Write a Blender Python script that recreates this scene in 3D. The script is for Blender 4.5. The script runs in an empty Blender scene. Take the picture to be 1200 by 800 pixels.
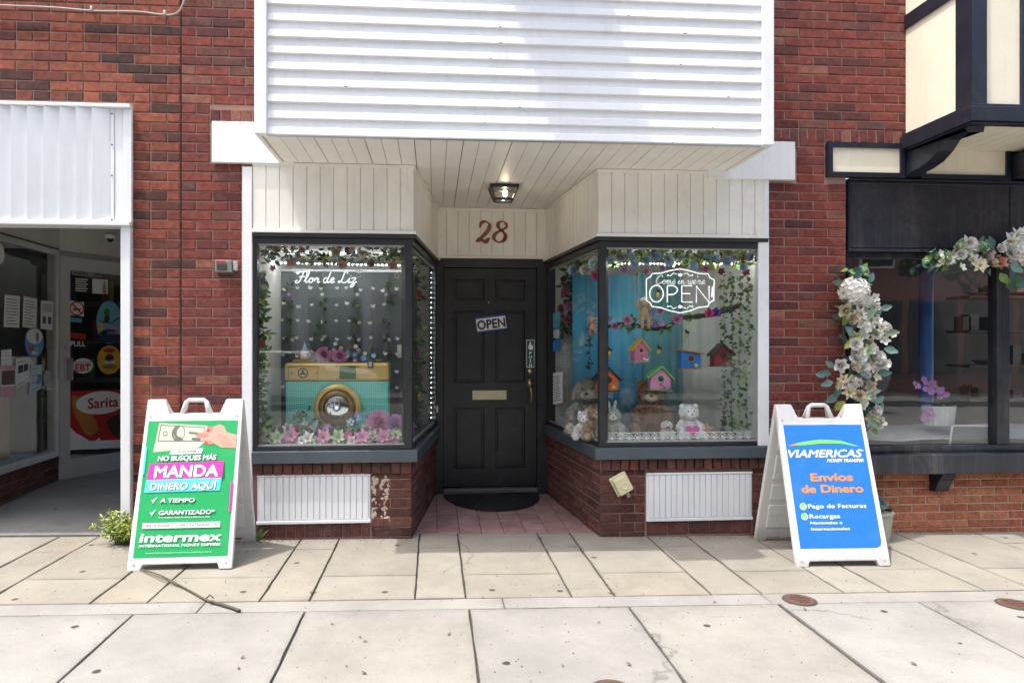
import bpy, math, random
from mathutils import Vector, Matrix, Euler, Quaternion
sin, cos, pi, rad = math.sin, math.cos, math.pi, math.radians
V = Vector
RN = random.Random(11)
sc = bpy.context.scene
COL = sc.collection

# ---------------------------------------------------------------- camera
F, PX, PY = 800.0, 567.0, 405.0          # focal length and principal point, in pixels of a 1200 x 800 frame
YAW = rad(-4.2)
CAM = V((0.0, -4.85, 1.37))
cd = bpy.data.cameras.new('camera'); cam = bpy.data.objects.new('camera', cd); COL.objects.link(cam)
cam.location = CAM; cam.rotation_euler = (pi / 2, 0, YAW)
cd.sensor_width = 36.0; cd.lens = F / 1200 * 36.0
cd.shift_x = (600 - PX) / 1200; cd.shift_y = (PY - 400) / 1200
cd.clip_start = 0.05; cd.clip_end = 600
sc.camera = cam

# ---------------------------------------------------------------- sky, sun, exposure
SUN_TRAVEL = V((0.81, 0.35, -2.62)).normalized()     # the way the sunlight goes
sky_az = math.atan2(-SUN_TRAVEL.x, -SUN_TRAVEL.y)    # towards the sun, from +Y clockwise
elev = math.asin(-SUN_TRAVEL.z)
w = bpy.data.worlds.new('World'); sc.world = w; w.use_nodes = True
nt = w.node_tree; nt.nodes.clear()
bg = nt.nodes.new('ShaderNodeBackground'); wo = nt.nodes.new('ShaderNodeOutputWorld')
sk = nt.nodes.new('ShaderNodeTexSky'); sk.sky_type = 'NISHITA'; sk.sun_disc = False
sk.sun_elevation = elev; sk.sun_rotation = sky_az
sk.air_density = 1.6; sk.dust_density = 8.5; sk.ozone_density = 4.0
bg.inputs['Strength'].default_value = 0.15
nt.links.new(sk.outputs[0], bg.inputs[0]); nt.links.new(bg.outputs[0], wo.inputs[0])
sl = bpy.data.lights.new('sun', 'SUN'); so = bpy.data.objects.new('sun', sl); COL.objects.link(so)
sl.energy = 2.0; sl.angle = rad(0.5); sl.color = (1.0, 0.97, 0.93)
so.rotation_euler = SUN_TRAVEL.to_track_quat('-Z', 'Y').to_euler(); so.location = (-4, -6, 12)
sc.view_settings.view_transform = 'Standard'; sc.view_settings.look = 'None'
sc.view_settings.exposure = 1.22; sc.view_settings.gamma = 1.0; sc.view_settings.use_curve_mapping = False
sc.cycles.use_denoising = True
sc.cycles.max_bounces = 10; sc.cycles.diffuse_bounces = 5; sc.cycles.transparent_max_bounces = 24
sc.cycles.sample_clamp_indirect = 6.0

# ---------------------------------------------------------------- where a pixel's line of sight meets a plane
_r = V((cos(YAW), sin(YAW), 0)); _f = V((-sin(YAW), cos(YAW), 0))
def ray(px, py): return _f + _r * ((px - PX) / F) + V((0, 0, (PY - py) / F))
def P(px, py, Y):
    d = ray(px, py); return CAM + d * ((Y - CAM.y) / d.y)
def X(px, Y): return P(px, 400, Y).x
def Z(px, py, Y): return P(px, py, Y).z
SL = -0.0125                                  # the street falls a little to the right
def gz(x): return SL * (x - 0.6)
def G(px, py, dz=0.0):
    d = ray(px, py)                           # z = SL*(x-.6)+dz
    t = (SL * (CAM.x - 0.6) + dz - CAM.z) / (d.z - SL * d.x)
    return CAM + d * t

# ---------------------------------------------------------------- things, parts, meshes
ORG = {}
def tag(o, label=None, cat=None, group=None, kind=None):
    if label: o['label'] = label
    if cat: o['category'] = cat
    if group: o['group'] = group
    if kind: o['kind'] = kind
    return o
def worg(p): return ORG.get(p.name, V((0, 0, 0))) if p is not None else V((0, 0, 0))
def thing(name, label, cat, loc=(0, 0, 0), group=None):
    o = bpy.data.objects.new(name, None); COL.objects.link(o); o.empty_display_size = 0.1
    o.location = loc; ORG[o.name] = V(loc)
    return tag(o, label, cat, group)
def place(name, me, parent=None, loc=(0, 0, 0), rot=None, scale=None):
    """an object sharing mesh ME at world place LOC"""
    o = bpy.data.objects.new(name, me); COL.objects.link(o)
    o.parent = parent; o.location = V(loc) - worg(parent); ORG[o.name] = V(loc)
    if rot is not None:
        if isinstance(rot, Quaternion): rot = rot.to_euler()
        o.rotation_euler = rot
    if scale is not None: o.scale = (scale,) * 3 if isinstance(scale, (int, float)) else scale
    return o
def catmull(pts, n=6, closed=False):
    pts = [V(p) for p in pts]; out = []; m = len(pts)
    rng = range(m) if closed else range(m - 1)
    for i in rng:
        if closed: a, b, c, d = pts[(i - 1) % m], pts[i], pts[(i + 1) % m], pts[(i + 2) % m]
        else: a, b, c, d = pts[max(i - 1, 0)], pts[i], pts[i + 1], pts[min(i + 2, m - 1)]
        for k in range(n):
            t = k / n
            out.append(0.5 * ((2 * b) + (c - a) * t + (2 * a - 5 * b + 4 * c - d) * t * t + (3 * b - a - 3 * c + d) * t ** 3))
    if not closed: out.append(pts[-1])
    return out
class MB:
    def __init__(s): s.v = []; s.f = []; s.m = []
    def add(s, vs, fs, m=0):
        b = len(s.v); s.v += [V(p) for p in vs]
        for f in fs: s.f.append([b + i for i in f]); s.m.append(m)
        return s
    def box(s, x0, x1, y0, y1, z0, z1, m=0):
        x0, x1 = min(x0, x1), max(x0, x1); y0, y1 = min(y0, y1), max(y0, y1); z0, z1 = min(z0, z1), max(z0, z1)
        return s.add([(x0,y0,z0),(x1,y0,z0),(x1,y1,z0),(x0,y1,z0),(x0,y0,z1),(x1,y0,z1),(x1,y1,z1),(x0,y1,z1)],
                     [(3,2,1,0),(4,5,6,7),(0,1,5,4),(1,2,6,5),(2,3,7,6),(3,0,4,7)], m)
    def obox(s, c, sz, rot=None, m=0):
        q = rot if rot is not None else Matrix.Identity(3)
        h = V(sz) * 0.5; c = V(c)
        vs = [c + q @ V((a * h.x, b * h.y, d * h.z)) for d in (-1, 1) for a, b in ((-1,-1),(1,-1),(1,1),(-1,1))]
        return s.add(vs, [(3,2,1,0),(4,5,6,7),(0,1,5,4),(1,2,6,5),(2,3,7,6),(3,0,4,7)], m)
    def prism(s, poly, vec, m=0):
        """polygon POLY (3D points) pushed along VEC"""
        poly = [V(p) for p in poly]; vec = V(vec); n = len(poly)
        nrm = V((0, 0, 0))
        for i in range(n): nrm += (poly[i] - poly[0]).cross(poly[(i + 1) % n] - poly[0])
        if nrm.dot(vec) > 0: poly = poly[::-1]
        fs = [tuple(range(n)), tuple(range(2 * n - 1, n - 1, -1))]
        fs += [((i + 1) % n, i, n + i, n + (i + 1) % n) for i in range(n)]
        return s.add(poly + [p + vec for p in poly], fs, m)
    def tube(s, pts, r, n=6, m=0, closed=False, cap=True):
        pts = [V(p) for p in pts]; k = len(pts)
        rr = r if isinstance(r, (list, tuple)) else [r] * k
        vs = []; up = None
        for i, p in enumerate(pts):
            if closed: t = pts[(i + 1) % k] - pts[i - 1]
            else: t = pts[min(i + 1, k - 1)] - pts[max(i - 1, 0)]
            if t.length < 1e-9: t = V((0, 0, 1))
            t.normalize()
            if up is None: up = t.orthogonal().normalized()
            else:
                up = up - t * up.dot(t)
                up = up.normalized() if up.length > 1e-6 else t.orthogonal().normalized()
            sd = t.cross(up)
            for j in range(n):
                a = 2 * pi * j / n
                vs.append(p + (up * cos(a) + sd * sin(a)) * rr[i])
        fs = []
        for i in range(k if closed else k - 1):
            a, b = i * n, ((i + 1) % k) * n
            for j in range(n): fs.append((a + j, a + (j + 1) % n, b + (j + 1) % n, b + j))
        if cap and not closed:
            fs.append(tuple(range(n - 1, -1, -1))); fs.append(tuple(range((k - 1) * n, k * n)))
        return s.add(vs, fs, m)
    def lathe(s, prof, c=(0, 0, 0), axis=(0, 0, 1), n=20, m=0):
        """PROF: (radius, height along AXIS)"""
        q = V((0, 0, 1)).rotation_difference(V(axis)); c = V(c); vs = []; fs = []
        for r, h in prof:
            for j in range(n):
                a = 2 * pi * j / n; vs.append(c + q @ V((r * cos(a), r * sin(a), h)))
        for i in range(len(prof) - 1):
            for j in range(n): fs.append((i*n+j, i*n+(j+1) % n, (i+1)*n+(j+1) % n, (i+1)*n+j))
        fs.append(tuple(range(n - 1, -1, -1))); fs.append(tuple(range((len(prof) - 1) * n, len(prof) * n)))
        return s.add(vs, fs, m)
    def ell(s, c, r, q=None, nu=14, nv=9, m=0, lump=0.0, seed=0):
        c = V(c); r = V(r) if not isinstance(r, (int, float)) else V((r, r, r)); rg = random.Random(seed)
        q = q if q is not None else Matrix.Identity(3); vs = [c + q @ V((0, 0, r.z))]; fs = []
        for i in range(1, nv):
            th = pi * i / nv
            for j in range(nu):
                ph = 2 * pi * j / nu; k = 1 + lump * rg.uniform(-1, 1)
                vs.append(c + q @ V((r.x * sin(th) * cos(ph) * k, r.y * sin(th) * sin(ph) * k, r.z * cos(th) * k)))
        vs.append(c + q @ V((0, 0, -r.z))); L = len(vs) - 1
        for j in range(nu): fs.append((0, 1 + j, 1 + (j + 1) % nu))
        for i in range(nv - 2):
            a, b = 1 + i * nu, 1 + (i + 1) * nu
            for j in range(nu): fs.append((a + j, b + j, b + (j + 1) % nu, a + (j + 1) % nu))
        a = 1 + (nv - 2) * nu
        for j in range(nu): fs.append((a + j, L, a + (j + 1) % nu))
        return s.add(vs, fs, m)
    def petal(s, c, d, nrm, L, W, cup=0.2, tip=0.0, m=0, base=0.15):
        """a petal or leaf from C along D, facing NRM, cupped lengthwise and across"""
        c, d = V(c), V(d).normalized(); nrm = V(nrm); nrm = (nrm - d * nrm.dot(d))
        nrm = nrm.normalized() if nrm.length > 1e-6 else d.orthogonal().normalized()
        sd = d.cross(nrm); vs = []; ws = (base, 0.85, 1.0, 0.62, tip)
        for i, wv in enumerate(ws):
            t = i / 4.0; z = cup * L * (t * t)
            for e in (-1, 0, 1):
                vs.append(c + d * (L * t) + sd * (e * wv * W * 0.5) + nrm * (z + abs(e) * wv * W * 0.18))
        fs = []
        for i in range(4):
            for e in range(2): fs.append((i*3+e, i*3+e+1, i*3+e+4, i*3+e+3))
        return s.add(vs, fs, m)
    def mesh(s, name, mats, smooth=False, c=None):
        c = V(c) if c is not None else V((0, 0, 0))
        me = bpy.data.meshes.new(name); me.from_pydata([p - c for p in s.v], [], s.f)
        mats = mats if isinstance(mats, (list, tuple)) else [mats]
        for m in mats: me.materials.append(m)
        if len(mats) > 1: me.polygons.foreach_set('material_index', s.m)
        if smooth: me.polygons.foreach_set('use_smooth', [True] * len(me.polygons))
        me.update(); return me
    def build(s, name, mats, parent=None, smooth=False, bevel=0.0, seg=2, c=None):
        xs = [p.x for p in s.v]; ys = [p.y for p in s.v]; zs = [p.z for p in s.v]
        c = V(c) if c is not None else V(((min(xs)+max(xs))/2, (min(ys)+max(ys))/2, min(zs)))
        o = place(name, s.mesh(name, mats, smooth, c), parent, c)
        if bevel:
            b = o.modifiers.new('bevel', 'BEVEL'); b.width = bevel; b.segments = seg; b.limit_method = 'ANGLE'; b.angle_limit = rad(35)
        return o
def bx(name, mats, parent, x0, x1, y0, y1, z0, z1, bevel=0.0):
    return MB().box(x0, x1, y0, y1, z0, z1).build(name, mats, parent, bevel=bevel)

# ---------------------------------------------------------------- procedural materials
def srgb(r, g, b):
    f = lambda c: (c / 255 / 12.92) if c <= 10 else ((c / 255 + 0.055) / 1.055) ** 2.4
    return (f(r), f(g), f(b))
class NT:
    def __init__(s, name):
        s.m = bpy.data.materials.new(name); s.m.use_nodes = True; s.t = s.m.node_tree; s.t.nodes.clear()
        s.out = s.n('ShaderNodeOutputMaterial'); s.tc = None
    def n(s, t, **k):
        x = s.t.nodes.new(t)
        for a, b in k.items(): setattr(x, a, b)
        return x
    def l(s, a, b): s.t.links.new(a, b)
    def co(s, kind='Object'):
        if s.tc is None: s.tc = s.n('ShaderNodeTexCoord')
        return s.tc.outputs[kind]
    def world(s):
        return s.n('ShaderNodeNewGeometry').outputs['Position']
    def noise(s, scale, detail=4, rough=0.6, vec=None, dist=0.0):
        x = s.n('ShaderNodeTexNoise'); x.inputs['Scale'].default_value = scale; x.inputs['Detail'].default_value = detail
        x.inputs['Roughness'].default_value = rough; x.inputs['Distortion'].default_value = dist
        s.l(vec if vec is not None else s.world(), x.inputs['Vector']); return x.outputs['Fac']
    def ramp(s, fac, stops, interp='LINEAR'):
        x = s.n('ShaderNodeValToRGB'); x.color_ramp.interpolation = interp; e = x.color_ramp.elements
        while len(e) < len(stops): e.new(0.5)
        for i, (p, c) in enumerate(stops): e[i].position = p; e[i].color = (*c, 1) if len(c) == 3 else c
        s.l(fac, x.inputs['Fac']); return x.outputs['Color']
    def math(s, op, a, b=None, clamp=False):
        x = s.n('ShaderNodeMath', operation=op); x.use_clamp = clamp
        for i, q in enumerate((a, b)):
            if q is None: continue
            if isinstance(q, (int, float)): x.inputs[i].default_value = q
            else: s.l(q, x.inputs[i])
        return x.outputs[0]
    def mix(s, fac, a, b, blend='MIX'):
        x = s.n('ShaderNodeMix', data_type='RGBA', blend_type=blend)
        for i, q in ((0, fac), (6, a), (7, b)):
            if isinstance(q, (int, float)): x.inputs[i].default_value = q
            elif isinstance(q, tuple): x.inputs[i].default_value = (*q, 1) if len(q) == 3 else q
            else: s.l(q, x.inputs[i])
        return x.outputs[2]
    def bump(s, h, strength=0.3, dist=0.01):
        x = s.n('ShaderNodeBump'); x.inputs['Strength'].default_value = strength; x.inputs['Distance'].default_value = dist
        s.l(h, x.inputs['Height']); return x.outputs['Normal']
    def princ(s, col, rough=0.6, metal=0.0, normal=None, spec=0.5, **kw):
        x = s.n('ShaderNodeBsdfPrincipled')
        for k, q in (('Base Color', col), ('Roughness', rough), ('Metallic', metal), ('Specular IOR Level', spec)):
            if isinstance(q, (int, float)): x.inputs[k].default_value = q
            elif isinstance(q, tuple): x.inputs[k].default_value = (*q, 1)
            else: s.l(q, x.inputs[k])
        for k, q in kw.items(): x.inputs[k.replace('_', ' ')].default_value = q
        if normal is not None: s.l(normal, x.inputs['Normal'])
        s.l(x.outputs[0], s.out.inputs['Surface']); return x
_mc = {}
STREAKY = dict(white_vinyl=0.20, white_painted_metal=0.28, cream_beadboard=0.25, cream_soffit_board=0.12, cream_stucco=0.22, navy_black_paint=0.25)
def M(name, col, rough=0.6, metal=0.0, var=0.12, scale=6.0, bump=0.0, bscale=60.0, spec=0.5, dirt=0.0, rnd=0.0, **kw):
    """plain painted or moulded surface: colour with blotches, optional dirt, relief, and a shade of its own per object"""
    if name in _mc: return _mc[name]
    t = NT(name); n1 = t.noise(scale, 5, 0.65)
    c = t.mix(t.ramp(n1, [(0.3, (0, 0, 0)), (0.75, (1, 1, 1))]), tuple(x * (1 - var) for x in col), tuple(min(1, x * (1 + var)) for x in col))
    if rnd:
        oi = t.n('ShaderNodeObjectInfo').outputs['Random']
        c = t.mix(1.0, c, t.ramp(oi, [(0, (1 - rnd,) * 3), (1, (1, 1, 1))]), 'MULTIPLY')
    if dirt:
        d = t.noise(2.3, 8, 0.72); d2 = t.noise(23, 6, 0.7)
        fac = t.math('MULTIPLY', t.ramp(d, [(0.48, (0, 0, 0)), (0.72, (1, 1, 1))]), t.ramp(d2, [(0.4, (0, 0, 0)), (0.7, (1, 1, 1))]))
        c = t.mix(t.math('MULTIPLY', fac, dirt), c, (0.16, 0.13, 0.10))
    if name in STREAKY: c = streaked(t, c, STREAKY[name])
    nr = t.bump(t.noise(bscale, 4, 0.6), bump, 0.004) if bump else None
    rg = t.math('ADD', rough - 0.08, t.math('MULTIPLY', t.noise(scale * 3, 3), 0.16), True)
    t.princ(c, rg, metal, nr, spec, **kw)
    _mc[name] = t.m; return t.m
def EM(name, col, strength, body=None):
    if name in _mc: return _mc[name]
    t = NT(name); p = t.princ(body or col, 0.4)
    p.inputs['Emission Color'].default_value = (*col, 1); p.inputs['Emission Strength'].default_value = strength
    _mc[name] = t.m; return t.m
def streaked(t, c, amount, col=(0.30, 0.27, 0.23)):
    """rain streaks: grime drawn out downwards"""
    mp = t.n('ShaderNodeVectorMath', operation='MULTIPLY'); mp.inputs[1].default_value = (26, 26, 1.1); t.l(t.world(), mp.inputs[0])
    s = t.ramp(t.noise(1.0, 5, 0.65, vec=mp.outputs[0]), [(0.50, (0, 0, 0)), (0.78, (1, 1, 1))]); b = t.ramp(t.noise(0.9, 4), [(0.35, (0, 0, 0)), (0.7, (1, 1, 1))])
    return t.mix(t.math('MULTIPLY', t.math('MULTIPLY', s, b), amount), c, col)
def brick_mat(name, stops, stain=0.5):
    t = NT(name); oi = t.n('ShaderNodeObjectInfo').outputs['Random']
    base = t.ramp(oi, stops)
    n = t.math('ADD', t.math('MULTIPLY', t.noise(22, 6, 0.7), 0.55), t.math('MULTIPLY', t.noise(75, 4, 0.7), 0.45)); fine = t.noise(170, 4, 0.7)
    c = t.mix(t.ramp(n, [(0.38, (0, 0, 0)), (0.62, (1, 1, 1))]), t.mix(1.0, base, (0.52, 0.49, 0.48), 'MULTIPLY'), t.mix(1.0, base, (1.36, 1.34, 1.28), 'MULTIPLY'))
    pits = t.ramp(fine, [(0.60, (0, 0, 0)), (0.72, (1, 1, 1))])
    c = t.mix(t.math('MULTIPLY', pits, 0.65), c, (0.04, 0.025, 0.022))
    soot = t.ramp(t.noise(1.1, 6, 0.65), [(0.45, (0, 0, 0)), (0.75, (1, 1, 1))])
    c = t.mix(t.math('MULTIPLY', soot, stain), c, t.mix(1.0, c, (0.45, 0.42, 0.42), 'MULTIPLY'))
    sm = t.ramp(t.noise(6.5, 7, 0.75), [(0.66, (0, 0, 0)), (0.78, (1, 1, 1))])
    c = t.mix(t.math('MULTIPLY', sm, 0.36), c, (0.42, 0.36, 0.31))
    h = t.math('ADD', t.math('MULTIPLY', n, 0.5), fine)
    t.princ(c, 0.82, 0, t.bump(h, 0.8, 0.009), 0.3); return t.m
def mortar_mat(name, col):
    t = NT(name); n = t.noise(35, 6, 0.7)
    c = t.mix(n, tuple(x * 0.65 for x in col), tuple(min(1, x * 1.25) for x in col))
    t.princ(c, 0.92, 0, t.bump(t.noise(240, 3), 0.6, 0.003), 0.2); return t.m
def concrete_mat(name, col, speck=0.5, warm=(1.06, 1.0, 0.92), stains=0.5):
    t = NT(name); oi = t.n('ShaderNodeObjectInfo').outputs['Random']
    big = t.noise(1.6, 7, 0.68); mid = t.noise(9, 6, 0.7); fine = t.noise(160, 5, 0.75)
    c = t.mix(t.ramp(big, [(0.28, (0, 0, 0)), (0.72, (1, 1, 1))]), tuple(x * 0.76 for x in col), tuple(x * 1.14 for x in col))
    c = t.mix(t.math('MULTIPLY', mid, 0.5), c, t.mix(1.0, c, warm, 'MULTIPLY'))
    c = t.mix(1.0, c, t.ramp(oi, [(0, (0.88, 0.87, 0.86)), (0.5, (1, 1, 1)), (1, (0.96, 0.93, 0.88))]), 'MULTIPLY')
    c = t.mix(t.math('MULTIPLY', t.ramp(fine, [(0.50, (0, 0, 0)), (0.70, (1, 1, 1))]), 0.42), c, tuple(x * 0.4 for x in col))
    gr = t.ramp(t.noise(3.7, 8, 0.78, dist=0.6), [(0.54, (0, 0, 0)), (0.74, (1, 1, 1))])
    c = t.mix(t.math('MULTIPLY', gr, stains * 0.55), c, tuple(x * 0.55 for x in col))
    sx = t.n('ShaderNodeSeparateXYZ'); t.l(t.co('Generated'), sx.inputs[0])
    ed = [t.math('ABSOLUTE', t.math('SUBTRACT', sx.outputs[i], 0.5)) for i in (0, 1)]
    edge = t.math('ADD', t.math('MAXIMUM', ed[0], ed[1]), t.math('MULTIPLY', t.math('SUBTRACT', t.noise(14, 6, 0.75), 0.5), 0.16))
    c = t.mix(t.math('MULTIPLY', t.ramp(edge, [(0.455, (0, 0, 0)), (0.53, (1, 1, 1))]), 0.38), c, tuple(x * 0.42 for x in col))
    crk = t.n('ShaderNodeTexVoronoi', feature='DISTANCE_TO_EDGE'); crk.inputs['Scale'].default_value = 0.55
    wv = t.n('ShaderNodeVectorMath', operation='ADD'); ns = t.n('ShaderNodeTexNoise'); ns.inputs['Scale'].default_value = 4.0; ns.inputs['Detail'].default_value = 6; t.l(t.world(), ns.inputs['Vector']); t.l(t.world(), wv.inputs[0])
    sc_ = t.n('ShaderNodeVectorMath', operation='SCALE'); sc_.inputs['Scale'].default_value = 0.45; t.l(ns.outputs['Color'], sc_.inputs[0]); t.l(sc_.outputs[0], wv.inputs[1]); t.l(wv.outputs[0], crk.inputs['Vector'])
    ckm = t.math('MULTIPLY', t.ramp(crk.outputs['Distance'], [(0.0015, (1, 1, 1)), (0.006, (0, 0, 0))]), t.ramp(t.noise(1.3, 2), [(0.52, (0, 0, 0)), (0.6, (1, 1, 1))]))
    c = t.mix(t.math('MULTIPLY', ckm, 0.6), c, tuple(x * 0.3 for x in col))
    # dropped gum and grit: dark round spots scattered here and there
    vo = t.n('ShaderNodeTexVoronoi'); vo.voronoi_dimensions = '2D'; vo.inputs['Scale'].default_value = 2.1; t.l(t.world(), vo.inputs['Vector'])
    keep = t.ramp(vo.outputs['Color'], [(0.52, (0, 0, 0)), (0.54, (1, 1, 1))], 'CONSTANT')
    wob = t.math('ADD', vo.outputs['Distance'], t.math('MULTIPLY', t.noise(70, 3), 0.03))
    spot = t.ramp(wob, [(0.046, (1, 1, 1)), (0.058, (0, 0, 0))])
    c = t.mix(t.math('MULTIPLY', t.math('MULTIPLY', spot, keep), speck), c, (0.03, 0.028, 0.026))
    v2 = t.n('ShaderNodeTexVoronoi'); v2.voronoi_dimensions = '2D'; v2.inputs['Scale'].default_value = 8.0; t.l(t.world(), v2.inputs['Vector'])
    k2 = t.ramp(v2.outputs['Color'], [(0.62, (0, 0, 0)), (0.64, (1, 1, 1))], 'CONSTANT')
    s2 = t.ramp(t.math('ADD', v2.outputs['Distance'], t.math('MULTIPLY', t.noise(200, 3), 0.05)), [(0.035, (1, 1, 1)), (0.055, (0, 0, 0))])
    c = t.mix(t.math('MULTIPLY', t.math('MULTIPLY', s2, k2), speck * 0.8), c, (0.06, 0.05, 0.045))
    h = t.math('ADD', t.math('MULTIPLY', mid, 0.6), t.math('MULTIPLY', fine, 0.5))
    t.princ(c, 0.88, 0, t.bump(h, 0.5, 0.008), 0.3); return t.m
def glass_mat(name, tint=(0.975, 0.985, 0.98), f0=0.05, gain=1.0, dust=0.008):
    t = NT(name); lw = t.n('ShaderNodeLayerWeight'); lw.inputs['Blend'].default_value = 0.5
    fr = t.math('ADD', t.math('MULTIPLY', t.math('POWER', lw.outputs['Facing'], 5.0), 0.9 * gain), f0, True)
    tr = t.n('ShaderNodeBsdfTransparent'); tr.inputs[0].default_value = (*tint, 1)
    gl = t.n('ShaderNodeBsdfGlossy'); gl.inputs['Roughness'].default_value = 0.012
    t.l(t.bump(t.noise(2.2, 2), 0.03, 0.02), gl.inputs['Normal'])
    mx = t.n('ShaderNodeMixShader'); t.l(fr, mx.inputs[0]); t.l(tr.outputs[0], mx.inputs[1]); t.l(gl.outputs[0], mx.inputs[2])
    df = t.n('ShaderNodeBsdfDiffuse'); df.inputs[0].default_value = (0.6, 0.6, 0.57, 1)
    sm = t.math('MULTIPLY', t.ramp(t.noise(3.0, 7, 0.72, dist=1.2), [(0.38, (0.25, 0.25, 0.25)), (0.75, (1, 1, 1))]), dust)
    m2 = t.n('ShaderNodeMixShader'); t.l(sm, m2.inputs[0]); t.l(mx.outputs[0], m2.inputs[1]); t.l(df.outputs[0], m2.inputs[2])
    t.l(m2.outputs[0], t.out.inputs['Surface']); return t.m

BR_LEFT = brick_mat('brick_orange_red', [(0, (0.12, 0.042, 0.034)), (0.18, (0.065, 0.036, 0.033)), (0.34, (0.20, 0.056, 0.040)), (0.6, (0.27, 0.074, 0.047)), (0.82, (0.33, 0.10, 0.060)), (1, (0.15, 0.050, 0.040))], 0.45)
BR_MID = brick_mat('brick_dark_red', [(0, (0.09, 0.034, 0.034)), (0.15, (0.17, 0.046, 0.040)), (0.45, (0.215, 0.052, 0.042)), (0.75, (0.25, 0.064, 0.050)), (0.92, (0.13, 0.058, 0.055)), (1, (0.30, 0.12, 0.085))], 0.4)
BR_BASE = brick_mat('brick_maroon', [(0, (0.085, 0.042, 0.037)), (0.3, (0.13, 0.055, 0.046)), (0.6, (0.17, 0.062, 0.050)), (0.85, (0.115, 0.060, 0.052)), (1, (0.20, 0.085, 0.062))], 0.45)
BR_ORANGE = brick_mat('brick_orange', [(0, (0.36, 0.12, 0.070)), (0.4, (0.45, 0.16, 0.088)), (0.8, (0.52, 0.21, 0.12)), (1, (0.34, 0.105, 0.068))], 0.15)
MO_RED = mortar_mat('mortar_reddish', (0.40, 0.25, 0.205))
MO_PALE = mortar_mat('mortar_pale', (0.55, 0.47, 0.37))
MO_DARK = mortar_mat('mortar_brownish', (0.32, 0.20, 0.165))
WHITE = M('white_vinyl', (0.79, 0.80, 0.81), 0.42, var=0.04, scale=2.5, dirt=0.22, bump=0.22, bscale=5)
WHITE_PAINT = M('white_painted_metal', (0.75, 0.77, 0.785), 0.45, var=0.04, scale=3, dirt=0.12)
CREAM = M('cream_beadboard', (0.84, 0.82, 0.76), 0.5, var=0.05, scale=4, dirt=0.30, rnd=0.05)
SOFFIT = M('cream_soffit_board', (0.85, 0.83, 0.77), 0.5, var=0.05, scale=3, dirt=0.12, rnd=0.05)
DARK = M('charcoal_paint', (0.022, 0.024, 0.026), 0.38, var=0.25, scale=9, bump=0.15, dirt=0.25)
DOORP = M('black_door_paint', (0.020, 0.021, 0.024), 0.36, var=0.3, scale=7, bump=0.3, bscale=35, dirt=0.4)
SLATE = M('slate_sill_paint', (0.065, 0.085, 0.10), 0.32, var=0.2, scale=5, bump=0.1, dirt=0.35)
NAVY = M('navy_black_paint', (0.020, 0.023, 0.032), 0.22, var=0.3, scale=6, bump=0.06, bscale=30, dirt=0.35)
NAVYT = M('navy_trim_paint', (0.012, 0.016, 0.028), 0.33, var=0.25, scale=6, bump=0.2, dirt=0.2)
STUCCO = M('cream_stucco', (0.78, 0.725, 0.58), 0.75, var=0.06, scale=3, bump=0.3, bscale=90, dirt=0.14)
SLAB = concrete_mat('pale_concrete', (0.268, 0.266, 0.256), 0.95)
SLAB_W = concrete_mat('warm_paving', (0.268, 0.254, 0.220), 0.85, stains=0.8)
RAMP = concrete_mat('grey_entry_concrete', (0.23, 0.23, 0.223), 0.9, stains=1.0)
JOINT = M('joint_dirt', (0.050, 0.046, 0.038), 0.95, var=0.4, scale=30, bump=0.4)
GLASS = glass_mat('window_glass')
GLASS_L = glass_mat('side_window_glass', (0.93, 0.94, 0.935), 0.03, 0.4)
GLASS_D = glass_mat('dark_window_glass', (0.90, 0.91, 0.905), 0.085)
BLACKM = M('black_metal', (0.015, 0.015, 0.016), 0.35, var=0.2)
BRASS = M('brass', (0.62, 0.45, 0.18), 0.3, 0.9, var=0.15, scale=30)
ALU = M('aluminium', (0.50, 0.50, 0.49), 0.42, 0.5, var=0.1, scale=8, dirt=0.15)
PAPER = M('white_paper', (0.80, 0.80, 0.78), 0.7, var=0.03)
INKK = M('black_ink', (0.02, 0.02, 0.022), 0.6, var=0.0)
INKW = M('white_ink', (0.85, 0.85, 0.85), 0.5, var=0.0)

def text(s, parent, o, ux, uy, width=None, height=None, mat=INKK, align='C', bold=0.0, shear=0.0, name='lettering', lift=0.0006, ext=0.0):
    """a line of lettering: O = its anchor on the baseline, UX/UY = reading and up directions (unit vectors); WIDTH or HEIGHT (cap height) in metres"""
    cu = bpy.data.curves.new(name, 'FONT'); cu.body = s; cu.size = 1.0; cu.offset = 0.0; cu.shear = shear; cu.resolution_u = 3; cu.extrude = 0
    t = bpy.data.objects.new('t', cu); COL.objects.link(t)
    dg = bpy.context.evaluated_depsgraph_get(); dg.update()
    me = bpy.data.meshes.new_from_object(t.evaluated_get(dg)); bpy.data.objects.remove(t); bpy.data.curves.remove(cu)
    xs = [v.co.x for v in me.vertices]; x0, x1 = min(xs), max(xs); cap = 0.729
    k = (width / (x1 - x0)) if width else height / cap
    ky = (height / cap) if height else k
    ux, uy = V(ux), V(uy); nz = ux.cross(uy); o = V(o)
    ax = {'C': (x0 + x1) / 2, 'L': x0, 'R': x1}[align]
    base = [(v.co.x, v.co.y) for v in me.vertices]; polys = [tuple(q.vertices) for q in me.polygons]; bpy.data.meshes.remove(me)
    vs, fs = [], []                                    # heavier strokes: the line laid over itself, nudged
    for i, (dx, dy) in enumerate(((0, 0), (-bold, 0), (bold, 0), (0, bold), (0, -bold)) if bold else ((0, 0),)):
        b0 = len(vs); vs += [ux * ((x + dx - ax) * k) + uy * ((y + dy) * ky) + nz * (lift + i * 0.00001) for x, y in base]; fs += [tuple(b0 + j for j in q) for q in polys]
    me = bpy.data.meshes.new(name); me.from_pydata(vs, [], fs); me.materials.append(mat); me.update()
    ob = place(name, me, parent, o)
    return ob

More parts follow.
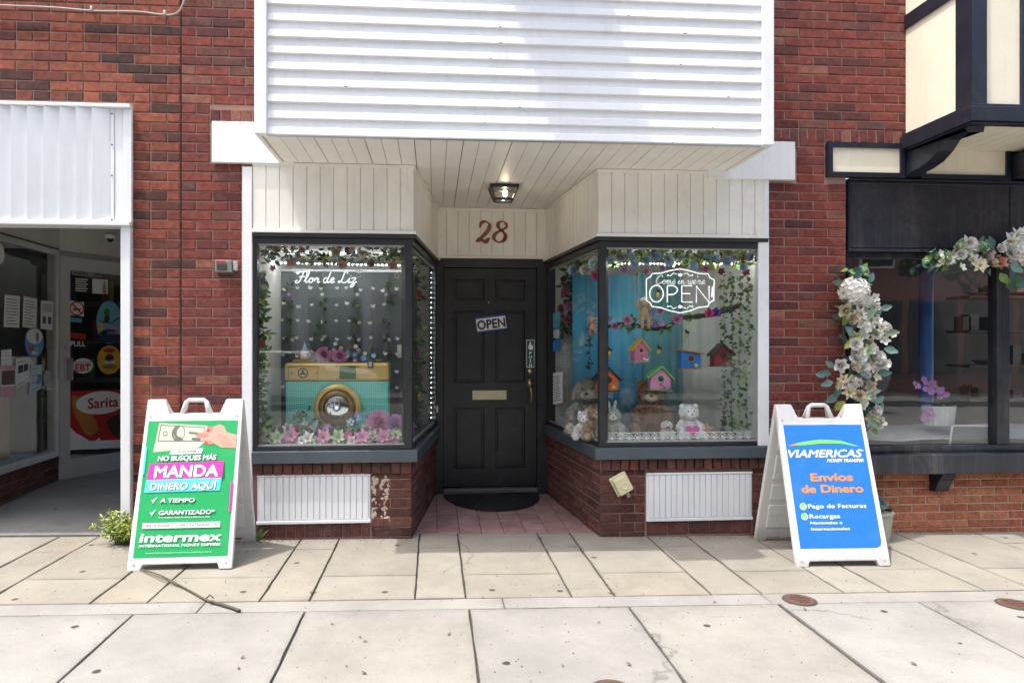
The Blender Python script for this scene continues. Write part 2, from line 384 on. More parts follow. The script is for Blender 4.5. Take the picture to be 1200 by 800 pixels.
# ================================================================ the ground
ROADM = concrete_mat('grey_asphalt', (0.25, 0.25, 0.243), 0.4, (1, 1, 1), 0.6)
def slope_sheet(name, mat, x0, x1, y0, y1, dz, thick=0.02, kind='structure'):
    m = MB(); n = 2
    m.add([(x0,y0,gz(x0)+dz-thick),(x1,y0,gz(x1)+dz-thick),(x1,y1,gz(x1)+dz-thick),(x0,y1,gz(x0)+dz-thick),
           (x0,y0,gz(x0)+dz),(x1,y0,gz(x1)+dz),(x1,y1,gz(x1)+dz),(x0,y1,gz(x0)+dz)],
          [(3,2,1,0),(4,5,6,7),(0,1,5,4),(1,2,6,5),(2,3,7,6),(3,0,4,7)])
    o = m.build(name, mat); tag(o, kind=kind); return o
slope_sheet('ground', ROADM, -140, 140, -160, 160, -0.19)
KERB_Y = -3.35
walk = slope_sheet('sidewalk', JOINT, -9, 9, KERB_Y, 3.2, -0.014, 0.25)
JP = random.Random(19)
def paver(name, q, mat, parent, dz=0.0, thick=0.06, bev=0.005):
    """a slab on four ground corners (x, y), anticlockwise from near-left"""
    out = []
    for i in range(4):                                # worn, slightly wandering edges
        (ax, ay), (bx_, by) = q[i], q[(i + 1) % 4]; L = math.hypot(bx_ - ax, by - ay); n = max(1, min(16, int(L / 0.09))); nx, ny = (by - ay) / L, -(bx_ - ax) / L
        for k in range(n):
            t = k / n; w_ = 0 if k == 0 else JP.uniform(-.0035, .0012) * (2.2 if JP.random() < .08 else 1)
            if thick < .03: w_ *= .3
            out.append((ax + (bx_ - ax) * t + nx * w_, ay + (by - ay) * t + ny * w_))
    m = len(out); lo = [V((x, y, gz(x) + dz - thick)) for x, y in out]; hi = [V((x, y, gz(x) + dz)) for x, y in out]
    return MB().add(lo + hi, [tuple(range(m - 1, -1, -1)), tuple(range(m, 2 * m))] + [(i, (i + 1) % m, m + (i + 1) % m, m + i) for i in range(m)]).build(name, mat, parent, bevel=bev)
yb0 = G(600, 712).y; yb1 = G(600, 699.5).y           # the narrow course between the two pavings
xs = [-9, -6.0, -4.6] + [G(p, 709).x for p in (-25, 168, 361, 549.5, 736, 915, 1084)] + [4.1, 5.0, 6.2, 9]
g = 0.0045
jit = random.Random(5)
for a, b in zip(xs[:-1], xs[1:]):                     # large concrete slabs next to the kerb
    ga = 0.011 if abs(a - G(915, 709).x) < 0.01 else g; gb = 0.011 if abs(b - G(915, 709).x) < 0.01 else g
    paver('concrete_slab', [(a+ga, KERB_Y+0.17), (b-gb, KERB_Y+0.17), (b-gb, yb0-0.004), (a+ga, yb0-0.004)], SLAB, walk, jit.uniform(-0.001, 0.001))
xs2 = [-9, -5.6, -3.2, G(240, 706).x, G(590, 706).x, G(905, 706).x, 3.6, 6, 9]
for a, b in zip(xs2[:-1], xs2[1:]):
    paver('concrete_slab', [(a+.002, yb0+.003), (b-.002, yb0+.003), (b-.002, yb1-.005), (a+.002, yb1-.005)], SLAB, walk, jit.uniform(-0.001, 0.001))
jx = [G(p, 694).x for p in (-59, 0, 122, 185, 310, 367, 487, 545, 668, 718, 832, 892, 990, 1045, 1161)]
jx = [jx[0] - 1.5, jx[0] - 0.9, jx[0] - 0.6] + jx + [jx[-1] + 0.3, jx[-1] + 0.92, jx[-1] + 1.3, jx[-1] + 2.0]
yc_w = G(600, 672).y; yc_n = G(600, 641).y
for i, (a, b) in enumerate(zip(jx[:-1], jx[1:])):
    narrow = (b - a) < 0.45
    cuts = [yb1, yc_n if narrow else yc_w, 0.12]
    for c0, c1 in zip(cuts[:-1], cuts[1:]):
        f0 = 0.005 if c0 == yb1 else 0.0016
        f1 = 0.0 if c1 == 0.12 else 0.0016
        s = 0.0042 + jit.uniform(-.0015, .0015)
        paver('paving_slab', [(a+s, c0+f0), (b-s, c0+f0), (b-s, c1-f1), (a+s, c1-f1)], SLAB_W, walk, jit.uniform(-0.0015, 0.0015))
kerb = slope_sheet('kerb', SLAB, -9, 9, KERB_Y - 0.02, KERB_Y + 0.155, 0.002, 0.3)
kx = -9
# rusty round covers let into the slabs
RUST = M('rusty_iron', (0.11, 0.058, 0.043), 0.85, 0.2, var=0.35, scale=40, bump=0.5, bscale=140)
for (px, py, lab) in ((937, 703, 'round rusty iron cover in the slab in front of the blue sign'),
                      (1189, 708, 'round rusty iron cover cut by the right edge of the picture'),
                      (717, 809, 'round rusty iron cover at the bottom edge of the picture')):
    p = G(px, py); t = thing('utility_cover', lab, 'iron cover', (p.x, p.y, gz(p.x)), 'iron covers in the sidewalk')
    MB().lathe([(0.0, 0.0), (0.074, 0.0), (0.078, 0.004), (0.074, 0.007), (0.0, 0.007)], (p.x, p.y, gz(p.x)), n=28).build('rim', RUST, t)
    MB().lathe([(.076, 0.0), (.090, 0.0), (.090, .0022), (.076, .0022)], (p.x, p.y, gz(p.x)), n=28).build('dirt_ring', JOINT, t)
    m = MB()
    for k in range(5): m.box(p.x-0.05+abs(k-2)*0.012, p.x+0.055-abs(k-2)*0.012, p.y-0.05+k*0.024, p.y-0.042+k*0.024, gz(p.x)+.007, gz(p.x)+.010)
    m.build('raised_bar', RUST, t)

# ================================================================ bricks
BL, BH, BD, MJ = 0.2105, 0.0568, 0.036, 0.0100
COURSE, STEP = BH + MJ, BL + MJ
def brick_mesh(mat, L, H, seed, ch=0.004):
    rg = random.Random(seed); hx, hz = L / 2, H / 2; j = lambda: rg.uniform(-0.0022, 0.0022)
    fr = [(-hx+ch+j(), 0, -hz+ch+j()), (hx-ch+j(), 0, -hz+ch+j()), (hx-ch+j(), 0, hz-ch+j()), (-hx+ch+j(), 0, hz-ch+j())]
    md = [(-hx+j(), ch, -hz+j()), (hx+j(), ch, -hz+j()), (hx+j(), ch, hz+j()), (-hx+j(), ch, hz+j())]
    bk = [(a, BD, c) for a, _, c in md]
    fs = [(0, 1, 2, 3)]
    for k in range(4):
        n = (k + 1) % 4; fs += [(4+k, 4+n, n, k), (8+k, 8+n, 4+n, 4+k)]
    return MB().add(fr + md + bk, fs).mesh('brick', mat)
_bm = {}
def brick_variants(mat, L, H):
    k = (mat.name, L, H)
    if k not in _bm: _bm[k] = [brick_mesh(mat, L, H, s) for s in range(6)]
    return _bm[k]
BRG = random.Random(3)
def one_brick(parent, mat, o, ang, u0, u1, v0, v1, proud=0.008, unit=None):
    """a brick filling u0..u1, v0..v1 of a wall face that starts at O and runs at angle ANG about the vertical"""
    L, H = unit or (BL, BH)
    me = BRG.choice(brick_variants(mat, L, H)); uc = (u0 + u1) / 2
    d = V((cos(ang), sin(ang), 0)); n = V((sin(ang), -cos(ang), 0))
    p = V(o) + d * uc + V((0, 0, (v0 + v1) / 2)) + n * (proud + BRG.uniform(-.0015, .0022))
    return place('brick', me, parent, p, (BRG.uniform(-.006, .006), BRG.uniform(-.004, .004), ang + BRG.uniform(-.004, .004)), ((u1 - u0) / L, 1, (v1 - v0) / H))
def brick_field(parent, mat, o, ang, W, v0, v1, holes=(), shift=0.0, header=0, course=COURSE):
    """running bond over a face W wide from height v0 to v1, minus HOLES (u0, u1, v0, v1)"""
    row = 0; v = v0
    bh = course - MJ
    while v + bh * 0.5 < v1:
        top = min(v + bh, v1); vc = (v + top) / 2
        spans = [(0.0, W)]
        for h in holes:
            if h[2] < vc < h[3]:
                ns = []
                for a, b in spans:
                    if h[0] > a: ns.append((a, min(b, h[0] - MJ)))
                    if h[1] < b: ns.append((max(a, h[1] + MJ), b))
                spans = [s for s in ns if s[1] - s[0] > 0.02]
        st = STEP * (0.5 if header and row % header == header - 1 else 1.0)
        off = shift + (STEP / 2 if row % 2 else 0) - 2 * STEP
        for a, b in spans:
            u = off; lo = a
            while u < b:
                c0, c1 = max(u, lo), min(u + st - MJ, b)
                if b - c1 < 0.045: c1 = b
                if c1 - c0 > 0.040:
                    one_brick(parent, mat, o, ang, a if c0 - a < 0.05 else c0, c1, v, top); lo = c1 + MJ
                    if c1 == b: break
                u += st
        v += course; row += 1
def soldiers(parent, mat, o, ang, W, z0, z1, w=0.0567, proud=0.008):
    n = max(1, round(W / (w + MJ))); st = W / n
    for i in range(n): one_brick(parent, mat, o, ang, i*st + MJ/2, (i+1)*st - MJ/2, z0, z1, proud, (w, 0.09))

TOPZ = 4.22
BASEZ = -0.10
xA, xSeam = X(155, 0), X(212, 0)
zPanelTop = Z(80, 124, 0)
def wall_back(parent, mat, x0, x1, z0, z1, y0=0.0, y1=0.22):
    return bx('mortar_core', mat, parent, x0, x1, y0, y1, z0, z1)
# 1 the neighbour's wall left of the seam
lw = thing('brick_wall', 'orange red brick wall around the white ribbed fascia, at the left edge', 'brick wall', (xSeam - 0.4, 0, BASEZ), 'brick walls of the street front')
x_l = -4.2
wall_back(lw, MO_RED, x_l, xSeam - .006, zPanelTop - .02, TOPZ); wall_back(lw, MO_RED, xA - .02, xSeam - .006, BASEZ, zPanelTop - .025)
brick_field(lw, BR_LEFT, (x_l, 0, 0), 0, xSeam - .008 - x_l, BASEZ, TOPZ, [(-1, xA - x_l, -1, zPanelTop)], shift=0.06, header=6)
# 2 the pier between the seam and the shop's white jamb
xJ0, xJ1 = X(285, 0), X(297, 0)
zBandL0, zBandL1 = Z(285, 193, 0), Z(270, 145, 0)
p1 = thing('brick_wall', 'narrow dark red brick pier between the seam and the white shop jamb', 'brick wall', (xSeam + .2, 0, BASEZ), 'brick walls of the street front')
wall_back(p1, MO_RED, xSeam + .006, xJ0 + .30, zBandL0 - .05, TOPZ); wall_back(p1, MO_RED, xSeam + .006, xJ0, BASEZ, zBandL0 - .055)
xb = X(248, 0)
brick_field(p1, BR_MID, (xSeam + .008, 0, 0), 0, xJ0 + .28 - xSeam, BASEZ, TOPZ,
            [(xJ0 - xSeam - .012, 9, -1, zBandL0), (xb - xSeam - .012, 9, zBandL0 - .01, zBandL1 + .098)], shift=0.10)
soldiers(p1, BR_MID, (xb - .010, 0, 0), 0, xJ0 + .285 - xb, zBandL1 + .004, zBandL1 + .092)
# 3 the pier right of the shop
xR0, xR1, xRs = X(898, 0), X(1056, 0), X(993, 0)
zFr0, zFr1 = Z(1010, 209, 0), Z(1010, 169, 0)
zBandR0, zBandR1 = Z(890, 212, 0), Z(905, 168, 0)
p2 = thing('brick_wall', 'dark red brick wall between the shop and the half-timbered oriel', 'brick wall', (xR0 + .3, 0, BASEZ), 'brick walls of the street front')
wall_back(p2, MO_RED, xR0 - .25, xR1 + .1, zFr1 - .04, TOPZ); wall_back(p2, MO_RED, xR0 + .004, xRs - .014, BASEZ, zFr1 - .045)
o3 = xR0 - .22
brick_field(p2, BR_MID, (o3, 0, 0), 0, xR1 + .07 - o3, BASEZ, TOPZ,
            [(-1, xR0 - o3, -1, zBandR0), (-1, X(932, 0) - o3, zBandR0 - .02, zBandR1), (X(967, 0) - o3, 9, zFr0 - .02, zFr1 + .004), (xRs - o3 - .006, 9, -1, zFr0),
             (-1, 9, zFr1 + .004, zFr1 + .10)], shift=0.03)
soldiers(p2, BR_MID, (o3, 0, 0), 0, xR1 + .07 - o3, zFr1 + .008, zFr1 + .096)

# ================================================================ the shopfront
DY = 1.45                                              # the door wall stands this far back
A_L, B_L, C_L = V((xJ1, 0)), V((X(481, 0), 0)), V((X(510, DY), DY))
A_R, B_R, C_R = V((xR0 - .002, 0)), V((X(704, 0), 0)), V((X(641.5, DY), DY))
Z_SOL0, Z_SOL1, Z_SILL, Z_GL0, Z_GL1, Z_HEAD, Z_SOF = 0.470, 0.556, 0.640, 0.672, 2.078, 2.168, 2.635
shop = thing('shopfront', 'shopfront with a white clad overhang and two angled display windows beside a black door', 'shopfront', ((B_L.x + B_R.x) / 2, 0.6, 0))
def isect(p, d, q, e):
    k = d.x * e.y - d.y * e.x; t = ((q.x - p.x) * e.y - (q.y - p.y) * e.x) / k; return V((p.x + d.x * t, p.y + d.y * t))
class Bay:
    def __init__(s, A, B, C, side):
        s.A, s.B, s.C = A, B, C; s.d1 = (B - A).normalized(); s.d2 = (C - B).normalized()
        s.n1 = V((0, -1)); s.n2 = V((s.d2.y, -s.d2.x)) * side
    def off(s, d):
        a = s.A + s.n1 * d; b = isect(a, s.d1, s.B + s.n2 * d, s.d2); c = isect(b, s.d2, V((0, DY)), V((1, 0))); return a, b, c
    def layer(s, name, mat, do, di, z0, z1, parent=shop, bevel=0.0, trim=0.0, cend=0.0):
        a, b, c = s.off(do); a2, b2, c2 = s.off(di)
        ex = s.d1 * trim; a = a + ex; a2 = a2 + ex; ce = s.d2 * -cend; c = c + ce; c2 = c2 + ce
        m = MB(); q = lambda p, z: (p.x, p.y, z)
        m.add([q(a,z0),q(b,z0),q(c,z0),q(c2,z0),q(b2,z0),q(a2,z0),q(a,z1),q(b,z1),q(c,z1),q(c2,z1),q(b2,z1),q(a2,z1)],
              [(0,1,7,6),(1,2,8,7),(2,3,9,8),(3,4,10,9),(4,5,11,10),(5,0,6,11),(6,7,10,11),(7,8,9,10),(5,4,1,0),(4,3,2,1)])
        o = m.build(name, mat, parent, bevel=bevel); return o
    def at(s, seg, u, d=0.0):
        """point on face SEG (0 front, 1 side), U metres from its outer end, pushed out by D"""
        a, b, c = s.off(d); p, q = (a, b) if seg == 0 else (b, c); return p + (q - p).normalized() * u
    def length(s, seg, d=0.0):
        a, b, c = s.off(d); return ((b - a) if seg == 0 else (c - b)).length
    def ang(s, seg):
        d = s.d1 if seg == 0 else s.d2; return math.atan2(d.y, d.x)
bayL, bayR = Bay(A_L, B_L, C_L, 1), Bay(A_R, B_R, C_R, -1)
def fill_boards(bay, parent, z0, z1, mat, w, d, gap=0.004):
    """upright boards one by one over both faces of a bay"""
    for seg in (0, 1):
        L = bay.length(seg, d); n = round(L / w); st = L / n
        dr = bay.d1 if seg == 0 else bay.d2; nn = bay.n1 if seg == 0 else bay.n2
        for i in range(n):
            p = bay.at(seg, i * st + gap / 2, d); q = bay.at(seg, (i + 1) * st - gap / 2, d); b = nn * -0.012
            MB().prism([(p.x, p.y, z0), (q.x, q.y, z0), (q.x + b.x, q.y + b.y, z0), (p.x + b.x, p.y + b.y, z0)], (0, 0, z1 - z0)).build('board', mat, parent, bevel=0.003, seg=1)
for bay, sd in ((bayL, 'L'), (bayR, 'R')):
    base = bay.layer('bay_base', MO_DARK, 0.0, -0.16, BASEZ, Z_SOL1 - .004)
    # brick faces
    def face(seg, z0, z1, u0, u1, mode='field', holes=(), proud=0.008, shift=0.0):
        p = bay.at(seg, u0); ang = bay.ang(seg); W = u1 - u0
        if sd == 'R' :                                  # the face runs the other way: start at its far end
            p = bay.at(seg, u1); ang += pi
        o = (p.x, p.y, 0)
        if mode == 'field': brick_field(base, BR_BASE, o, ang, W, z0, z1, holes, shift)
        else: soldiers(base, BR_BASE, o, ang, W, z0, z1, proud=proud)
    L0, L1 = bay.length(0), bay.length(1)
    def U(px): return abs(X(px, 0) - bay.A.x)
    if sd == 'L': pa, pb, gp0, gp1 = 302, 434, 557, 613
    else: pa, pb, gp0, gp1 = 880, 757, 553, 607
    ua, ub = U(pa), U(pb); za, zb = Z(pa, gp1, 0), Z(pa, gp0, 0)
    face(0, Z_SOL0 + .004, Z_SOL1 - .004, 0.004, L0, 'sol', proud=0.030)
    face(1, Z_SOL0 + .004, Z_SOL1 - .004, 0.012, L1, 'sol', proud=0.030)
    if sd == 'L':
        face(0, BASEZ, Z_SOL0, ub + .012, L0 + .006, shift=0.02); soldiers(base, BR_BASE, (bay.at(0, ua).x, 0, 0), 0, ub - ua, za - .098, za - .008, proud=0.012)
    else:
        face(0, BASEZ, Z_SOL0, 0.0, ua - .012, shift=0.05); face(0, BASEZ, Z_SOL0, ub + .012, L0 + .006, shift=0.04)
        soldiers(base, BR_BASE, (bay.at(0, ub).x, 0, 0), 0, ub - ua, za - .098, za - .008, w=0.15, proud=0.012)
    face(1, BASEZ, Z_SOL0, 0.0, L1, shift=0.07)
    # white ribbed panel low in the base
    x0, x1 = sorted((X(pa, 0), X(pb, 0)))
    pan = bx('vent_panel', WHITE_PAINT, shop, x0, x1, -0.012, 0.05, za, zb)
    n = 18
    for i in range(n):
        s = (x1 - x0 - .02) / n
        bx('rib', WHITE_PAINT, pan, x0 + .01 + i*s + .003, x0 + .01 + (i+1)*s - .003, -0.020, -0.013, za + .022, zb - .008, 0.002)
    bx('rail', WHITE_PAINT, pan, x0 - .004, x1 + .004, -0.026, -0.013, za - .004, za + .018, 0.003)
    bx('rail', WHITE_PAINT, pan, x0 - .002, x1 + .002, -0.024, -0.013, zb - .006, zb + .008, 0.003)
    # sill, window head, fascia boards
    sill = bay.layer('sill', SLATE, 0.058, -0.12, Z_SOL1, Z_SILL, bevel=0.005, cend=0.004)
    bay.layer('window_bottom_rail', DARK, 0.016, -0.05, Z_SILL, Z_GL0, bevel=0.003, cend=0.005)
    bay.layer('window_head', DARK, 0.020, -0.05, Z_GL1, Z_GL1 + .045, bevel=0.003, cend=0.005)
    bay.layer('head_moulding', DARK, 0.042, -0.05, Z_GL1 + .045, Z_HEAD - .016, bevel=0.006, cend=0.006)
    bay.layer('head_cap', CREAM, 0.046, -0.05, Z_HEAD - .016, Z_HEAD + .006, bevel=0.002, cend=0.007)
    fb = bay.layer('fascia', CREAM, 0.016, -0.05, Z_HEAD + .006, Z_SOF + .05)
    fill_boards(bay, fb, Z_HEAD + .008, Z_SOF + .03, CREAM, 0.095, 0.026)
    bay.layer('cornice_strip', CREAM, 0.036, 0.026, Z_SOF - .022, Z_SOF - .001, cend=0.008)
    # glazing: posts, panes
    win = thing('tmp', '', '', (0, 0, 0)); bpy.data.objects.remove(win)
    a, b, c = bay.off(0.0)
    win = MB().box(a.x - .0, a.x + .028 * (1 if sd == 'L' else -1), -0.012, 0.05, Z_GL0, Z_GL1).build('window_frame', DARK, shop, bevel=0.003)
    cq = [bay.off(0.012)[1], bay.at(0, bay.length(0, .012) - .045, .012), bay.at(0, bay.length(0, -.035) - .035, -.035), bay.off(-0.035)[1], bay.at(1, .035, -.035), bay.at(1, .045, .012)]
    MB().prism([(p.x, p.y, Z_GL0) for p in cq], (0, 0, Z_GL1 - Z_GL0)).build('corner_post', DARK, win, bevel=0.003)
    lp = bay.length(1); cp = [bay.at(1, lp - .06, .014), bay.at(1, lp - .004, .014), bay.at(1, lp - .004, -.04), bay.at(1, lp - .06, -.04)]
    MB().prism([(p.x, p.y, Z_GL0) for p in cp], (0, 0, Z_GL1 - Z_GL0)).build('post', DARK, win, bevel=0.003)
    for seg in (0, 1):
        L = bay.length(seg); u0, u1 = (0.028, L - .042) if seg == 0 else (0.042, L - .06)
        q = [bay.at(seg, u0, -.012), bay.at(seg, u1, -.012), bay.at(seg, u1, -.017), bay.at(seg, u0, -.017)]
        MB().prism([(p.x, p.y, Z_GL0) for p in q], (0, 0, Z_GL1 - Z_GL0)).build('pane', GLASS, win)
        for zz in (Z_GL0 + .0, Z_GL1 - .010):           # bright metal bead
            q2 = [bay.at(seg, u0, -.002), bay.at(seg, u1, -.002), bay.at(seg, u1, -.011), bay.at(seg, u0, -.011)]
            MB().prism([(p.x, p.y, zz) for p in q2], (0, 0, .010)).build('glazing_bead', ALU, win)
# rough patch of mortar beside the left panel
mm = MB(); rg = random.Random(4)
for k in range(64):
    zz = rg.uniform(Z(440, 612, 0), Z(440, 558, 0)); xx = rg.choice((rg.uniform(X(436, 0), X(441, 0)), rg.uniform(X(448, 0), X(455, 0)), rg.uniform(X(436, 0), X(455, 0))))
    mm.ell((xx, -0.004, zz), (rg.uniform(.008, .018), .005, rg.uniform(.010, .026)), nu=8, nv=5, lump=.2, seed=k)
mm.build('mortar_patch', MO_PALE, shop, smooth=True)
# jambs
bx('jamb', WHITE, shop, xJ0 + .002, xJ1 - .001, -0.035, 0.08, gz(-1.3) - .02, Z_SOF - .03, 0.004)
bx('jamb', WHITE, shop, X(886.5, 0), xR0 + .004, -0.035, -0.0135, Z_SILL + .001, Z_HEAD - .02, 0.004)
bx('jamb', WHITE, shop, X(893, 0), xR0 + .006, -0.030, -0.0135 + .02, Z_HEAD + .008, Z_SOF + .02, 0.004)
# plain white end boards behind the overhang
bx('end_board', WHITE, shop, X(248, -.05), X(345, -.05), -0.05, -0.012, zBandL0, zBandL1, 0.004)
bx('end_board', WHITE, shop, X(830, -.05), X(932, -.05), -0.05, -0.012, zBandR0, zBandR1, 0.004)
# overhang clad in lap boards
CY = -0.69; cx0, cx1 = X(298.5, CY), X(906, CY)
over = bx('overhang', WHITE, shop, cx0 + .012, cx1 - .012, CY + .03, -0.052, Z_SOF + .02, 4.75)
lap = 0.0975; nl = 21
for i in range(nl):
    z = Z_SOF + i * lap; k = 0.010 if i % 2 else 0.014
    prof = [(CY + .02, z), (CY + .004 - k + .010, z + .001), (CY + .004 - k + .010, z + .003), (CY + .006, z + lap * .42), (CY + .018, z + lap * .50), (CY + .020, z + lap), (CY + .032, z + lap), (CY + .032, z)]
    MB().prism([(cx0 + .066, y, zz) for y, zz in prof], (cx1 - cx0 - .132, 0, 0)).build('siding_board', WHITE, over)
for i in range(nl):                                    # weep holes and nail marks under the laps
    for q in range(2 if i % 2 else 1):
        xx = jit.uniform(cx0 + .15, cx1 - .15); zz = Z_SOF + i * lap
        bx('nail_mark', DARK, over, xx, xx + jit.uniform(.006, .02), CY - .001, CY + .0005 - .0, zz - .0015, zz + .003)
for a, b in ((cx0, cx0 + .072), (cx1 - .072, cx1)):
    bx('corner_trim', WHITE, over, a, b, CY - .014, CY + .045, Z_SOF - .004, 4.75, 0.004)
for a, b in ((cx0 + .0005, cx0 + .011), (cx1 - .011, cx1 - .0005)):
    bx('side_cladding', WHITE, over, a, b, CY + .046, -.053, Z_SOF - .002, 4.75)
bx('drip_edge', ALU, over, cx0 + .073, cx1 - .073, CY - .004, CY + .03, Z_SOF - .008, Z_SOF - .001)
bx('shadow_caster', WHITE_PAINT, over, 0.28, 0.80, CY - .42, CY + .02, 4.12, 4.5, 0.01)  # unseen box added above the view to cast the shadow gap on the siding
# soffit boards running back to the door wall
sx = cx0 + .03; sw = 0.1015; k = 0
while sx < cx1 - .04:
    e = min(sx + sw, cx1 - .03)
    bx('soffit_board', SOFFIT, over, sx + (.0035 if k % 3 == 0 else .0015), e - .0015, CY + .031, DY + .02, Z_SOF + .004, Z_SOF + .016, 0.002); sx += sw; k += 1
bx('soffit_deck', INKK, over, cx0 + .03, cx1 - .03, CY + .035, DY + .02, Z_SOF + .0175, Z_SOF + .0195)
for a, b in ((cx0 + .004, cx0 + .028), (cx1 - .028, cx1 - .004)):
    bx('soffit_trim', SOFFIT, over, a, b, CY + .031, -.054, Z_SOF - .006, Z_SOF + .014, 0.002)

# door wall
xd0, xd1 = X(519.5, DY), X(629.5, DY); zd0, zd1 = 0.065, Z(575, 314, DY)
zf = Z(575, 303.5, DY)
fr = MB(); fr.box(C_L.x - .03, xd0, DY - .012, DY + .10, gz(.6) - .02, zf).box(xd1, C_R.x + .03, DY - .012, DY + .10, gz(.6) - .02, zf).box(xd0, xd1, DY - .012, DY + .10, zd1 + .004, zf)
fr = fr.build('door_frame', DARK, shop, bevel=0.004)
bx('head_strip', CREAM, shop, C_L.x - .02, C_R.x + .02, DY - .030, DY + .02, zf + .002, zf + .024, 0.003)
fbk = bx('fascia', CREAM, shop, C_L.x - .05, C_R.x + .05, DY - .004, DY + .06, zf + .024, Z_SOF + .05)
n = 10; s = (C_R.x - C_L.x) / n
for i in range(n): bx('board', CREAM, fbk, C_L.x + i*s + .002, C_L.x + (i+1)*s - .002, DY - .016, DY - .005, zf + .026, Z_SOF + .03, 0.003)
bx('cornice_strip', CREAM, shop, C_L.x, C_R.x, DY - .028, DY - .0165, Z_SOF - .022, Z_SOF - .001)
bx('threshold', M('worn_threshold', (.16, .16, .155), .5, .3), fr, xd0 + .001, xd1 - .001, DY - .03, DY + .06, 0.012, 0.052, 0.006)
bx('light_stop', DARK, shop, C_L.x - .2, C_R.x + .2, DY + .102, DY + .14, -.05, 2.7); door = MB(); dy0, dy1 = DY + .030, DY + .075  # dark panel added close behind the door, stops light leaking round its edges
def dX(px): return X(px, DY)
def dZ(py): return Z(575, py, DY)
st = [(xd0 + .004, dX(532.4)), (dX(567.7), dX(580.8)), (dX(615.6), xd1 - .004)]
rz = [(zd0, dZ(549)), (dZ(478), dZ(448.5)), (dZ(364), dZ(351)), (dZ(327.5), zd1 - .002)]
for a, b in st: door.box(a, b, dy0, dy1, zd0, zd1 - .002)
for i, (a, b) in enumerate(rz):
    for u0, u1 in ((st[0][1], st[1][0]), (st[1][1], st[2][0])): door.box(u0, u1, dy0 + .0004, dy1, a, b)
door = door.build('door', DOORP, shop)
for u0, u1 in ((st[0][1], st[1][0]), (st[1][1], st[2][0])):
    for (a, b), (c2, d2) in zip(rz[:-1], rz[1:]):
        z0, z1 = b, c2
        MB().box(u0, u1, dy0 + .016, dy1, z0, z1).box(u0 + .020, u1 - .020, dy0 + .004, dy0 + .017, z0 + .020, z1 - .020).build('door_panel', DOORP, door, bevel=0.010, seg=2)
bx('mail_slot', M('mail_slot_cream', (0.62, 0.56, 0.36), 0.4, 0.3), door, dX(553.7), dX(594), dy0 - .012, dy0 - .0005, dZ(468.5), dZ(457.5), 0.004)
h = MB(); hx = dX(621.5); h.tube(catmull([(hx, dy0 - .01, dZ(452)), (hx, dy0 - .06, dZ(455)), (hx + .004, dy0 - .07, dZ(464)), (hx, dy0 - .045, dZ(473)), (hx, dy0 - .012, dZ(476))], 5), .009, 8)
h.obox((hx, dy0 - .006, dZ(450)), (.040, .011, .09)).build('door_handle', BRASS, door, smooth=True)
MB().lathe([(0, 0), (.027, 0), (.027, .006), (.018, .014), (0, .014)], (dX(621.8), dy0, dZ(435)), (0, -1, 0), 18).build('dead_bolt', BRASS, door, smooth=True)
MB().lathe([(0, 0), (.010, 0), (.008, .006), (0, .006)], (dX(573), dy0, dZ(354)), (0, -1, 0), 12).build('peephole', BRASS, door)
bx('doorbell', M('ivory_plastic', (0.70, 0.66, 0.50), 0.4), fr, X(510.5, DY), X(513.5, DY), DY - .026, DY - .013, Z(512, 483, DY), Z(512, 475, DY), 0.003)
# recess floor tiles
TILE = M('plum_floor_tile', (0.36, 0.21, 0.20), 0.6, var=0.3, scale=7, bump=0.3, dirt=0.35, rnd=0.25)
flo = slope_sheet('entry_floor', JOINT, -0.35, 1.5, 0.125, DY + .3, -0.006, 0.05)
x = -0.30; i = 0
while x < 1.45:
    y = 0.128
    for d in (.115, .245, .245, .245, .245, .245, .2):
        paver('floor_tile', [(x+.0025, y+.0025), (x+.1605, y+.0025), (x+.1605, y+d-.0025), (x+.0025, y+d-.0025)], TILE, flo, jit.uniform(-.0008, .0008), 0.012, 0.002); y += d
    x += 0.163

# ================================================================ flat sheets on a plane (notices, stickers, posters)
def hit(px, py, o, n):
    d = ray(px, py); o, n = V(o), V(n); return CAM + d * ((o - CAM).dot(n) / d.dot(n))
def sheet(name, mat, pts, n, lift, th=0.0012, parent=None):
    n = V(n).normalized(); return MB().prism([V(p) + n * lift for p in pts], n * th).build(name, mat, parent)
def ovalpts(c, ux, uy, a, b, n=28): return [V(c) + V(ux) * (a * cos(2*pi*k/n)) + V(uy) * (b * sin(2*pi*k/n)) for k in range(n)]

# ================================================================ the shop at the left edge
FY = -0.03
ls = thing('corner_shop', 'recessed corner shop entrance under a white ribbed metal fascia, at the left edge', 'shop', (X(80, 0.5), 0.8, 0))
fx1 = X(155, FY); fz0, fz1 = Z(80, 264.5, FY), Z(80, 123, FY)
fp = bx('fascia_panel', WHITE_PAINT, ls, -4.3, fx1 - .006, FY + .004, 0.20, fz0 + .02, fz1 - .012)
pw = 0.1045; x = X(129.5, FY)
while x > -4.3:
    MB().prism([(x - pw, FY - .036, fz0 + .028), (x - .003, FY - .003, fz0 + .028), (x - .003, FY + .003, fz0 + .028), (x - pw, FY + .003, fz0 + .028)], (0, 0, fz1 - fz0 - .05)).build('rib', WHITE_PAINT, fp); x -= pw
bx('rib', WHITE_PAINT, fp, X(130, FY), X(134, FY), FY - .008, FY + .003, fz0 + .028, fz1 - .022); bx('rib', WHITE_PAINT, fp, X(134.6, FY), X(144, FY), FY - .002, FY + .0035, fz0 + .028, fz1 - .022)
bx('trim', WHITE_PAINT, fp, -4.3, fx1, FY - .040, FY + .003, fz1 - .020, fz1 + .004, 0.003); bx('trim', WHITE_PAINT, fp, -4.3, fx1, FY - .042, FY + .003, fz0, fz0 + .026, 0.003)
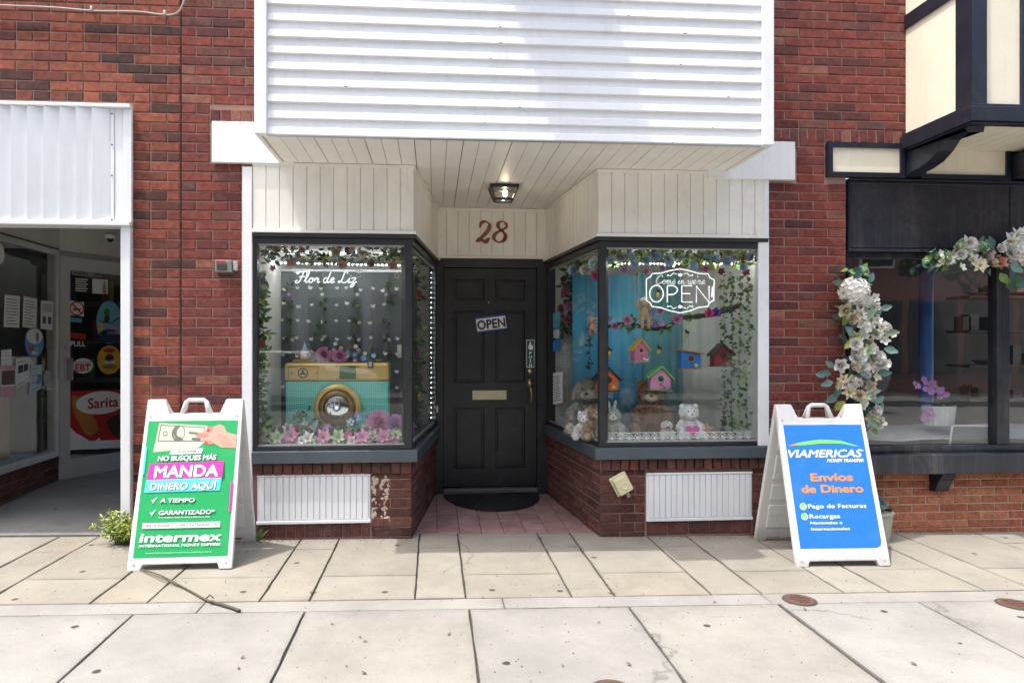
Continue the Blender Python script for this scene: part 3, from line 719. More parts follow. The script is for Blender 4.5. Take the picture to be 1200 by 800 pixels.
bx('trim', WHITE_PAINT, fp, X(145, FY), fx1, FY - .014, FY + .003, fz0 + .027, fz1 - .021, 0.003)
for py in (134, 170, 206, 258): MB().lathe([(0, 0), (.006, 0), (.004, .004), (0, .004)], (X(131.8, FY), FY - .0085, Z(131, py, FY)), (0, -1, 0), 8).build('rivet', DARK, fp)
bx('post', WHITE_PAINT, ls, X(142, FY), X(153.5, FY), FY - .012, .09, gz(-2.2) - .02, fz0 - .001, 0.004)
# floor that climbs towards the door
fl = MB(); yE = 0.16
fl.add([(-5, yE, gz(-5)), (xA - .0, yE, gz(xA)), (xA - .0, 3.4, .11), (-5, 3.4, .11), (-5, yE, -.1), (xA, yE, -.1), (xA, 3.4, -.1), (-5, 3.4, -.1)], [(0, 1, 2, 3), (4, 5, 1, 0), (5, 6, 2, 1), (7, 4, 0, 3), (6, 7, 3, 2), (7, 6, 5, 4)])
tag(fl.build('entry_ramp', RAMP), kind='structure')
K = V((P(67, 400, 1.92).x, 1.92)); W0 = V((P(0, 400, 0.98).x, 0.98)); wd = (K - W0).normalized(); WS = K - wd * 1.72      # side window wall, from the street back to the door
wn = V((wd.y, -wd.x)); Wlen = 1.72; wang = math.atan2(wd.y, wd.x)
ZH = 2.275
bs = MB().prism([(WS.x, WS.y, -.1), (K.x, K.y, -.1), (K.x - wn.x*.15, K.y - wn.y*.15, -.1), (WS.x - wn.x*.15, WS.y - wn.y*.15, -.1)], (0, 0, .425)).build('base_wall', MO_DARK, ls)
brick_field(bs, BR_BASE, (WS.x, WS.y, 0), wang, Wlen, -0.04, 0.232, shift=0.05); soldiers(bs, BR_BASE, (WS.x, WS.y, 0), wang, Wlen, 0.236, 0.322, proud=0.016)
def wallbar(name, mat, parent, u0, u1, z0, z1, d0, d1, bevel=0.003):
    a, b = WS + wd * u0, WS + wd * u1
    return MB().prism([(a.x + wn.x*d1, a.y + wn.y*d1, z0), (b.x + wn.x*d1, b.y + wn.y*d1, z0), (b.x + wn.x*d0, b.y + wn.y*d0, z0), (a.x + wn.x*d0, a.y + wn.y*d0, z0)], (0, 0, z1 - z0)).build(name, mat, parent, bevel=bevel)
wf = wallbar('window_frame', ALU, ls, 0, Wlen - .061, 0.326, 0.385, -.06, .03)
wallbar('rail', ALU, wf, 0, Wlen - .061, ZH - .05, ZH, -.05, .02)
wallbar('post', ALU, wf, Wlen - .06, Wlen - .005, 0.326, ZH, -.06, .02)
wallbar('pane', GLASS_L, wf, 0, Wlen - .061, 0.385, ZH - .05, -.006, 0.0, 0)
wallbar('header', M('off_white_plaster', (0.62, 0.60, 0.55), 0.8, dirt=0.3), ls, 0, Wlen + .02, ZH, 2.66, -.06, .012)
wallbar('header_trim', DARK, ls, 0, Wlen, ZH + .002, ZH + .016, .0125, .018, 0)
De = V((P(142, 400, 2.47).x, 2.47)); dd = (De - K).normalized(); dn = V((dd.y, -dd.x)); DLn = 1.02
def dbar(name, mat, parent, u0, u1, z0, z1, d0, d1, bevel=0.003):
    a, b = K + dd * u0, K + dd * u1
    return MB().prism([(a.x + dn.x*d1, a.y + dn.y*d1, z0), (b.x + dn.x*d1, b.y + dn.y*d1, z0), (b.x + dn.x*d0, b.y + dn.y*d0, z0), (a.x + dn.x*d0, a.y + dn.y*d0, z0)], (0, 0, z1 - z0)).build(name, mat, parent, bevel=bevel)
PALU = M('pale_aluminium', (.62, .62, .60), .45, .15, var=.08, dirt=.15)
dr = dbar('door', PALU, ls, 0.02, 0.125, 0.085, 2.23, -.045, 0.0)
dbar('stile', PALU, dr, DLn - .10, DLn, 0.085, 2.23, -.045, 0.0); dbar('rail', PALU, dr, 0.1255, DLn - .1005, 0.085, 0.27, -.044, -.001); dbar('rail', PALU, dr, 0.1255, DLn - .1005, 2.10, 2.23, -.044, -.001)
dbar('pane', GLASS_D, dr, 0.1255, DLn - .1005, 0.27, 2.10, -.020, -.015, 0)
dbar('lock_box', ALU, dr, 0.055, 0.135, 1.035, 1.25, .001, .035, 0.008)
dbar('pull_handle', ALU, dr, 0.06, 0.085, 1.33, 1.37, .001, .02, 0.008)
dbar('header', _mc['off_white_plaster'], ls, -.02, DLn + .4, ZH, 2.66, -.06, .0)
dbar('door_head', ALU, ls, 0, DLn + .2, 2.232, ZH - .001, -.05, .01)
bx('ceiling', M('entry_ceiling', (0.60, 0.58, 0.53), 0.8, dirt=0.3), ls, -5, xA - .03, 0.205, 3.3, 2.662, 2.70)
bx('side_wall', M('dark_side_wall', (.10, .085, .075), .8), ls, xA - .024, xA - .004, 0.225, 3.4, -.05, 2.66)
DOM = MB().lathe([(0, 0), (.05, 0), (.05, -.02), (.034, -.024), (0, -.024)], (0, 0, 0), n=18)
# dome security camera on the header
scp = hit(127, 278, (K.x, K.y, 0), (dn.x, dn.y, 0)) + V((dn.x, dn.y, 0)) * .03
cm = thing('security_camera', 'small white dome security camera above the corner shop door', 'camera', scp)
MB().lathe([(0, .03), (.045, .03), (.05, 0), (.04, -.02), (0, -.02)], scp, (0, 0, 1), 18).build('housing', WHITE_PAINT, cm, smooth=True); MB().ell(scp + V((0, 0, -.022)), (.032, .032, .03)).build('dome', M('smoked_dome', (.01, .01, .012), .1), cm, smooth=True)
# what the glass lets one see: back wall, shelf, tan carton, counter top
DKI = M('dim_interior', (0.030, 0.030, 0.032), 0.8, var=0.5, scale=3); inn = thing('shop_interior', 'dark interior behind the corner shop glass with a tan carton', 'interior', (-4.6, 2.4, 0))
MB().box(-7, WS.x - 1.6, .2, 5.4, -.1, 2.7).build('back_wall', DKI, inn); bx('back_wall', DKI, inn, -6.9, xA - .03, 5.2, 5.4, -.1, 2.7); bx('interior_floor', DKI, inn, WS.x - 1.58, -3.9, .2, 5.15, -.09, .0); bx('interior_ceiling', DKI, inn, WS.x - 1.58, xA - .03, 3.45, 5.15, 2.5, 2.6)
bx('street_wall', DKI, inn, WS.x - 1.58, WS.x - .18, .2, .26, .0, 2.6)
a = WS + wd * .55 - wn * .22
bx('carton', M('tan_cardboard', (0.36, 0.25, 0.14), 0.8), inn, a.x - .9, a.x, a.y - .3, a.y + .72, .38, .92, .004); bx('window_ledge', M('blue_white_ledge', (0.45, 0.52, 0.55), 0.4), inn, a.x - 1.0, a.x + .16, a.y - .35, K.y - .25, .34, .38)
for k in range(4): bx('shelf', M('shelf_grey', (.10, .10, .10), .6), inn, -6.2, -3.8, 4.3, 4.8, .4 + k * .5, .44 + k * .5)
for k in range(14):
    bx('packet', M('packet_%d' % (k % 5), [(.22, .05, .04), (.28, .22, .05), (.05, .1, .2), (.25, .25, .23), (.04, .14, .06)][k % 5], .5), inn, -5.6 + k * .12, -5.51 + k * .12, 4.33, 4.45, .44 + (k % 4) * .5, .70 + (k % 4) * .5)
# notices on the window
nW = (wn.x, wn.y, 0); oW = (WS.x, WS.y, 0)
def wsheet(name, label, cat, quad, mat, group=None, lines=0, pl=(oW, nW), art=None, lift=0.003):
    pts = [hit(px, py, *pl) for px, py in quad]; o = sheet(name, mat, pts, pl[1], lift); tag(o, label, cat, group)
    if len(pts) == 4:
        tl, tr, br, bl = pts; w = V(pl[1]).normalized()
        f = lambda a, b: tl.lerp(tr, a).lerp(bl.lerp(br, a), b)
        rg = random.Random(int(quad[0][0]))
        for k in range(lines):
            b = .12 + .76 * k / max(lines - 1, 1); e = rg.uniform(.55, .9)
            sheet('printed_line', M('grey_ink', (.12, .12, .13), .7), [f(.1, b), f(e, b), f(e, b + .022), f(.1, b + .022)], pl[1], lift + .0014, .0004, o)
        for (a0, a1, b0, b1, mt) in art or (): sheet('picture', mt, [f(a0, b0), f(a1, b0), f(a1, b1), f(a0, b1)], pl[1], lift + .0016, .0004, o)
    return o
cB, cR, cY, cG, cP, cC = M('print_blue', (.04, .22, .50), .5), M('print_red', (.48, .025, .03), .5), M('print_yellow', (.68, .42, .05), .5), M('print_green', (.05, .20, .06), .5), M('print_pink', (.62, .32, .42), .5), M('print_cyan', (.10, .40, .55), .5)
NG = 'notices taped to the corner shop glass'
wsheet('notice', 'typed white notice, leftmost of the upper row on the side window', 'notice', [(5, 345), (23, 347), (22, 384), (4, 383)], PAPER, NG, 9)
wsheet('notice', 'typed white notice, second of the upper row on the side window', 'notice', [(27, 347), (43, 350), (42, 385), (26, 383)], PAPER, NG, 9)
wsheet('notice', 'white notice with two dark pictures next to the window post', 'notice', [(47.5, 352), (62, 353), (61, 387), (47, 385)], PAPER, NG, 0, art=[(.15, .4, .55, .8, INKK), (.6, .85, .55, .8, INKK), (.1, .9, .1, .4, M('print_grey', (.5, .5, .5), .6))])
wsheet('notice', 'small plain white notice above the pink flyer', 'notice', [(1, 410), (13, 409), (13, 428), (1, 428)], PAPER, NG, 4)
wsheet('flyer', 'pink and white flyer with a dark photo at the left edge', 'flyer', [(0, 429), (18, 428), (17, 465), (0, 466)], PAPER, NG, 0, art=[(.0, 1, .0, .12, cP), (.05, .95, .14, .6, M('print_brown', (.12, .06, .05), .6)), (.0, 1, .65, 1, cP)])
wsheet('flyer', 'white flyer with two small dark photos beside the pink flyer', 'flyer', [(18, 420), (35, 418), (34, 447), (18, 456)], PAPER, NG, 3, art=[(.15, .5, .25, .5, INKK), (.55, .85, .25, .5, INKK)])
wsheet('flyer', 'pale blue and white flyer below the oval ice-cream sticker', 'flyer', [(36, 428), (49, 427), (48, 455), (33, 463)], M('pale_blue_paper', (.55, .68, .72), .6), NG, 4, art=[(.6, .95, .4, .75, cB)])
wsheet('notice', 'small olive notice low beside the window post', 'notice', [(54, 387), (61, 388), (61, 409), (54, 409)], M('olive_paper', (.25, .24, .10), .6), NG, 3)
def wsticker(name, label, px, py, ra, rb, mat, pl, uxy, group='round stickers on the corner shop glass', inner=None, lift=.003):
    c = hit(px, py, *pl); k = (hit(px + 1, py, *pl) - hit(px, py, *pl)).length; kz = (hit(px, py - 1, *pl) - c).length
    ux, uz = V(uxy), V((0, 0, 1)); o = sheet(name, mat, ovalpts(c, ux, uz, ra * k, rb * kz), pl[1], lift); tag(o, label, 'sticker', group)
    for (dx, dy, a, b, mt) in inner or (): sheet('printed_shape', mt, ovalpts(c + ux * (dx * k) - uz * (dy * kz), ux, uz, a * k, b * kz, 20), pl[1], lift + .0014, .0004, o)
    return o, c, k, kz
uw = (wd.x, wd.y, 0)
wsticker('oval_sticker', 'blue and white oval ice-cream sticker on the side window', 40, 401, 11, 18, cB, (oW, nW), uw, inner=[(0, -7, 9.5, 9, PAPER), (3, -6, 2, 6, M('print_brown', (.12, .06, .05), .6)), (-4, 8, 3.5, 4, cR), (2, 8, 3.2, 4, cC), (0, 12, 4, 2.5, PAPER)])
wsticker('round_sticker', 'plain grey round sticker low beside the window post', 55, 443, 4.5, 9.5, M('print_greyw', (.42, .43, .45), .5), (oW, nW), uw)
wsticker('round_sticker', 'plain white round sticker cut by the left edge of the picture', -1, 297, 5.5, 12.5, PAPER, (oW, nW), uw)
# stickers on the glass door
nD = (dn.x, dn.y, 0); oD = (K.x - dn.x*.015, K.y - dn.y*.015, 0); ud = (dd.x, dd.y, 0); UD = V(ud); UZ = V((0, 0, 1)); plD = (oD, nD)
BOARD = M('price_board', (.02, .02, .022), .4)
o = wsheet('number_plate', 'grey plate with dark lettering at the top of the glass door', 'plate', [(84, 314), (119, 316), (119, 325), (84, 322)], M('plate_grey', (.34, .33, .30), .5), pl=plD)
text('DUNO · ON', o, hit(101.5, 322.2, *plD), UD, UZ, height=.038, mat=INKK, lift=.0052, bold=.02)
o = wsheet('price_board', 'black price board with white rows and a bottle picture on the glass door', 'price board', [(86, 325), (127, 328), (127, 345), (86, 343)], BOARD, pl=plD,
           art=[(.52, .98, .0, .98, PAPER), (.82, .92, .3, .95, cR), (.85, .89, .1, .3, cR)] + [(.05 + .0 * k, .40 - .05 * (k % 2), .06 + k * .15, .13 + k * .15, PAPER) for k in range(6)])
o = wsheet('no_smoking_sign', 'white no smoking sign on the glass door', 'sign', [(81.5, 352), (98, 354), (98, 371), (81.5, 369)], PAPER, pl=plD)
c = hit(89.7, 361.5, *plD); m = MB()
rp = [c + V(nD) * .0052 + UD * (.066 * cos(2*pi*k/24)) + UZ * (.066 * sin(2*pi*k/24)) for k in range(24)]
m.tube(rp, .008, 5, closed=True); m.tube([c + V(nD) * .0052 + UD * -.047 + UZ * .047, c + V(nD) * .0052 + UD * .047 + UZ * -.047], .007, 5); m.build('prohibition_ring', cR, o)
m = MB(); m.obox(c + V(nD) * .0048 - UZ * .008, (.075, .001, .016), Matrix.Rotation(math.atan2(dd.y, dd.x), 3, 'Z')); m.build('cigarette', INKK, o)
o = wsheet('small_label', 'small blue label under the no smoking sign', 'label', [(82, 371.5), (96, 373), (96, 378), (82, 377)], cC, pl=plD)
o, c, k, kz = wsticker('oval_sticker', 'large blue oval sticker with a parrot on a branch, on the glass door', 128, 377.5, 15, 25, M('sky_print', (.16, .42, .56), .5), plD, ud, inner=[(0, 16, 12, 8, M('deep_blue_print', (.015, .04, .10), .5)), (-3, -11, 3.5, 5, cG), (-3, -4, 3.2, 5, M('print_brown2', (.08, .03, .02), .6)), (-10, 5, 3, 5, cY), (-4, 10, 4, 6, cC)])
m = MB(); m.tube([c + V(nD) * .0056 + UD * (-11*k) - UZ * (-.5*kz), c + V(nD) * .0056 + UD * (2*k) - UZ * (1*kz), c + V(nD) * .0056 + UD * (12*k) - UZ * (-6*kz)], .006, 5); m.build('printed_branch', INKK, o)
text('DESPENSA', o, c + UD * (6*k) - UZ * (8*kz), UD, UZ, height=.032, mat=cP, lift=.006, bold=.02); text('LATINA', o, c + UD * (6*k) - UZ * (14*kz), UD, UZ, height=.032, mat=cP, lift=.006, bold=.02)
o, c, k, kz = wsticker('round_sticker', 'yellow round sticker with a dark emblem on the glass door', 128, 421.5, 14, 17, cY, plD, ud, inner=[(0, -11, 7, 2.5, cR), (0, -2, 5, 5, M('print_brown2', (.08, .03, .02), .6)), (0, 2, 7, 2, PAPER), (0, 8, 9, 2.5, M('print_olive', (.28, .20, .03), .6))])
o, c, k, kz = wsticker('oval_sticker', 'white oval sticker with red letters EBT on the glass door', 97, 428.5, 12, 9, PAPER, plD, ud)
text('EBT', o, c - UZ * (6*kz), UD, UZ, height=.068, mat=cR, lift=.0052, bold=.03); text('WE ACCEPT', o, c + UZ * (2*kz), UD, UZ, height=.022, mat=cR, lift=.0052)
o = wsheet('pull_sticker', 'dark sticker with white word PULL and a red tag on the glass door', 'sticker', [(81.5, 389), (101, 391), (101, 408), (81.5, 407)], M('sticker_black', (.012, .012, .014), .4), pl=plD, art=[(.0, .95, .02, .38, cR)])
text('PULL', o, hit(91, 405.5, *plD), UD, UZ, height=.05, mat=INKW, lift=.0056, bold=.03)
o = wsheet('ice_cream_poster', 'red ice-cream poster with an orange bar and a white oval, low on the glass door', 'poster', [(81.5, 458), (150, 456), (150, 524), (81.5, 527)], cR, pl=plD, art=[(.0, 1, .86, 1, PAPER)])
f = lambda a, b: hit(81.5 + 68.5 * a, 458 + 68 * b, *plD)
sheet('printed_bar', M('print_orange', (.52, .19, .04), .5), [f(a, b) for a, b in ((.03, .12), (.08, .07), (.2, .12), (.45, .52), (.5, .66), (.36, .78), (.26, .74), (.05, .36))], nD, .0046, .0004, o)
sheet('printed_splash', PAPER, [f(a, b) for a, b in ((.0, .62), (.1, .72), (.25, .8), (.4, .9), (.5, .8), (.58, .94), (.5, 1), (.0, 1))], nD, .0048, .0004, o)
sheet('printed_bar', M('print_choc', (.06, .03, .025), .5), [f(a, b) for a, b in ((.62, .52), (.75, .42), (1, .36), (1, .9), (.8, .8), (.66, .66))], nD, .0046, .0004, o)
c = f(.54, .2); sheet('printed_oval', PAPER, ovalpts(c, UD, UZ, .26, .115), nD, .005, .0004, o); text('Sarita', o, c - UZ * .05 + UD * .02, UD, UZ, height=.105, mat=cR, lift=.0062, bold=.025)

# ================================================================ the dark shop and the oriel at the right edge
rs = thing('dark_shopfront', 'black and navy painted shopfront under a cream half-timbered oriel, at the right edge', 'shopfront', (X(1110, 0), 0.2, 0))
rx0, rx1 = xRs, 6.2
R_ = lambda py: Z(1100, py, 0)
zA, zB, zC_, zD_, zE_ = R_(553), R_(530), R_(522), R_(303), R_(296)
bw = MB().box(rx0, rx1, 0.06, .3, BASEZ, zA + .02).build('base_wall', MO_PALE, rs)
brick_field(bw, BR_ORANGE, (rx0, .06, 0), 0, 2.5, -.065, zA, course=0.0608)
bx('sill', NAVY, rs, rx0 + .0, rx1, -0.085, .20, zA, zB, 0.008)
bx('window_bottom_rail', NAVY, rs, rx0, rx1, 0.02, .10, zB, zC_, 0.004)
bx('window_head', NAVY, rs, rx0, rx1, 0.03, .10, zD_, zE_ - .001, 0.004)
bx('head_moulding', NAVY, rs, rx0, rx1, -0.03, .10, zE_, zE_ + .02, 0.006)
sg = bx('signboard', NAVY, rs, rx0 + .012, rx1, 0.0, .10, zE_ + .021, R_(214), 0.003)
for z_ in (zE_ + .032, R_(214) - .022): bx('bead', NAVY, sg, rx0 + .02, rx1, -.009, .0005, z_, z_ + .011, .003)
for x_ in (rx0 + .02, rx0 + 1.28, rx0 + 2.2): bx('bead', NAVY, sg, x_, x_ + .011, -.0085, .0005, zE_ + .044, R_(214) - .023, .003)
bx('side_post', NAVY, rs, rx0 + .001, rx0 + .036, 0.012, .11, zC_ + .001, zD_ - .001, 0.004)
for a, b in ((1166, 1181), ): bx('mullion', NAVY, rs, X(a, .03), X(b, .03), 0.012, .10, zC_ + .001, zD_ - .001, 0.004)
bx('pane', GLASS_D, rs, rx0 + .037, X(1166, .03) - .001, .055, .061, zC_, zD_); bx('pane', GLASS_D, rs, X(1181, .03) + .001, rx1, .055, .061, zC_, zD_)
# corbel under the sill
cxp = X(1103, .0)
cb = [(.058, zA - .002), (-.075, zA - .002), (-.078, zA - .03), (-.05, zA - .055), (-.03, zA - .09), (-.015, zA - .13), (.0, zA - .145), (.058, zA - .15)]
MB().prism([(cxp - .055, y, z) for y, z in cb], (.11, 0, 0)).build('corbel', NAVYT, rs, bevel=0.003)
# frieze: framed cream panels
def framed(x0, x1, z0, z1, y=-.045):
    o = bx('frieze_panel', STUCCO, rs, x0 + .03, x1 - .03, y + .018, y + .05, z0 + .03, z1 - .03)
    m = MB(); m.box(x0, x1, y, y + .05, z0, z0 + .034).box(x0, x1, y, y + .05, z1 - .034, z1).box(x0, x0 + .034, y + .0006, y + .05, z0 + .034, z1 - .034).box(x1 - .034, x1, y + .0006, y + .05, z0 + .034, z1 - .034)
    m.build('frame', NAVYT, o)
bx('upper_wall', NAVYT, rs, rx0 + .1, rx1, .03, .12, zFr0 - .01, 4.7); OY = -0.67; xO = X(1140, OY)
framed(X(967, 0), xO - .006, zFr0, zFr1 - .004); zb_ = zFr0 + .022
framed(xO + .135, xO + .84, zFr0, zFr1 + .005, -.03); framed(xO + .97, xO + 1.7, zFr0, zFr1 + .005, -.03); framed(xO + 1.83, rx1, zFr0, zFr1 + .005, -.03)
ZO0, ZO1 = Z(1142, 145, OY), Z(1140, 123, OY)
orl = bx('oriel', STUCCO, rs, xO + .02, rx1, OY + .02, -.0125, ZO0 + .06, 4.7)
tr = MB(); tr.box(xO - .03, xO + .018, OY - .03, .0 - .013, ZO0 + .012, ZO1 - .015).box(xO + .018, rx1, OY - .03, OY + .018, ZO0 + .012, ZO1 - .015).box(xO - .012, xO + .019, OY - .012, -.013, ZO1 - .0145, ZO1 + .008).box(xO + .019, rx1, OY - .012, OY + .019, ZO1 - .0145, ZO1 + .008).box(xO - .012, xO + .05, OY - .012, -.013, ZO0, ZO0 + .0115).box(xO + .05, rx1, OY - .012, OY + .05, ZO0, ZO0 + .0115)
tr.build('base_trim', NAVYT, orl, bevel=0.004)
MB().box(xO, xO + .10, OY, OY + .15, ZO1 + .009, 4.7).build('corner_timber', NAVYT, orl, bevel=0.004)
bx('timber', NAVYT, orl, xO + .004, xO + .03, OY + .151, -.0135, Z(1055, 36, 0), Z(1055, 20, 0), 0.003)
for q in (0.34, .9, 1.5): bx('timber', NAVYT, orl, xO + q, xO + q + .11, OY + .003, OY + .03, ZO1 + .009, 4.7, 0.003)
ob = xO + .01
while ob < rx1 - .1:
    bx('soffit_board', STUCCO, orl, ob, ob + .094, OY + .04, -.015, ZO0 + .001 + .02, ZO0 + .034, 0.002); ob += .097
def bracket(x0):
    pr = [(-.013, zFr0 + .01), (-.05, zFr0 + .01), (-.10, zFr0 + .03), (-.17, zFr0 + .035), (-.27, zFr0 + .06), (-.36, zFr0 + .11), (-.42, zFr0 + .165), (-.50, zFr0 + .19), (-.58, zFr0 + .20), (-.62, ZO0 - .04), (-.63, ZO0 - .001), (-.013, ZO0 - .001)]
    MB().prism([(x0, y, min(z, ZO0 - .001)) for y, z in pr], (.115, 0, 0)).build('bracket', NAVYT, orl, bevel=0.004)
for q in (.004, .85, 1.71): bracket(xO + q)
bx('ledge', NAVYT, rs, rx0 + .012, rx1, -.016, .10, R_(213.5), zFr0 - .0015, .003)
# inside: white covered table, blue post, dim walls, shelving
ri = thing('shop_interior', 'dim interior behind the dark shopfront glass with a blue post and a white covered table', 'interior', (4.2, 1.2, 0))
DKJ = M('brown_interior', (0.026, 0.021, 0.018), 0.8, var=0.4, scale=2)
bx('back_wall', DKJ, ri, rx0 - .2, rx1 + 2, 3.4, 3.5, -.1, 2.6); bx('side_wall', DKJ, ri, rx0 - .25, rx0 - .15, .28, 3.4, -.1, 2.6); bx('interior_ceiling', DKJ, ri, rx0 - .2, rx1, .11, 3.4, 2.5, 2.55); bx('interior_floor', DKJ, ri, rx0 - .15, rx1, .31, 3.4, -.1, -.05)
MB().lathe([(.055, 0), (.055, 2.5)], (X(1085, .75), .75, 0), n=18).build('blue_post', M('blue_gloss', (.03, .17, .52), .3), ri, smooth=True)
zt = Z(1100, 500, .5)
tb = MB(); 
for i in range(14):
    for j in range(5): tb.v.append(V((rx0 + .05 + i * .16, .14 + j * .14, zt - .055 * (j == 0) + .008 * sin(i * 1.7 + j * 2.1))))
for i in range(13):
    for j in range(4): tb.f.append([i*5+j, (i+1)*5+j, (i+1)*5+j+1, i*5+j+1]); tb.m.append(0)
tb.build('table_cloth', M('white_cloth', (.45, .45, .44), .8, var=.1), ri, smooth=True)
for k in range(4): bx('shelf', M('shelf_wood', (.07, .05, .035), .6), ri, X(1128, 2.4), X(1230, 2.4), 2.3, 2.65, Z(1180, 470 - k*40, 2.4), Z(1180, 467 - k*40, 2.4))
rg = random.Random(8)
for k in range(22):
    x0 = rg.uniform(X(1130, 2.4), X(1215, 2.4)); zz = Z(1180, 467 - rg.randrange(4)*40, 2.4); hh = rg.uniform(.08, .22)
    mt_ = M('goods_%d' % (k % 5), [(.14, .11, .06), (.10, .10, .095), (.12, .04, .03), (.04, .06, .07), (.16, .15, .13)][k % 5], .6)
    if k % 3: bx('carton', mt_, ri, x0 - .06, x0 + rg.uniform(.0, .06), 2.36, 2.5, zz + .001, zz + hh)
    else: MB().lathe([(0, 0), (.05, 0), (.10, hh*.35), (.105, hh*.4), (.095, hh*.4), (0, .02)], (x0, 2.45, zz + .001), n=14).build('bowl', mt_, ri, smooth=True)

# ================================================================ across the street (seen in the glass)
far_walk = slope_sheet('far_sidewalk', SLAB, -40, 40, -17.0, -13.5, -0.03, 0.2)
FBR = [M('far_brick_red', (.30, .12, .09), .85, var=.3, scale=9), M('far_stucco_grey', (.55, .53, .49), .8, var=.15), M('far_brick_brown', (.28, .18, .13), .85, var=.3, scale=9)]
FCAR = None
FWIN = M('far_window_glass', (.02, .025, .03), .08)
def far_building(x0, x1, h, mat, lab):
    t = thing('town_building', lab, 'building', ((x0 + x1) / 2, -17.2, 0), 'buildings across the street')
    bx('wall', mat, t, x0 + .02, x1 - .02, -26, -17.2, -.6, h); c = bx('cornice', WHITE_PAINT, t, x0 + .02, x1 - .02, -17.19, -16.75, h - .5, h - .05)
    n = int((x1 - x0 - .5) / .5)
    for i in range(n): bx('dentil', WHITE_PAINT, c, x0 + .3 + i*.5, x0 + .5 + i*.5, -17.19, -16.85, h - .8, h - .51)
    nx = int((x1 - x0) / 2.0); s = (x1 - x0) / nx
    for i in range(nx):
        for zz in (4.0, 7.0):
            if zz + 2 < h: 
                wv = bx('window', WHITE_PAINT, t, x0 + (i+.5)*s - .6, x0 + (i+.5)*s + .6, -17.195, -17.12, zz, zz + 1.8); bx('window_glass', FWIN, wv, x0 + (i+.5)*s - .52, x0 + (i+.5)*s + .52, -17.119, -17.10, zz + .08, zz + 1.72)
        dv = bx('shop_window', NAVYT, t, x0 + (i+.5)*s - .85, x0 + (i+.5)*s + .85, -17.195, -17.1, .4, 2.9); bx('window_glass', FWIN, dv, x0 + (i+.5)*s - .75, x0 + (i+.5)*s + .75, -17.099, -17.08, .5, 2.8)
far_building(-22, -11, 8.5, FBR[0], 'red brick town building across the street, seen in the corner shop glass')
far_building(-11, -2, 9.6, FBR[1], 'grey stucco town building across the street, reflected in the display windows')
far_building(-2, 8, 8.8, FBR[2], 'brown brick town building across the street, reflected beside the door')
far_building(8, 22, 9.3, FBR[0], 'long red brick town building across the street, reflected in the dark shop glass')

def parked_car(x, label, paint):
    """side-on saloon at the far kerb, nose to +x"""
    t = thing('parked_car', label, 'car', (x, -12.3, -.19), 'cars parked across the street'); pf = [(-2.2, .45), (-2.25, .75), (-2.1, .98), (-1.5, 1.02), (-.95, 1.42), (.45, 1.45), (1.15, 1.05), (2.0, .92), (2.25, .70), (2.2, .42), (1.75, .36), (1.65, .62), (1.3, .70), (.95, .62), (.85, .34), (-.85, .34), (-.95, .62), (-1.3, .70), (-1.65, .62), (-1.75, .38)]
    MB().prism([(x + a, -13.1, b - .19) for a, b in pf], (0, 1.7, 0)).build('body', paint, t, bevel=.06, seg=3)
    for q in ([(-1.35, 1.04), (-.9, 1.36), (-.3, 1.39), (-.3, 1.04)], [(-.24, 1.04), (-.24, 1.39), (.4, 1.39), (.95, 1.06)]): MB().prism([(x + a, -11.41, b - .19) for a, b in q], (0, .025, 0)).build('side_window', FWIN, t)
    for a in (-1.3, 1.3):
        w_ = MB().lathe([(0, 0), (.30, 0), (.32, .05), (.32, .2), (0, .2)], (x + a, -11.6, .14), (0, 1, 0), 24).build('wheel', BLACKM, t); MB().lathe([(0, 0), (.2, 0), (.18, .02), (0, .02)], (x + a, -11.399, .14), (0, 1, 0), 18).build('hub_cap', ALU, w_)
    bx('head_lamp', M('lamp_clear', (.6, .6, .6), .2), t, x + 2.1, x + 2.27, -11.7, -11.45, .5, .62)
parked_car(-3.6, 'white saloon parked across the street, reflected in the left display', M('car_white', (.7, .7, .7), .25, var=0)); parked_car(3.4, 'black saloon parked across the street, reflected in the right display', M('car_black', (.012, .012, .014), .2, var=0)); parked_car(9.2, 'silver saloon parked across the street, reflected in the dark shop glass', M('car_silver', (.4, .41, .42), .3, .5, var=0))

# ================================================================ the two A-frame signs
tS = NT('white_sign_plastic'); sxx = tS.n('ShaderNodeSeparateXYZ'); tS.l(tS.world(), sxx.inputs[0])
low = tS.ramp(tS.math('ADD', sxx.outputs[2], tS.math('MULTIPLY', tS.noise(18, 5, .7), .16)), [(.07, (1, 1, 1)), (.17, (0, 0, 0))])
scf = tS.math('MULTIPLY', tS.ramp(tS.noise(5, 8, .75), [(.52, (0, 0, 0)), (.7, (1, 1, 1))]), tS.ramp(tS.noise(60, 5, .7), [(.45, (0, 0, 0)), (.62, (1, 1, 1))]))
cS = tS.mix(tS.math('MULTIPLY', tS.math('MAXIMUM', low, scf), .5), (.70, .695, .675), (.22, .19, .15))
tS.princ(cS, .42, 0, tS.bump(tS.noise(220, 3), .12, .002)); SIGNW = tS.m
SW, SH, SY = 0.61, 1.045, 0.315                        # width, slant length, half spread
SANG = math.asin(SY / (SH + .05))
class Panel:
    """one leaf of the sign; u across (seen from outside), v up the slant"""
    def __init__(s, front):
        k = -1 if front else 1
        s.ux = V((1, 0, 0)) if front else V((-1, 0, 0)); s.o = V((0, k * SY, 0))
        s.uy = V((0, -k * sin(SANG), cos(SANG))); s.n = s.ux.cross(s.uy)
    def p(s, u, v, d=0.0): return s.o + s.ux * u + s.uy * v + s.n * d
    def poly(s, pts, d, th, name, mat, parent): return MB().prism([s.p(u, v, d) for u, v in pts], s.n * th).build(name, mat, parent)
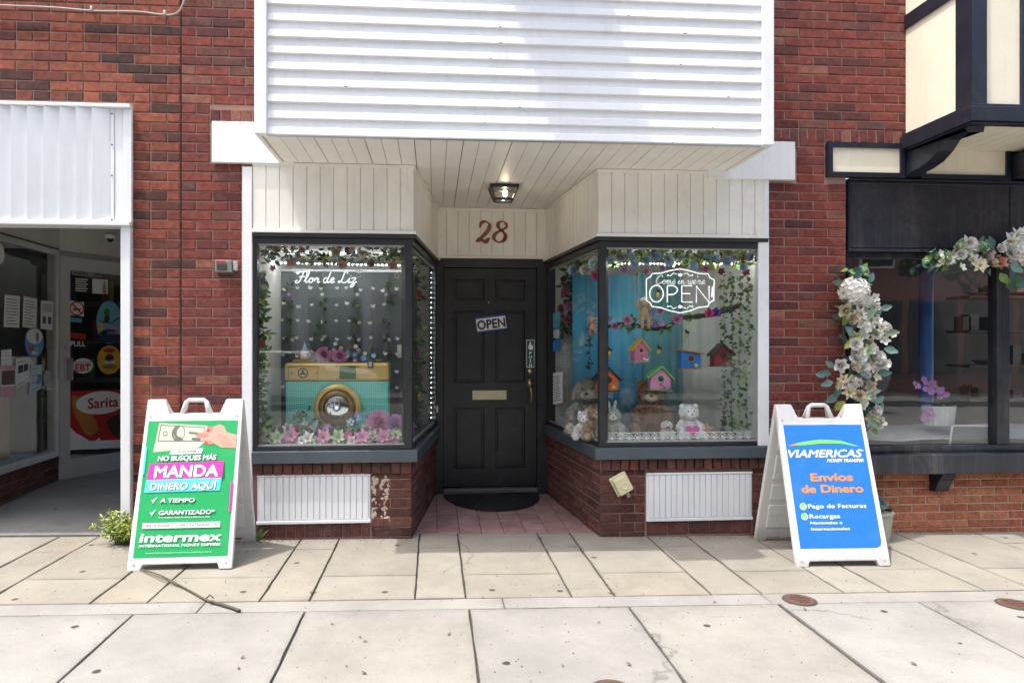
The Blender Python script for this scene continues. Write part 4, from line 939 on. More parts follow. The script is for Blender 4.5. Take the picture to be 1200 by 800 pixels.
def a_frame(label, px, py_front, x_off=0.0):
    c = G(px, py_front); 
    root = thing('a_frame_sign', label, 'sign', (0, 0, 0), 'folding A-frame signs on the sidewalk')
    hw = SW / 2
    for front in (True, False):
        pn = Panel(front)
        out = [(-hw, 0), (-hw + .075, 0), (-hw + .088, .036), (hw - .088, .036), (hw - .075, 0), (hw, 0), (hw - .008, SH), (hw - .115, SH), (hw - .15, SH - .095), (-hw + .15, SH - .095), (-hw + .115, SH), (-hw + .008, SH)]
        b = pn.poly(out, -.034, .034, 'front_panel' if front else 'rear_panel', SIGNW, root)
        bv = b.modifiers.new('bevel', 'BEVEL'); bv.width = .006; bv.segments = 2; bv.limit_method = 'ANGLE'; bv.angle_limit = rad(40)
        hp = [(-.085, SH - .098), (-.062, SH - .015), (-.045, SH - .002), (.045, SH - .002), (.062, SH - .015), (.085, SH - .098)]
        MB().tube([pn.p(u, v, -.018) for u, v in hp], .0145, 8).build('handle', SIGNW, root, smooth=True)
        for u in (-hw + .038, hw - .038):
            for v in (.04, SH - .11): MB().lathe([(0, 0), (.008, 0), (.006, .003), (0, .003)], pn.p(u, v, .0004), pn.n, 10).build('screw_cap', M('screw_grey', (.45, .45, .44), .4), b)
        for v0, v1 in ((.12, .30), (.34, .46), (.50, .68), (.72, .88)):     # moulded stiffening on the inner face
            q = [(-hw + .06, v0), (hw - .06, v0), (hw - .06, v1), (-hw + .06, v1)]
            o = pn.poly(q, -.044, .0095, 'stiffening_pad', SIGNW, b); bb = o.modifiers.new('bevel', 'BEVEL'); bb.width = .02; bb.segments = 3; bb.limit_method = 'ANGLE'
        if not front:
            sd = pn.poly([(-hw + .03, .09), (hw - .03, .09), (hw - .03, .90), (-hw + .03, .90)], .0005, .0015, 'blank_face', SIGNW, root)
    for sx in (-hw + .03, hw - .03):
        MB().tube([(sx, -.02, cos(SANG) * SH - .02), (sx, .02, cos(SANG) * SH - .02)], .012, 8).build('hinge', SIGNW, root)
    return root, Panel(True), c
class Art:
    """printed poster on a leaf: a across 0..1, b from the top 0..1"""
    def __init__(s, root, pn, mat, w=.55, v0=.078, v1=.905, round_=False):
        s.pn, s.w, s.v0, s.v1 = pn, w, v0, v1; pts = [(0, 0), (1, 0), (1, 1), (0, 1)]
        if round_: pts = [(0, 0), (1, 0), (1, .95), (.985, .985), (.93, 1), (0, 1)]
        s.o = pn.poly([s.q(a, b) for a, b in pts], .0005, .0015, 'poster', mat, root); s.k = 0
    def q(s, a, b): return ((a - .5) * s.w, s.v1 + (s.v0 - s.v1) * b)
    def shape(s, pts, mat, name='printed_shape'):
        s.k += 1; return s.pn.poly([s.q(a, b) for a, b in pts], .0021 + s.k * .00012, .0001, name, mat, s.o)
    def txt(s, t, a, b, w=None, h=None, mat=INKW, align='C', bold=.02, shear=0.0, tilt=0.0, shadow=None):
        ux = s.pn.ux * cos(tilt) + s.pn.uy * sin(tilt); uy = s.pn.uy * cos(tilt) - s.pn.ux * sin(tilt)
        kw = dict(width=w * s.w if w else None, height=h * (s.v1 - s.v0) if h else None, align=align, bold=bold, shear=shear)
        if shadow is not None:
            s.k += 1; text(t, s.o, s.pn.p(*s.q(a + .010, b + .006)), ux, uy, mat=shadow, lift=.0024 + s.k * .00012, name='letter_shadow', **kw)
        s.k += 1; return text(t, s.o, s.pn.p(*s.q(a, b)), ux, uy, mat=mat, lift=.0024 + s.k * .00012, **kw)
def PM(name, col):
    t = NT(name); d = t.noise(6, 8, .75, dist=.8); f = t.noise(70, 4, .7)
    c = t.mix(t.math('MULTIPLY', t.ramp(d, [(.5, (0, 0, 0)), (.75, (1, 1, 1))]), .16), col, tuple(x * .6 + .16 for x in col))
    c = t.mix(t.math('MULTIPLY', t.ramp(f, [(.66, (0, 0, 0)), (.72, (1, 1, 1))]), .25), c, tuple(x * .5 + .25 for x in col))
    t.princ(c, t.math('ADD', .3, t.math('MULTIPLY', d, .3)), 0, t.bump(t.noise(4, 3), .12, .01)); return t.m
PG, PMG, PCY = PM('poster_green', (.010, .33, .095)), M('poster_magenta', (.60, .045, .36), .35, var=.02), M('poster_cyan', (.10, .62, .66), .35, var=.02)
PBL, POR, PLG = PM('poster_blue', (.018, .17, .54)), M('poster_orange', (.85, .28, .05), .4, var=.02), M('poster_leaf_green', (.20, .62, .12), .4, var=.02)
DKG = M('poster_dark_green', (.01, .10, .05), .5, var=0)
root, pn, c = a_frame('white A-frame sign with a green money transfer poster and a hand holding banknotes', 209, 668)
A = Art(root, pn, PG)
NOTE, NOTE2, SKIN, SKIN2, NAIL = M('banknote_grey', (.50, .52, .42), .6, var=.1, scale=60), M('banknote_ink', (.13, .15, .11), .6), M('printed_skin', (.60, .34, .26), .5, var=.06), M('printed_skin_shade', (.46, .21, .16), .5), M('printed_nail', (.75, .06, .06), .4)
for k in range(3): A.shape([(.10 - .004*k, .165 + .014*k), (.62 - .02*k, .145 + .014*k), (.62 - .02*k, .19 + .010*k), (.095 - .004*k, .215 + .012*k)], NOTE if k % 2 == 0 else PAPER, 'printed_banknote')
A.shape([(.12, .015), (.66, .04), (.65, .175), (.10, .17)], NOTE, 'printed_banknote'); A.shape([(.14, .028), (.64, .052), (.632, .163), (.123, .157)], NOTE2, 'printed_border'); A.shape([(.15, .036), (.63, .058), (.622, .156), (.134, .150)], NOTE, 'printed_field')
ov = lambda a, b, ra, rb, n=18: [(a + ra * cos(2*pi*k/n), b + rb * sin(2*pi*k/n)) for k in range(n)]
A.shape(ov(.345, .095, .075, .062), NOTE2); A.shape(ov(.352, .096, .060, .054), NOTE); A.shape(ov(.33, .085, .038, .050), NOTE2); A.shape(ov(.352, .088, .026, .034), NOTE); A.shape([(.30, .15), (.32, .125), (.38, .125), (.41, .152)], NOTE2)
A.shape(ov(.20, .098, .026, .020), NOTE2); A.shape(ov(.20, .098, .018, .013), NOTE); A.shape([(.46, .085), (.56, .09), (.558, .105), (.46, .10)], NOTE2); A.shape([(.50, .13), (.60, .135), (.598, .155), (.50, .15)], NOTE2)
A.shape([(.54, .105), (.60, .095), (.70, .055), (.80, .03), (.85, .045), (.88, .09), (1.0, .115), (1.0, .215), (.84, .21), (.74, .175), (.66, .155), (.56, .13)], SKIN, 'printed_hand')
A.shape([(.53, .108), (.56, .095), (.66, .10), (.70, .12), (.64, .135), (.56, .128)], SKIN2, 'printed_thumb'); A.shape([(.64, .16), (.70, .155), (.76, .18), (.70, .19)], SKIN2); A.shape(ov(.69, .065, .035, .022), SKIN2); A.shape(ov(.675, .078, .018, .014), NAIL); A.shape(ov(.66, .170, .022, .010), NAIL); A.shape([(.78, .10), (.88, .12), (.99, .20), (.86, .20), (.80, .15)], M('printed_skin_mid', (.54, .29, .22), .5, var=.05))
A.shape([(.29, .222), (.64, .214), (.62, .252), (.27, .258)], PAPER, 'printed_tag'); A.txt('CON INTERMEX', .455, .246, w=.29, mat=INKK, shear=.15, tilt=.012)
A.txt('NO BUSQUES MÁS', .47, .302, w=.64, shear=.12, tilt=.01, bold=.03, shadow=DKG)
A.shape([(.075, .332), (.885, .317), (.90, .45), (.06, .46)], DKG); A.shape([(.07, .325), (.88, .31), (.87, .437), (.05, .445)], PMG, 'printed_banner'); A.shape([(.05, .445), (.87, .437), (.86, .53), (.04, .538)], PCY, 'printed_banner')
A.txt('MANDA', .475, .425, w=.69, h=.088, bold=.03, tilt=.01, shadow=DKG, shear=.05); A.txt('DINERO AQUI', .455, .517, w=.71, h=.052, bold=.02, tilt=.01, shadow=DKG, shear=.05); A.shape([(.792, .460), (.815, .448), (.826, .453), (.803, .464)], INKW, 'printed_accent')
CHK = lambda a, b, m: A.shape([(a - .03, b - .012), (a - .012, b - .004), (a + .035, b - .034), (a - .008, b + .018)], m, 'printed_check')
CHK(.16, .60, PAPER); A.txt('A TIEMPO', .225, .612, h=.031, w=.37, align='L', bold=.02, shear=.1, shadow=DKG)
CHK(.16, .69, PAPER); A.txt('GARANTIZADO*', .225, .70, h=.031, w=.60, align='L', bold=.02, shear=.1, shadow=DKG)
A.txt('Si no recibes tu dinero en minutos, llámanos sin costo', .23, .724, w=.55, align='L', bold=0)
A.shape([(.065, .757), (.895, .757), (.895, .797), (.065, .797)], PAPER, 'printed_tag'); A.txt('DEJA DE ENVIAR Y COMIENZA A MANDAR CON', .48, .786, w=.79, mat=INKK, bold=.02)
A.txt('intermex', .485, .892, w=.86, h=.066, bold=.03, shear=.08); A.txt('INTERNATIONAL MONEY EXPRESS', .485, .927, w=.86, h=.019, bold=.015)
A.txt('Intermex Wire Transfer, LLC está autorizado como transmisor de dinero en este estado y ofrece su servicio aquí', .48, .972, w=.70, bold=0)
A.shape([(.0, .20), (.022, .20), (.022, .40), (.0, .41)], PCY, 'printed_bar'); A.shape([(.975, .47), (1, .465), (1, .69), (.975, .68)], PMG, 'printed_bar')
root.location = (c.x, c.y + SY, gz(c.x)); root.rotation_euler = (0, 0, rad(1.0))
root, pn, c = a_frame('white A-frame sign with a blue money transfer poster in front of the dark shop', 991, 664)
A = Art(root, pn, PBL, w=.535, v0=.115, round_=True)
A.shape([(.03, .175), (.20, .145), (.45, .125), (.70, .135), (.95, .19), (.70, .160), (.45, .158), (.22, .172)], PLG, 'printed_swoosh'); A.shape([(.03, .175), (.16, .153), (.13, .174)], POR, 'printed_swoosh')
A.txt('VIAMERICAS', .485, .272, w=.93, h=.064, bold=.025, shear=.28); A.txt('®', .965, .225, h=.014, bold=0); A.txt('MONEY TRANSFER', .95, .314, w=.46, align='R', bold=.03, shear=.28)
A.txt('Envíos', .515, .468, w=.52, h=.064, mat=POR, bold=.03); A.txt('de Dinero', .50, .562, w=.76, h=.064, mat=POR, bold=.03)
for b in (.672, .752):
    A.shape(ov(.105, b, .042, .028), PAPER, 'printed_disc'); A.shape(ov(.105, b, .036, .024), PLG, 'printed_disc'); A.shape([(.08, b - .004), (.098, b + .006), (.135, b - .018), (.10, b + .018)], PAPER, 'printed_check')
A.txt('Pago de Facturas', .165, .686, w=.72, h=.034, align='L', bold=.01); A.txt('Recargas', .165, .766, w=.375, h=.034, align='L', bold=.01); A.txt('Nacionales e', .165, .812, w=.39, h=.022, align='L', bold=.02); A.txt('Internacionales', .165, .860, w=.47, h=.022, align='L', bold=.02)
A.txt('www.viamericas.com', .90, 1.045, w=.20, align='R', mat=M('faint_grey_ink', (.45, .45, .40), .6), bold=0)
root.location = (c.x, c.y + SY, gz(c.x)); root.rotation_euler = (0, 0, rad(-1.5))

# ================================================================ flowers, leaves, garlands
def pdir(phi, e): return V((cos(phi) * cos(e), sin(phi) * cos(e), sin(e))), V((-cos(phi) * sin(e), -sin(phi) * sin(e), cos(e)))
_fl = {}
def flower_mesh(kind, mats):
    key = (kind,) + tuple(m.name for m in mats)
    if key in _fl: return _fl[key]
    m = MB(); rg = random.Random(len(_fl))
    if kind == 'lily':
        for k in range(6): d, n = pdir(2*pi*k/6 + rg.uniform(-.1, .1), .30); m.petal((0, 0, 0), d, n, 1.0, .46, -.12, 0, 0)
        for k in range(6): d, n = pdir(2*pi*(k+.5)/6 + rg.uniform(-.1, .1), .75); m.petal((0, 0, .02), d, n, .85, .40, -.1, 0, 0)
        for k in range(5): d, n = pdir(2*pi*k/5, 1.2); m.tube([(0, 0, 0), d * .5], .03, 4, 1)
    elif kind == 'rose':
        for ly, (num, e, L, W, cup) in enumerate(((5, .15, 1.0, .95, .45), (5, .6, .85, .85, .45), (4, 1.0, .72, .7, .35), (3, 1.3, .62, .5, .2))):
            for k in range(num): d, n = pdir(2*pi*(k + ly * .37)/num + rg.uniform(-.12, .12), e); m.petal((0, 0, -.1 * (3 - ly)), d, n, L, W, cup, .45, 0, .35)
        m.ell((0, 0, .25), .22, nu=8, nv=5, m=1)
    elif kind == 'peony':
        for ly in range(6):
            num = 9 - ly; e = .05 + ly * .26
            for k in range(num): d, n = pdir(2*pi*(k + ly * .41)/num + rg.uniform(-.2, .2), e + rg.uniform(-.1, .1)); m.petal((0, 0, 0), d, n, 1.0 - ly * .06, .85, .35, .62, 0, .35)
    elif kind == 'blossom':
        for k in range(5): d, n = pdir(2*pi*k/5 + rg.uniform(-.1, .1), .35); m.petal((0, 0, 0), d, n, 1.0, .85, .1, .4, 0, .2)
        m.ell((0, 0, .12), (.2, .2, .15), nu=8, nv=5, m=1)
    elif kind == 'hydrangea':
        m.ell((0, 0, 0), .84, nu=14, nv=9)
        for k in range(90):
            z = 1 - 1.7 * (k + .5) / 90; ph = k * 2.39996; s = math.sqrt(max(0, 1 - z*z)); c = V((s*cos(ph), s*sin(ph), z)); q = V((0, 0, 1)).rotation_difference((c + V((rg.uniform(-.3, .3), rg.uniform(-.3, .3), rg.uniform(-.3, .3)))).normalized())
            for j in range(4): d, n = pdir(pi/2*j + rg.uniform(0, 1), .15); m.petal(c * .86, q @ d, q @ n, .2, .19, .1, .5, 0, .3)
    elif kind == 'orchid':
        for k in range(3): d, n = pdir(pi/2 + 2*pi*k/3, .1); m.petal((0, 0, 0), d, n, .9, .5, .1, .2, 0)
        for s in (0, pi): d, n = pdir(s, .1); m.petal((0, 0, .03), d, n, 1.0, 1.1, .1, .5, 0, .4)
        m.ell((0, -.1, .15), (.2, .25, .15), nu=8, nv=5, m=1)
    me = m.mesh('flower', list(mats), smooth=True); _fl[key] = me; return me
def PET(name, col, sub=.25): return M('petal_' + name, col, .55, var=.18, scale=40, rnd=.18, Subsurface_Weight=0.0)
PT = {k: PET(k, c) for k, c in dict(pink=(.70, .30, .50), hot=(.68, .10, .30), mauve=(.52, .26, .55), white=(.80, .79, .74), cream=(.76, .66, .48), peach=(.72, .36, .26), coral=(.66, .10, .08), yellow=(.76, .58, .04),
      blue=(.16, .36, .72), sky=(.50, .68, .86), palegreen=(.50, .66, .42), purple=(.28, .12, .50), wine=(.22, .03, .08), orchid=(.60, .28, .76), blush=(.78, .55, .56)).items()}
CEN = M('flower_centre', (.55, .42, .08), .7)
LEAF = {k: M('leaf_' + k, c, .5, var=.35, scale=14, rnd=.3) for k, c in dict(dark=(.032, .075, .026), mid=(.060, .14, .034), light=(.19, .31, .065), ivy=(.035, .10, .025), euca=(.14, .26, .23), sage=(.20, .28, .19), lime=(.44, .50, .10), teal=(.05, .14, .13)).items()}
STEM = M('brown_stem', (.09, .06, .035), .8); VINE = M('green_vine', (.06, .10, .03), .7)
def fl(parent, kind, col, p, r, face=(0, -1, .15), rg=RN, name='flower', spin=True):
    me = flower_mesh(kind, (PT[col], CEN)); q = V((0, 0, 1)).rotation_difference(V(face).normalized())
    if spin: q = q @ Quaternion((0, 0, 1), rg.uniform(0, 6.28))
    return place(name, me, parent, p, q, r)
def leafy(m, c, rad_, n, L, rg, mi=0, up=.2, wid=.5, nmat=1):
    """N leaves bursting from C"""
    for k in range(n):
        d = V((rg.gauss(0, 1), rg.gauss(0, 1), rg.gauss(up, .8))).normalized(); p = V(c) + V((rg.uniform(-1, 1), rg.uniform(-1, 1), rg.uniform(-1, 1))) * rad_
        l = L * rg.uniform(.65, 1.25); m.petal(p, d, V((rg.gauss(0, .6), -1, rg.gauss(.5, .6))), l, l * wid, rg.uniform(-.3, .15), 0, rg.randrange(nmat), .12)
def garland(name, label, cat, pts, flowers, lmats, n, L, rg, spread=.02, stem=.003, wid=.5, group=None, stem_mat=None):
    pts = [V(p) for p in pts]; cp = catmull(pts, 5); t = thing(name, label, cat, pts[0] if pts[0].z < pts[-1].z else pts[-1], group)
    MB().tube(cp, stem, 5).build('stem', stem_mat or VINE, t)
    m = MB()
    for k in range(n):
        u = k / max(n - 1, 1) * (len(cp) - 1); i = min(int(u), len(cp) - 2); p = cp[i].lerp(cp[i + 1], u - i)
        leafy(m, p, spread, 1, L, rg, wid=wid, nmat=len(lmats))
    if m.f: tag(m.build('foliage', lmats, t, smooth=True), kind='stuff')
    for (kind, col, p, r, *face) in flowers: fl(t, kind, col, p, r, face[0] if face else (rg.uniform(-.3, .3), -1, rg.uniform(-.2, .4)), rg)
    return t

# ================================================================ the left display
WALLI = M('display_wall_cream', (.78, .77, .72), .8, var=.06)
def room(bay, sd, parent, yb=1.30):
    """inner walls of a display window"""
    xo = bay.A.x; s = 1 if sd == 'L' else -1; xi = bay.at(1, bay.length(1) - .08, -.05).x
    fl_ = MB().prism([(p.x, p.y, Z_GL0 - .03) for p in (bay.at(0, .0, -.052), bay.off(-.052)[1], bay.at(1, bay.length(1) - .09, -.052), V((xo, bay.at(1, bay.length(1) - .09, -.052).y)))], (0, 0, .02)).build('display_floor', M('display_floor_grey', (.30, .29, .27), .7), parent)
    MB().prism([(p.x, p.y, Z_GL1 + .022) for p in (bay.at(0, .0, -.052), bay.off(-.052)[1], bay.at(1, bay.length(1) - .09, -.052), V((xo, bay.at(1, bay.length(1) - .09, -.052).y)))], (0, 0, .02)).build('display_ceiling', WALLI, parent)
    bx('display_side', WALLI, parent, xo - .03 * s, xo - .004 * s, .0 + .09, yb + .02, Z_GL0 - .01, Z_GL1 + .02)
    bx('display_back', WALLI, parent, min(xo, xi), max(xo, xi), yb, yb + .03, Z_GL0 - .01, Z_GL1 + .02)
room(bayL, 'L', shop); room(bayR, 'R', shop)
ZF = Z_GL0 - .01                                        # display floor
BY = 0.88
bd = thing('display_backdrop', 'grey fabric backdrop with rows of white butterflies behind the toy camera', 'backdrop', (X(400, BY), BY, ZF))
GREY = M('grey_curtain', (.12, .132, .138), .85, var=.15, scale=3)
m = MB(); n = 60; b0, b1 = X(321, BY), X(489, BY); zt = Z(400, 319, BY)
for i in range(n + 1):
    x = b0 + (b1 - b0) * i / n; y = BY + .006 * sin(i * 1.15) + .004 * sin(i * .43); m.v += [V((x, y, ZF)), V((x, y, zt)), V((x, y + .012, zt)), V((x, y + .012, ZF))]
for i in range(n):
    a, b = i * 4, i * 4 + 4
    for k in range(4): m.f.append([a + k, b + k, b + (k + 1) % 4, a + (k + 1) % 4][::-1]); m.m.append(0)
m.build('curtain', GREY, bd, smooth=True); bx('side_edge', INKK, bd, b0 - .025, b0 - .004, BY - .02, BY + .02, ZF, zt, .003); bx('top_rail', ALU, bd, b0 - .02, b1, BY - .012, BY + .012, zt + .004, zt + .022)
BFM = M('butterfly_white', (.78, .78, .74), .6, var=.05); bm = MB()
for s in (-1, 1):
    bm.petal((0, 0, 0), (s * .8, -.5, .5), (0, -1, .2), .026, .020, .2, .5, 0, .3); bm.petal((0, 0, 0), (s * .8, -.5, -.35), (0, -1, 0), .018, .016, .2, .5, 0, .3)
bme = bm.mesh('butterfly', BFM, smooth=True)
rg = random.Random(21)
cols = [333, 349, 364, 378, 394, 407, 421, 436, 450, 465, 480]
for r_, py in enumerate((339, 357.5, 377, 396.5, 416, 435, 455)):
    for cx in cols:
        if rg.random() < .12: continue
        place('butterfly', bme, bd, P(cx + rg.uniform(-2, 2), py + rg.uniform(-2, 2), BY - .03), (rg.uniform(-.3, .3), rg.uniform(-.5, .5), rg.uniform(-.3, .3)), rg.uniform(.85, 1.15))
for cx, lab in ((339, 'leftmost'), (378, 'second'), (417, 'third'), (455, 'rightmost')):
    pts = [P(cx, 322, BY - .03), P(cx + 2, 370, BY - .03), P(cx - 1, 440, BY - .03)]
    tufts = MB(); t = thing('hanging_vine', 'thin leafy vine on the grey backdrop, %s of four' % lab, 'vine', pts[-1], 'vines on the grey backdrop')
    MB().tube(catmull(pts, 5), .0025, 5).build('stem', VINE, t)
    for py in (336, 355, 376, 396, 416, 432): leafy(tufts, P(cx + rg.uniform(-3, 3), py + rg.uniform(-3, 3), BY - .045), .026, 9, .050, rg, wid=.5, nmat=2)
    tag(tufts.build('foliage', [LEAF['dark'], LEAF['mid']], t, smooth=True), kind='stuff')
    for py in (345, 398): fl(t, 'blossom', rg.choice(['cream', 'mauve', 'white']), P(cx + rg.uniform(-4, 4), py, BY - .05), .018)
bx('wall_switch', M('ivory_plastic', (0.70, 0.66, 0.50), 0.4), bd, X(465.5, BY - .02), X(471.5, BY - .02), BY - .035, BY - .012, Z(468, 419, BY), Z(468, 404, BY), .004)

# the toy camera
CYF = 0.42
cmr = thing('toy_camera', 'giant retro toy camera in mint and gold with a mirrored lens', 'toy camera', (X(395, CYF), CYF + .1, ZF))
tm = NT('mint_dotted'); vec = tm.world()
vo = tm.n('ShaderNodeTexVoronoi'); vo.inputs['Scale'].default_value = 62; vo.inputs['Randomness'].default_value = 0.0; tm.l(vec, vo.inputs['Vector'])
dots = tm.ramp(vo.outputs['Distance'], [(.25, (1, 1, 1)), (.36, (0, 0, 0))]); tm.princ(tm.mix(dots, (.10, .50, .40), (.30, .72, .58)), .5)
GOLD = M('satin_gold', (.66, .46, .16), .36, .55, var=.08, scale=5); GOLDD = M('dark_gold', (.26, .17, .05), .4, .6); MIR = M('mirror', (.85, .86, .86), .03, 1.0, var=0)
c0, c1 = X(334.5, CYF), X(455, CYF); zg, ztp = Z(395, 446.5, CYF), Z(395, 425, CYF)
bx('body', tm.m, cmr, c0, c1, CYF, CYF + .22, ZF + .001, zg, .012); top = bx('top_plate', GOLD, cmr, c0 - .006, c1 + .006, CYF - .006, CYF + .226, zg + .0015, ztp, .018)
C_ = lambda px, py, d=0.0: P(px, py, CYF - d)
lc = C_(396, 477, .0); k = 1 / 152.5
MB().lathe([(.0, 0), (27*k, 0), (27*k, .035), (24*k, .048), (21.5*k, .048), (20*k, .03), (.0, .03)], lc, (0, -1, 0), 44).build('lens_ring', GOLD, cmr, smooth=False)
MB().lathe([(.0, .031), (19.5*k, .031), (19.5*k, .075), (17.5*k, .085), (15.5*k, .085), (14.5*k, .06), (0, .06)], lc, (0, -1, 0), 44).build('lens_barrel', GOLDD, cmr)
MB().lathe([(0, .0615), (14.3*k, .0615), (13*k, .0650), (9*k, .0690), (5*k, .0710), (0, .0720)], lc, (0, -1, 0), 44).build('lens_mirror', MIR, cmr, smooth=True)
bx('viewfinder', M('green_reflection', (.06, .14, .04), .08, .6), top, X(398, CYF), X(417.5, CYF), CYF - .012, CYF - .0065, Z(408, 444, CYF), Z(408, 428.5, CYF), .001)  # the mirror's green reflection is put into the viewfinder's colour
bx('plate_line', GOLDD, top, X(338, CYF), X(373, CYF), CYF - .0075, CYF - .0062, Z(355, 445, CYF), Z(355, 429, CYF)); bx('plate_cover', GOLD, top, X(338.6, CYF), X(372.4, CYF), CYF - .009, CYF - .0077, Z(355, 444.4, CYF), Z(355, 429.6, CYF))
MB().lathe([(0, 0), (5.8*k, 0), (5.8*k, .004), (0, .004)], C_(355, 437, .0092), (0, -1, 0), 24).build('emblem', INKK, top); MB().lathe([(0, 0), (4.6*k, 0), (4.6*k, .001), (0, .001)], C_(355, 437, .0134), (0, -1, 0), 24).build('emblem_face', GOLD, top)
em = MB()
for a in (0, 2.09, 4.19): em.petal(C_(355, 437, .0148), (sin(a), 0, cos(a)), (0, -1, 0), 4*k, 2.5*k, .0, .1, 0, .2)
em.build('emblem_leaf', INKK, top)
bx('flash_cube', BLACKM, top, X(431, CYF), X(437.5, CYF), CYF - .02, CYF - .0065, Z(434, 431, CYF), Z(434, 422, CYF), .003); bx('flash_lens', ALU, top, X(432.3, CYF), X(436.2, CYF), CYF - .023, CYF - .0205, Z(434, 429.5, CYF), Z(434, 423.5, CYF), .001)
for px, py in ((342, 437), (371, 437), (395, 429.5), (395, 444), (420, 429.5), (420, 444)): MB().lathe([(0, 0), (.007, 0), (.005, .004), (0, .004)], C_(px, py, .0065 + .003), (0, -1, 0), 8).build('screw', GOLDD, top)
bx('shutter_dial', GOLDD, cmr, X(441, CYF + .1), X(448, CYF + .1), CYF + .06, CYF + .12, ztp, ztp + .02, .004)
# things standing on the camera
tcx = C_(357, 425, -.08); tc = thing('figurine', 'small white figurine with a pale blue cone hat on a wooden block', 'figurine', (tcx.x, tcx.y, ztp))
bx('block', M('pale_wood', (.42, .30, .15), .6), tc, X(344, CYF + .08), X(369, CYF + .08), CYF + .05, CYF + .14, ztp + .001, ztp + .026, .004)
MB().lathe([(0, 0), (.028, 0), (.040, .02), (.042, .035), (.030, .062), (.012, .07), (0, .07)], (tcx.x, tcx.y, ztp + .027), n=18).build('body', PT['white'], tc, smooth=True)
MB().lathe([(.026, 0), (.014, .03), (.0, .075)], (tcx.x, tcx.y, ztp + .086), n=16).build('cone_hat', M('pale_blue', (.40, .60, .72), .5), tc, smooth=True)
for s in (-1, 1): MB().ell((tcx.x + s * .03, tcx.y - .03, ztp + .06), (.014, .010, .014), nu=8, nv=6).build('cheek', PT['coral'], tc, smooth=True)
bq = thing('flower_bunch', 'pink peonies with blue and cream sprigs on top of the toy camera', 'flowers', (X(400, CYF), CYF + .08, ztp))
for (kk, col, px, py, r) in (('peony', 'pink', 380, 416, .062), ('peony', 'pink', 398, 417, .058), ('blossom', 'blue', 408, 413.5, .026), ('blossom', 'blue', 416, 415.5, .024), ('blossom', 'blue', 426, 419.5, .028), ('blossom', 'sky', 438, 417, .022), ('blossom', 'white', 393, 403, .018), ('blossom', 'cream', 400, 408, .018),
        ('blossom', 'cream', 417, 406, .020), ('blossom', 'white', 428, 414, .018), ('blossom', 'wine', 411, 406, .018), ('blossom', 'mauve', 420, 410, .02), ('blossom', 'pink', 416, 422, .02), ('blossom', 'cream', 391, 410, .016), ('blossom', 'mauve', 405, 421, .018)): fl(bq, kk, col, P(px, py, CYF + .06), r)
m = MB()
for px in (376, 388, 398, 408, 418, 428, 436): leafy(m, P(px, 415, CYF + .085), .035, 12, .045, rg, nmat=2)
tag(m.build('foliage', [LEAF['dark'], LEAF['mid']], bq, smooth=True), kind='stuff')
# flower bed along the bottom of the glass
fb_ = thing('flower_bed', 'bed of pink and white lilies at the foot of the left display', 'flowers', (X(388, .16), .16, ZF))
for (kk, col, px, py, y, r) in (('lily', 'mauve', 304, 513, .10, .055), ('lily', 'palegreen', 314, 511, .12, .06), ('lily', 'palegreen', 326, 513, .10, .062), ('lily', 'pink', 341, 511, .10, .062), ('lily', 'white', 361, 514, .10, .055), ('lily', 'pink', 379, 513, .09, .066), ('lily', 'palegreen', 396, 513, .10, .064),
        ('blossom', 'hot', 408, 511, .11, .035), ('lily', 'pink', 425, 513, .09, .064), ('lily', 'palegreen', 438, 511, .12, .05), ('lily', 'pink', 450, 512, .09, .066), ('lily', 'palegreen', 464, 510, .11, .06), ('peony', 'pink', 444, 495, .20, .075), ('peony', 'mauve', 463, 499, .18, .07), ('rose', 'white', 337, 501, .20, .034), ('rose', 'coral', 347, 503, .20, .036),
        ('rose', 'peach', 365, 504, .21, .036), ('blossom', 'blue', 421, 488, .24, .035), ('blossom', 'blue', 432, 490, .24, .033), ('blossom', 'sky', 411, 495, .24, .03), ('rose', 'white', 429, 502, .18, .036), ('blossom', 'white', 409, 503, .2, .03), ('rose', 'hot', 438, 506, .16, .03), ('blossom', 'white', 396, 505, .2, .03), ('lily', 'white', 354, 517, .09, .04), ('rose', 'blush', 316, 502, .2, .03), ('lily', 'white', 413, 517, .09, .045), ('lily', 'mauve', 333, 518, .085, .04), ('lily', 'palegreen', 372, 519, .08, .045), ('lily', 'palegreen', 306, 519, .085, .05), ('lily', 'white', 446, 519, .085, .045), ('lily', 'pink', 394, 519, .085, .04), ('blossom', 'mauve', 384, 501, .22, .03), ('rose', 'wine', 372, 500, .22, .03), ('blossom', 'cream', 358, 497, .24, .026), ('lily', 'pink', 462, 518, .085, .05)):
    fl(fb_, kk, col, P(px, py, y), r * 1.15, (rg.uniform(-.35, .35), -1, rg.uniform(.1, .6)), rg)
for (u, r, z) in ((.12, .075, .07), (.30, .08, .05), (.48, .07, .06), (.7, .075, .07), (.9, .06, .05)):
    p = bayL.at(1, u + .08, -.11); fl(fb_, 'lily', 'mauve', (p.x, p.y, ZF + z), r, (.7, -.6, .5), rg)
m = MB()
for k in range(60): leafy(m, P(rg.uniform(302, 472), rg.uniform(504, 520), rg.uniform(.12, .26)), .02, 5, .06, rg, nmat=4)
for px, py in ((350, 490), (357, 485), (372, 497), (415, 497)): leafy(m, P(px, py, .24), .03, 10, .06, rg, nmat=2)
tag(m.build('foliage', [LEAF['dark'], LEAF['teal'], LEAF['sage'], LEAF['euca']], fb_, smooth=True), kind='stuff')
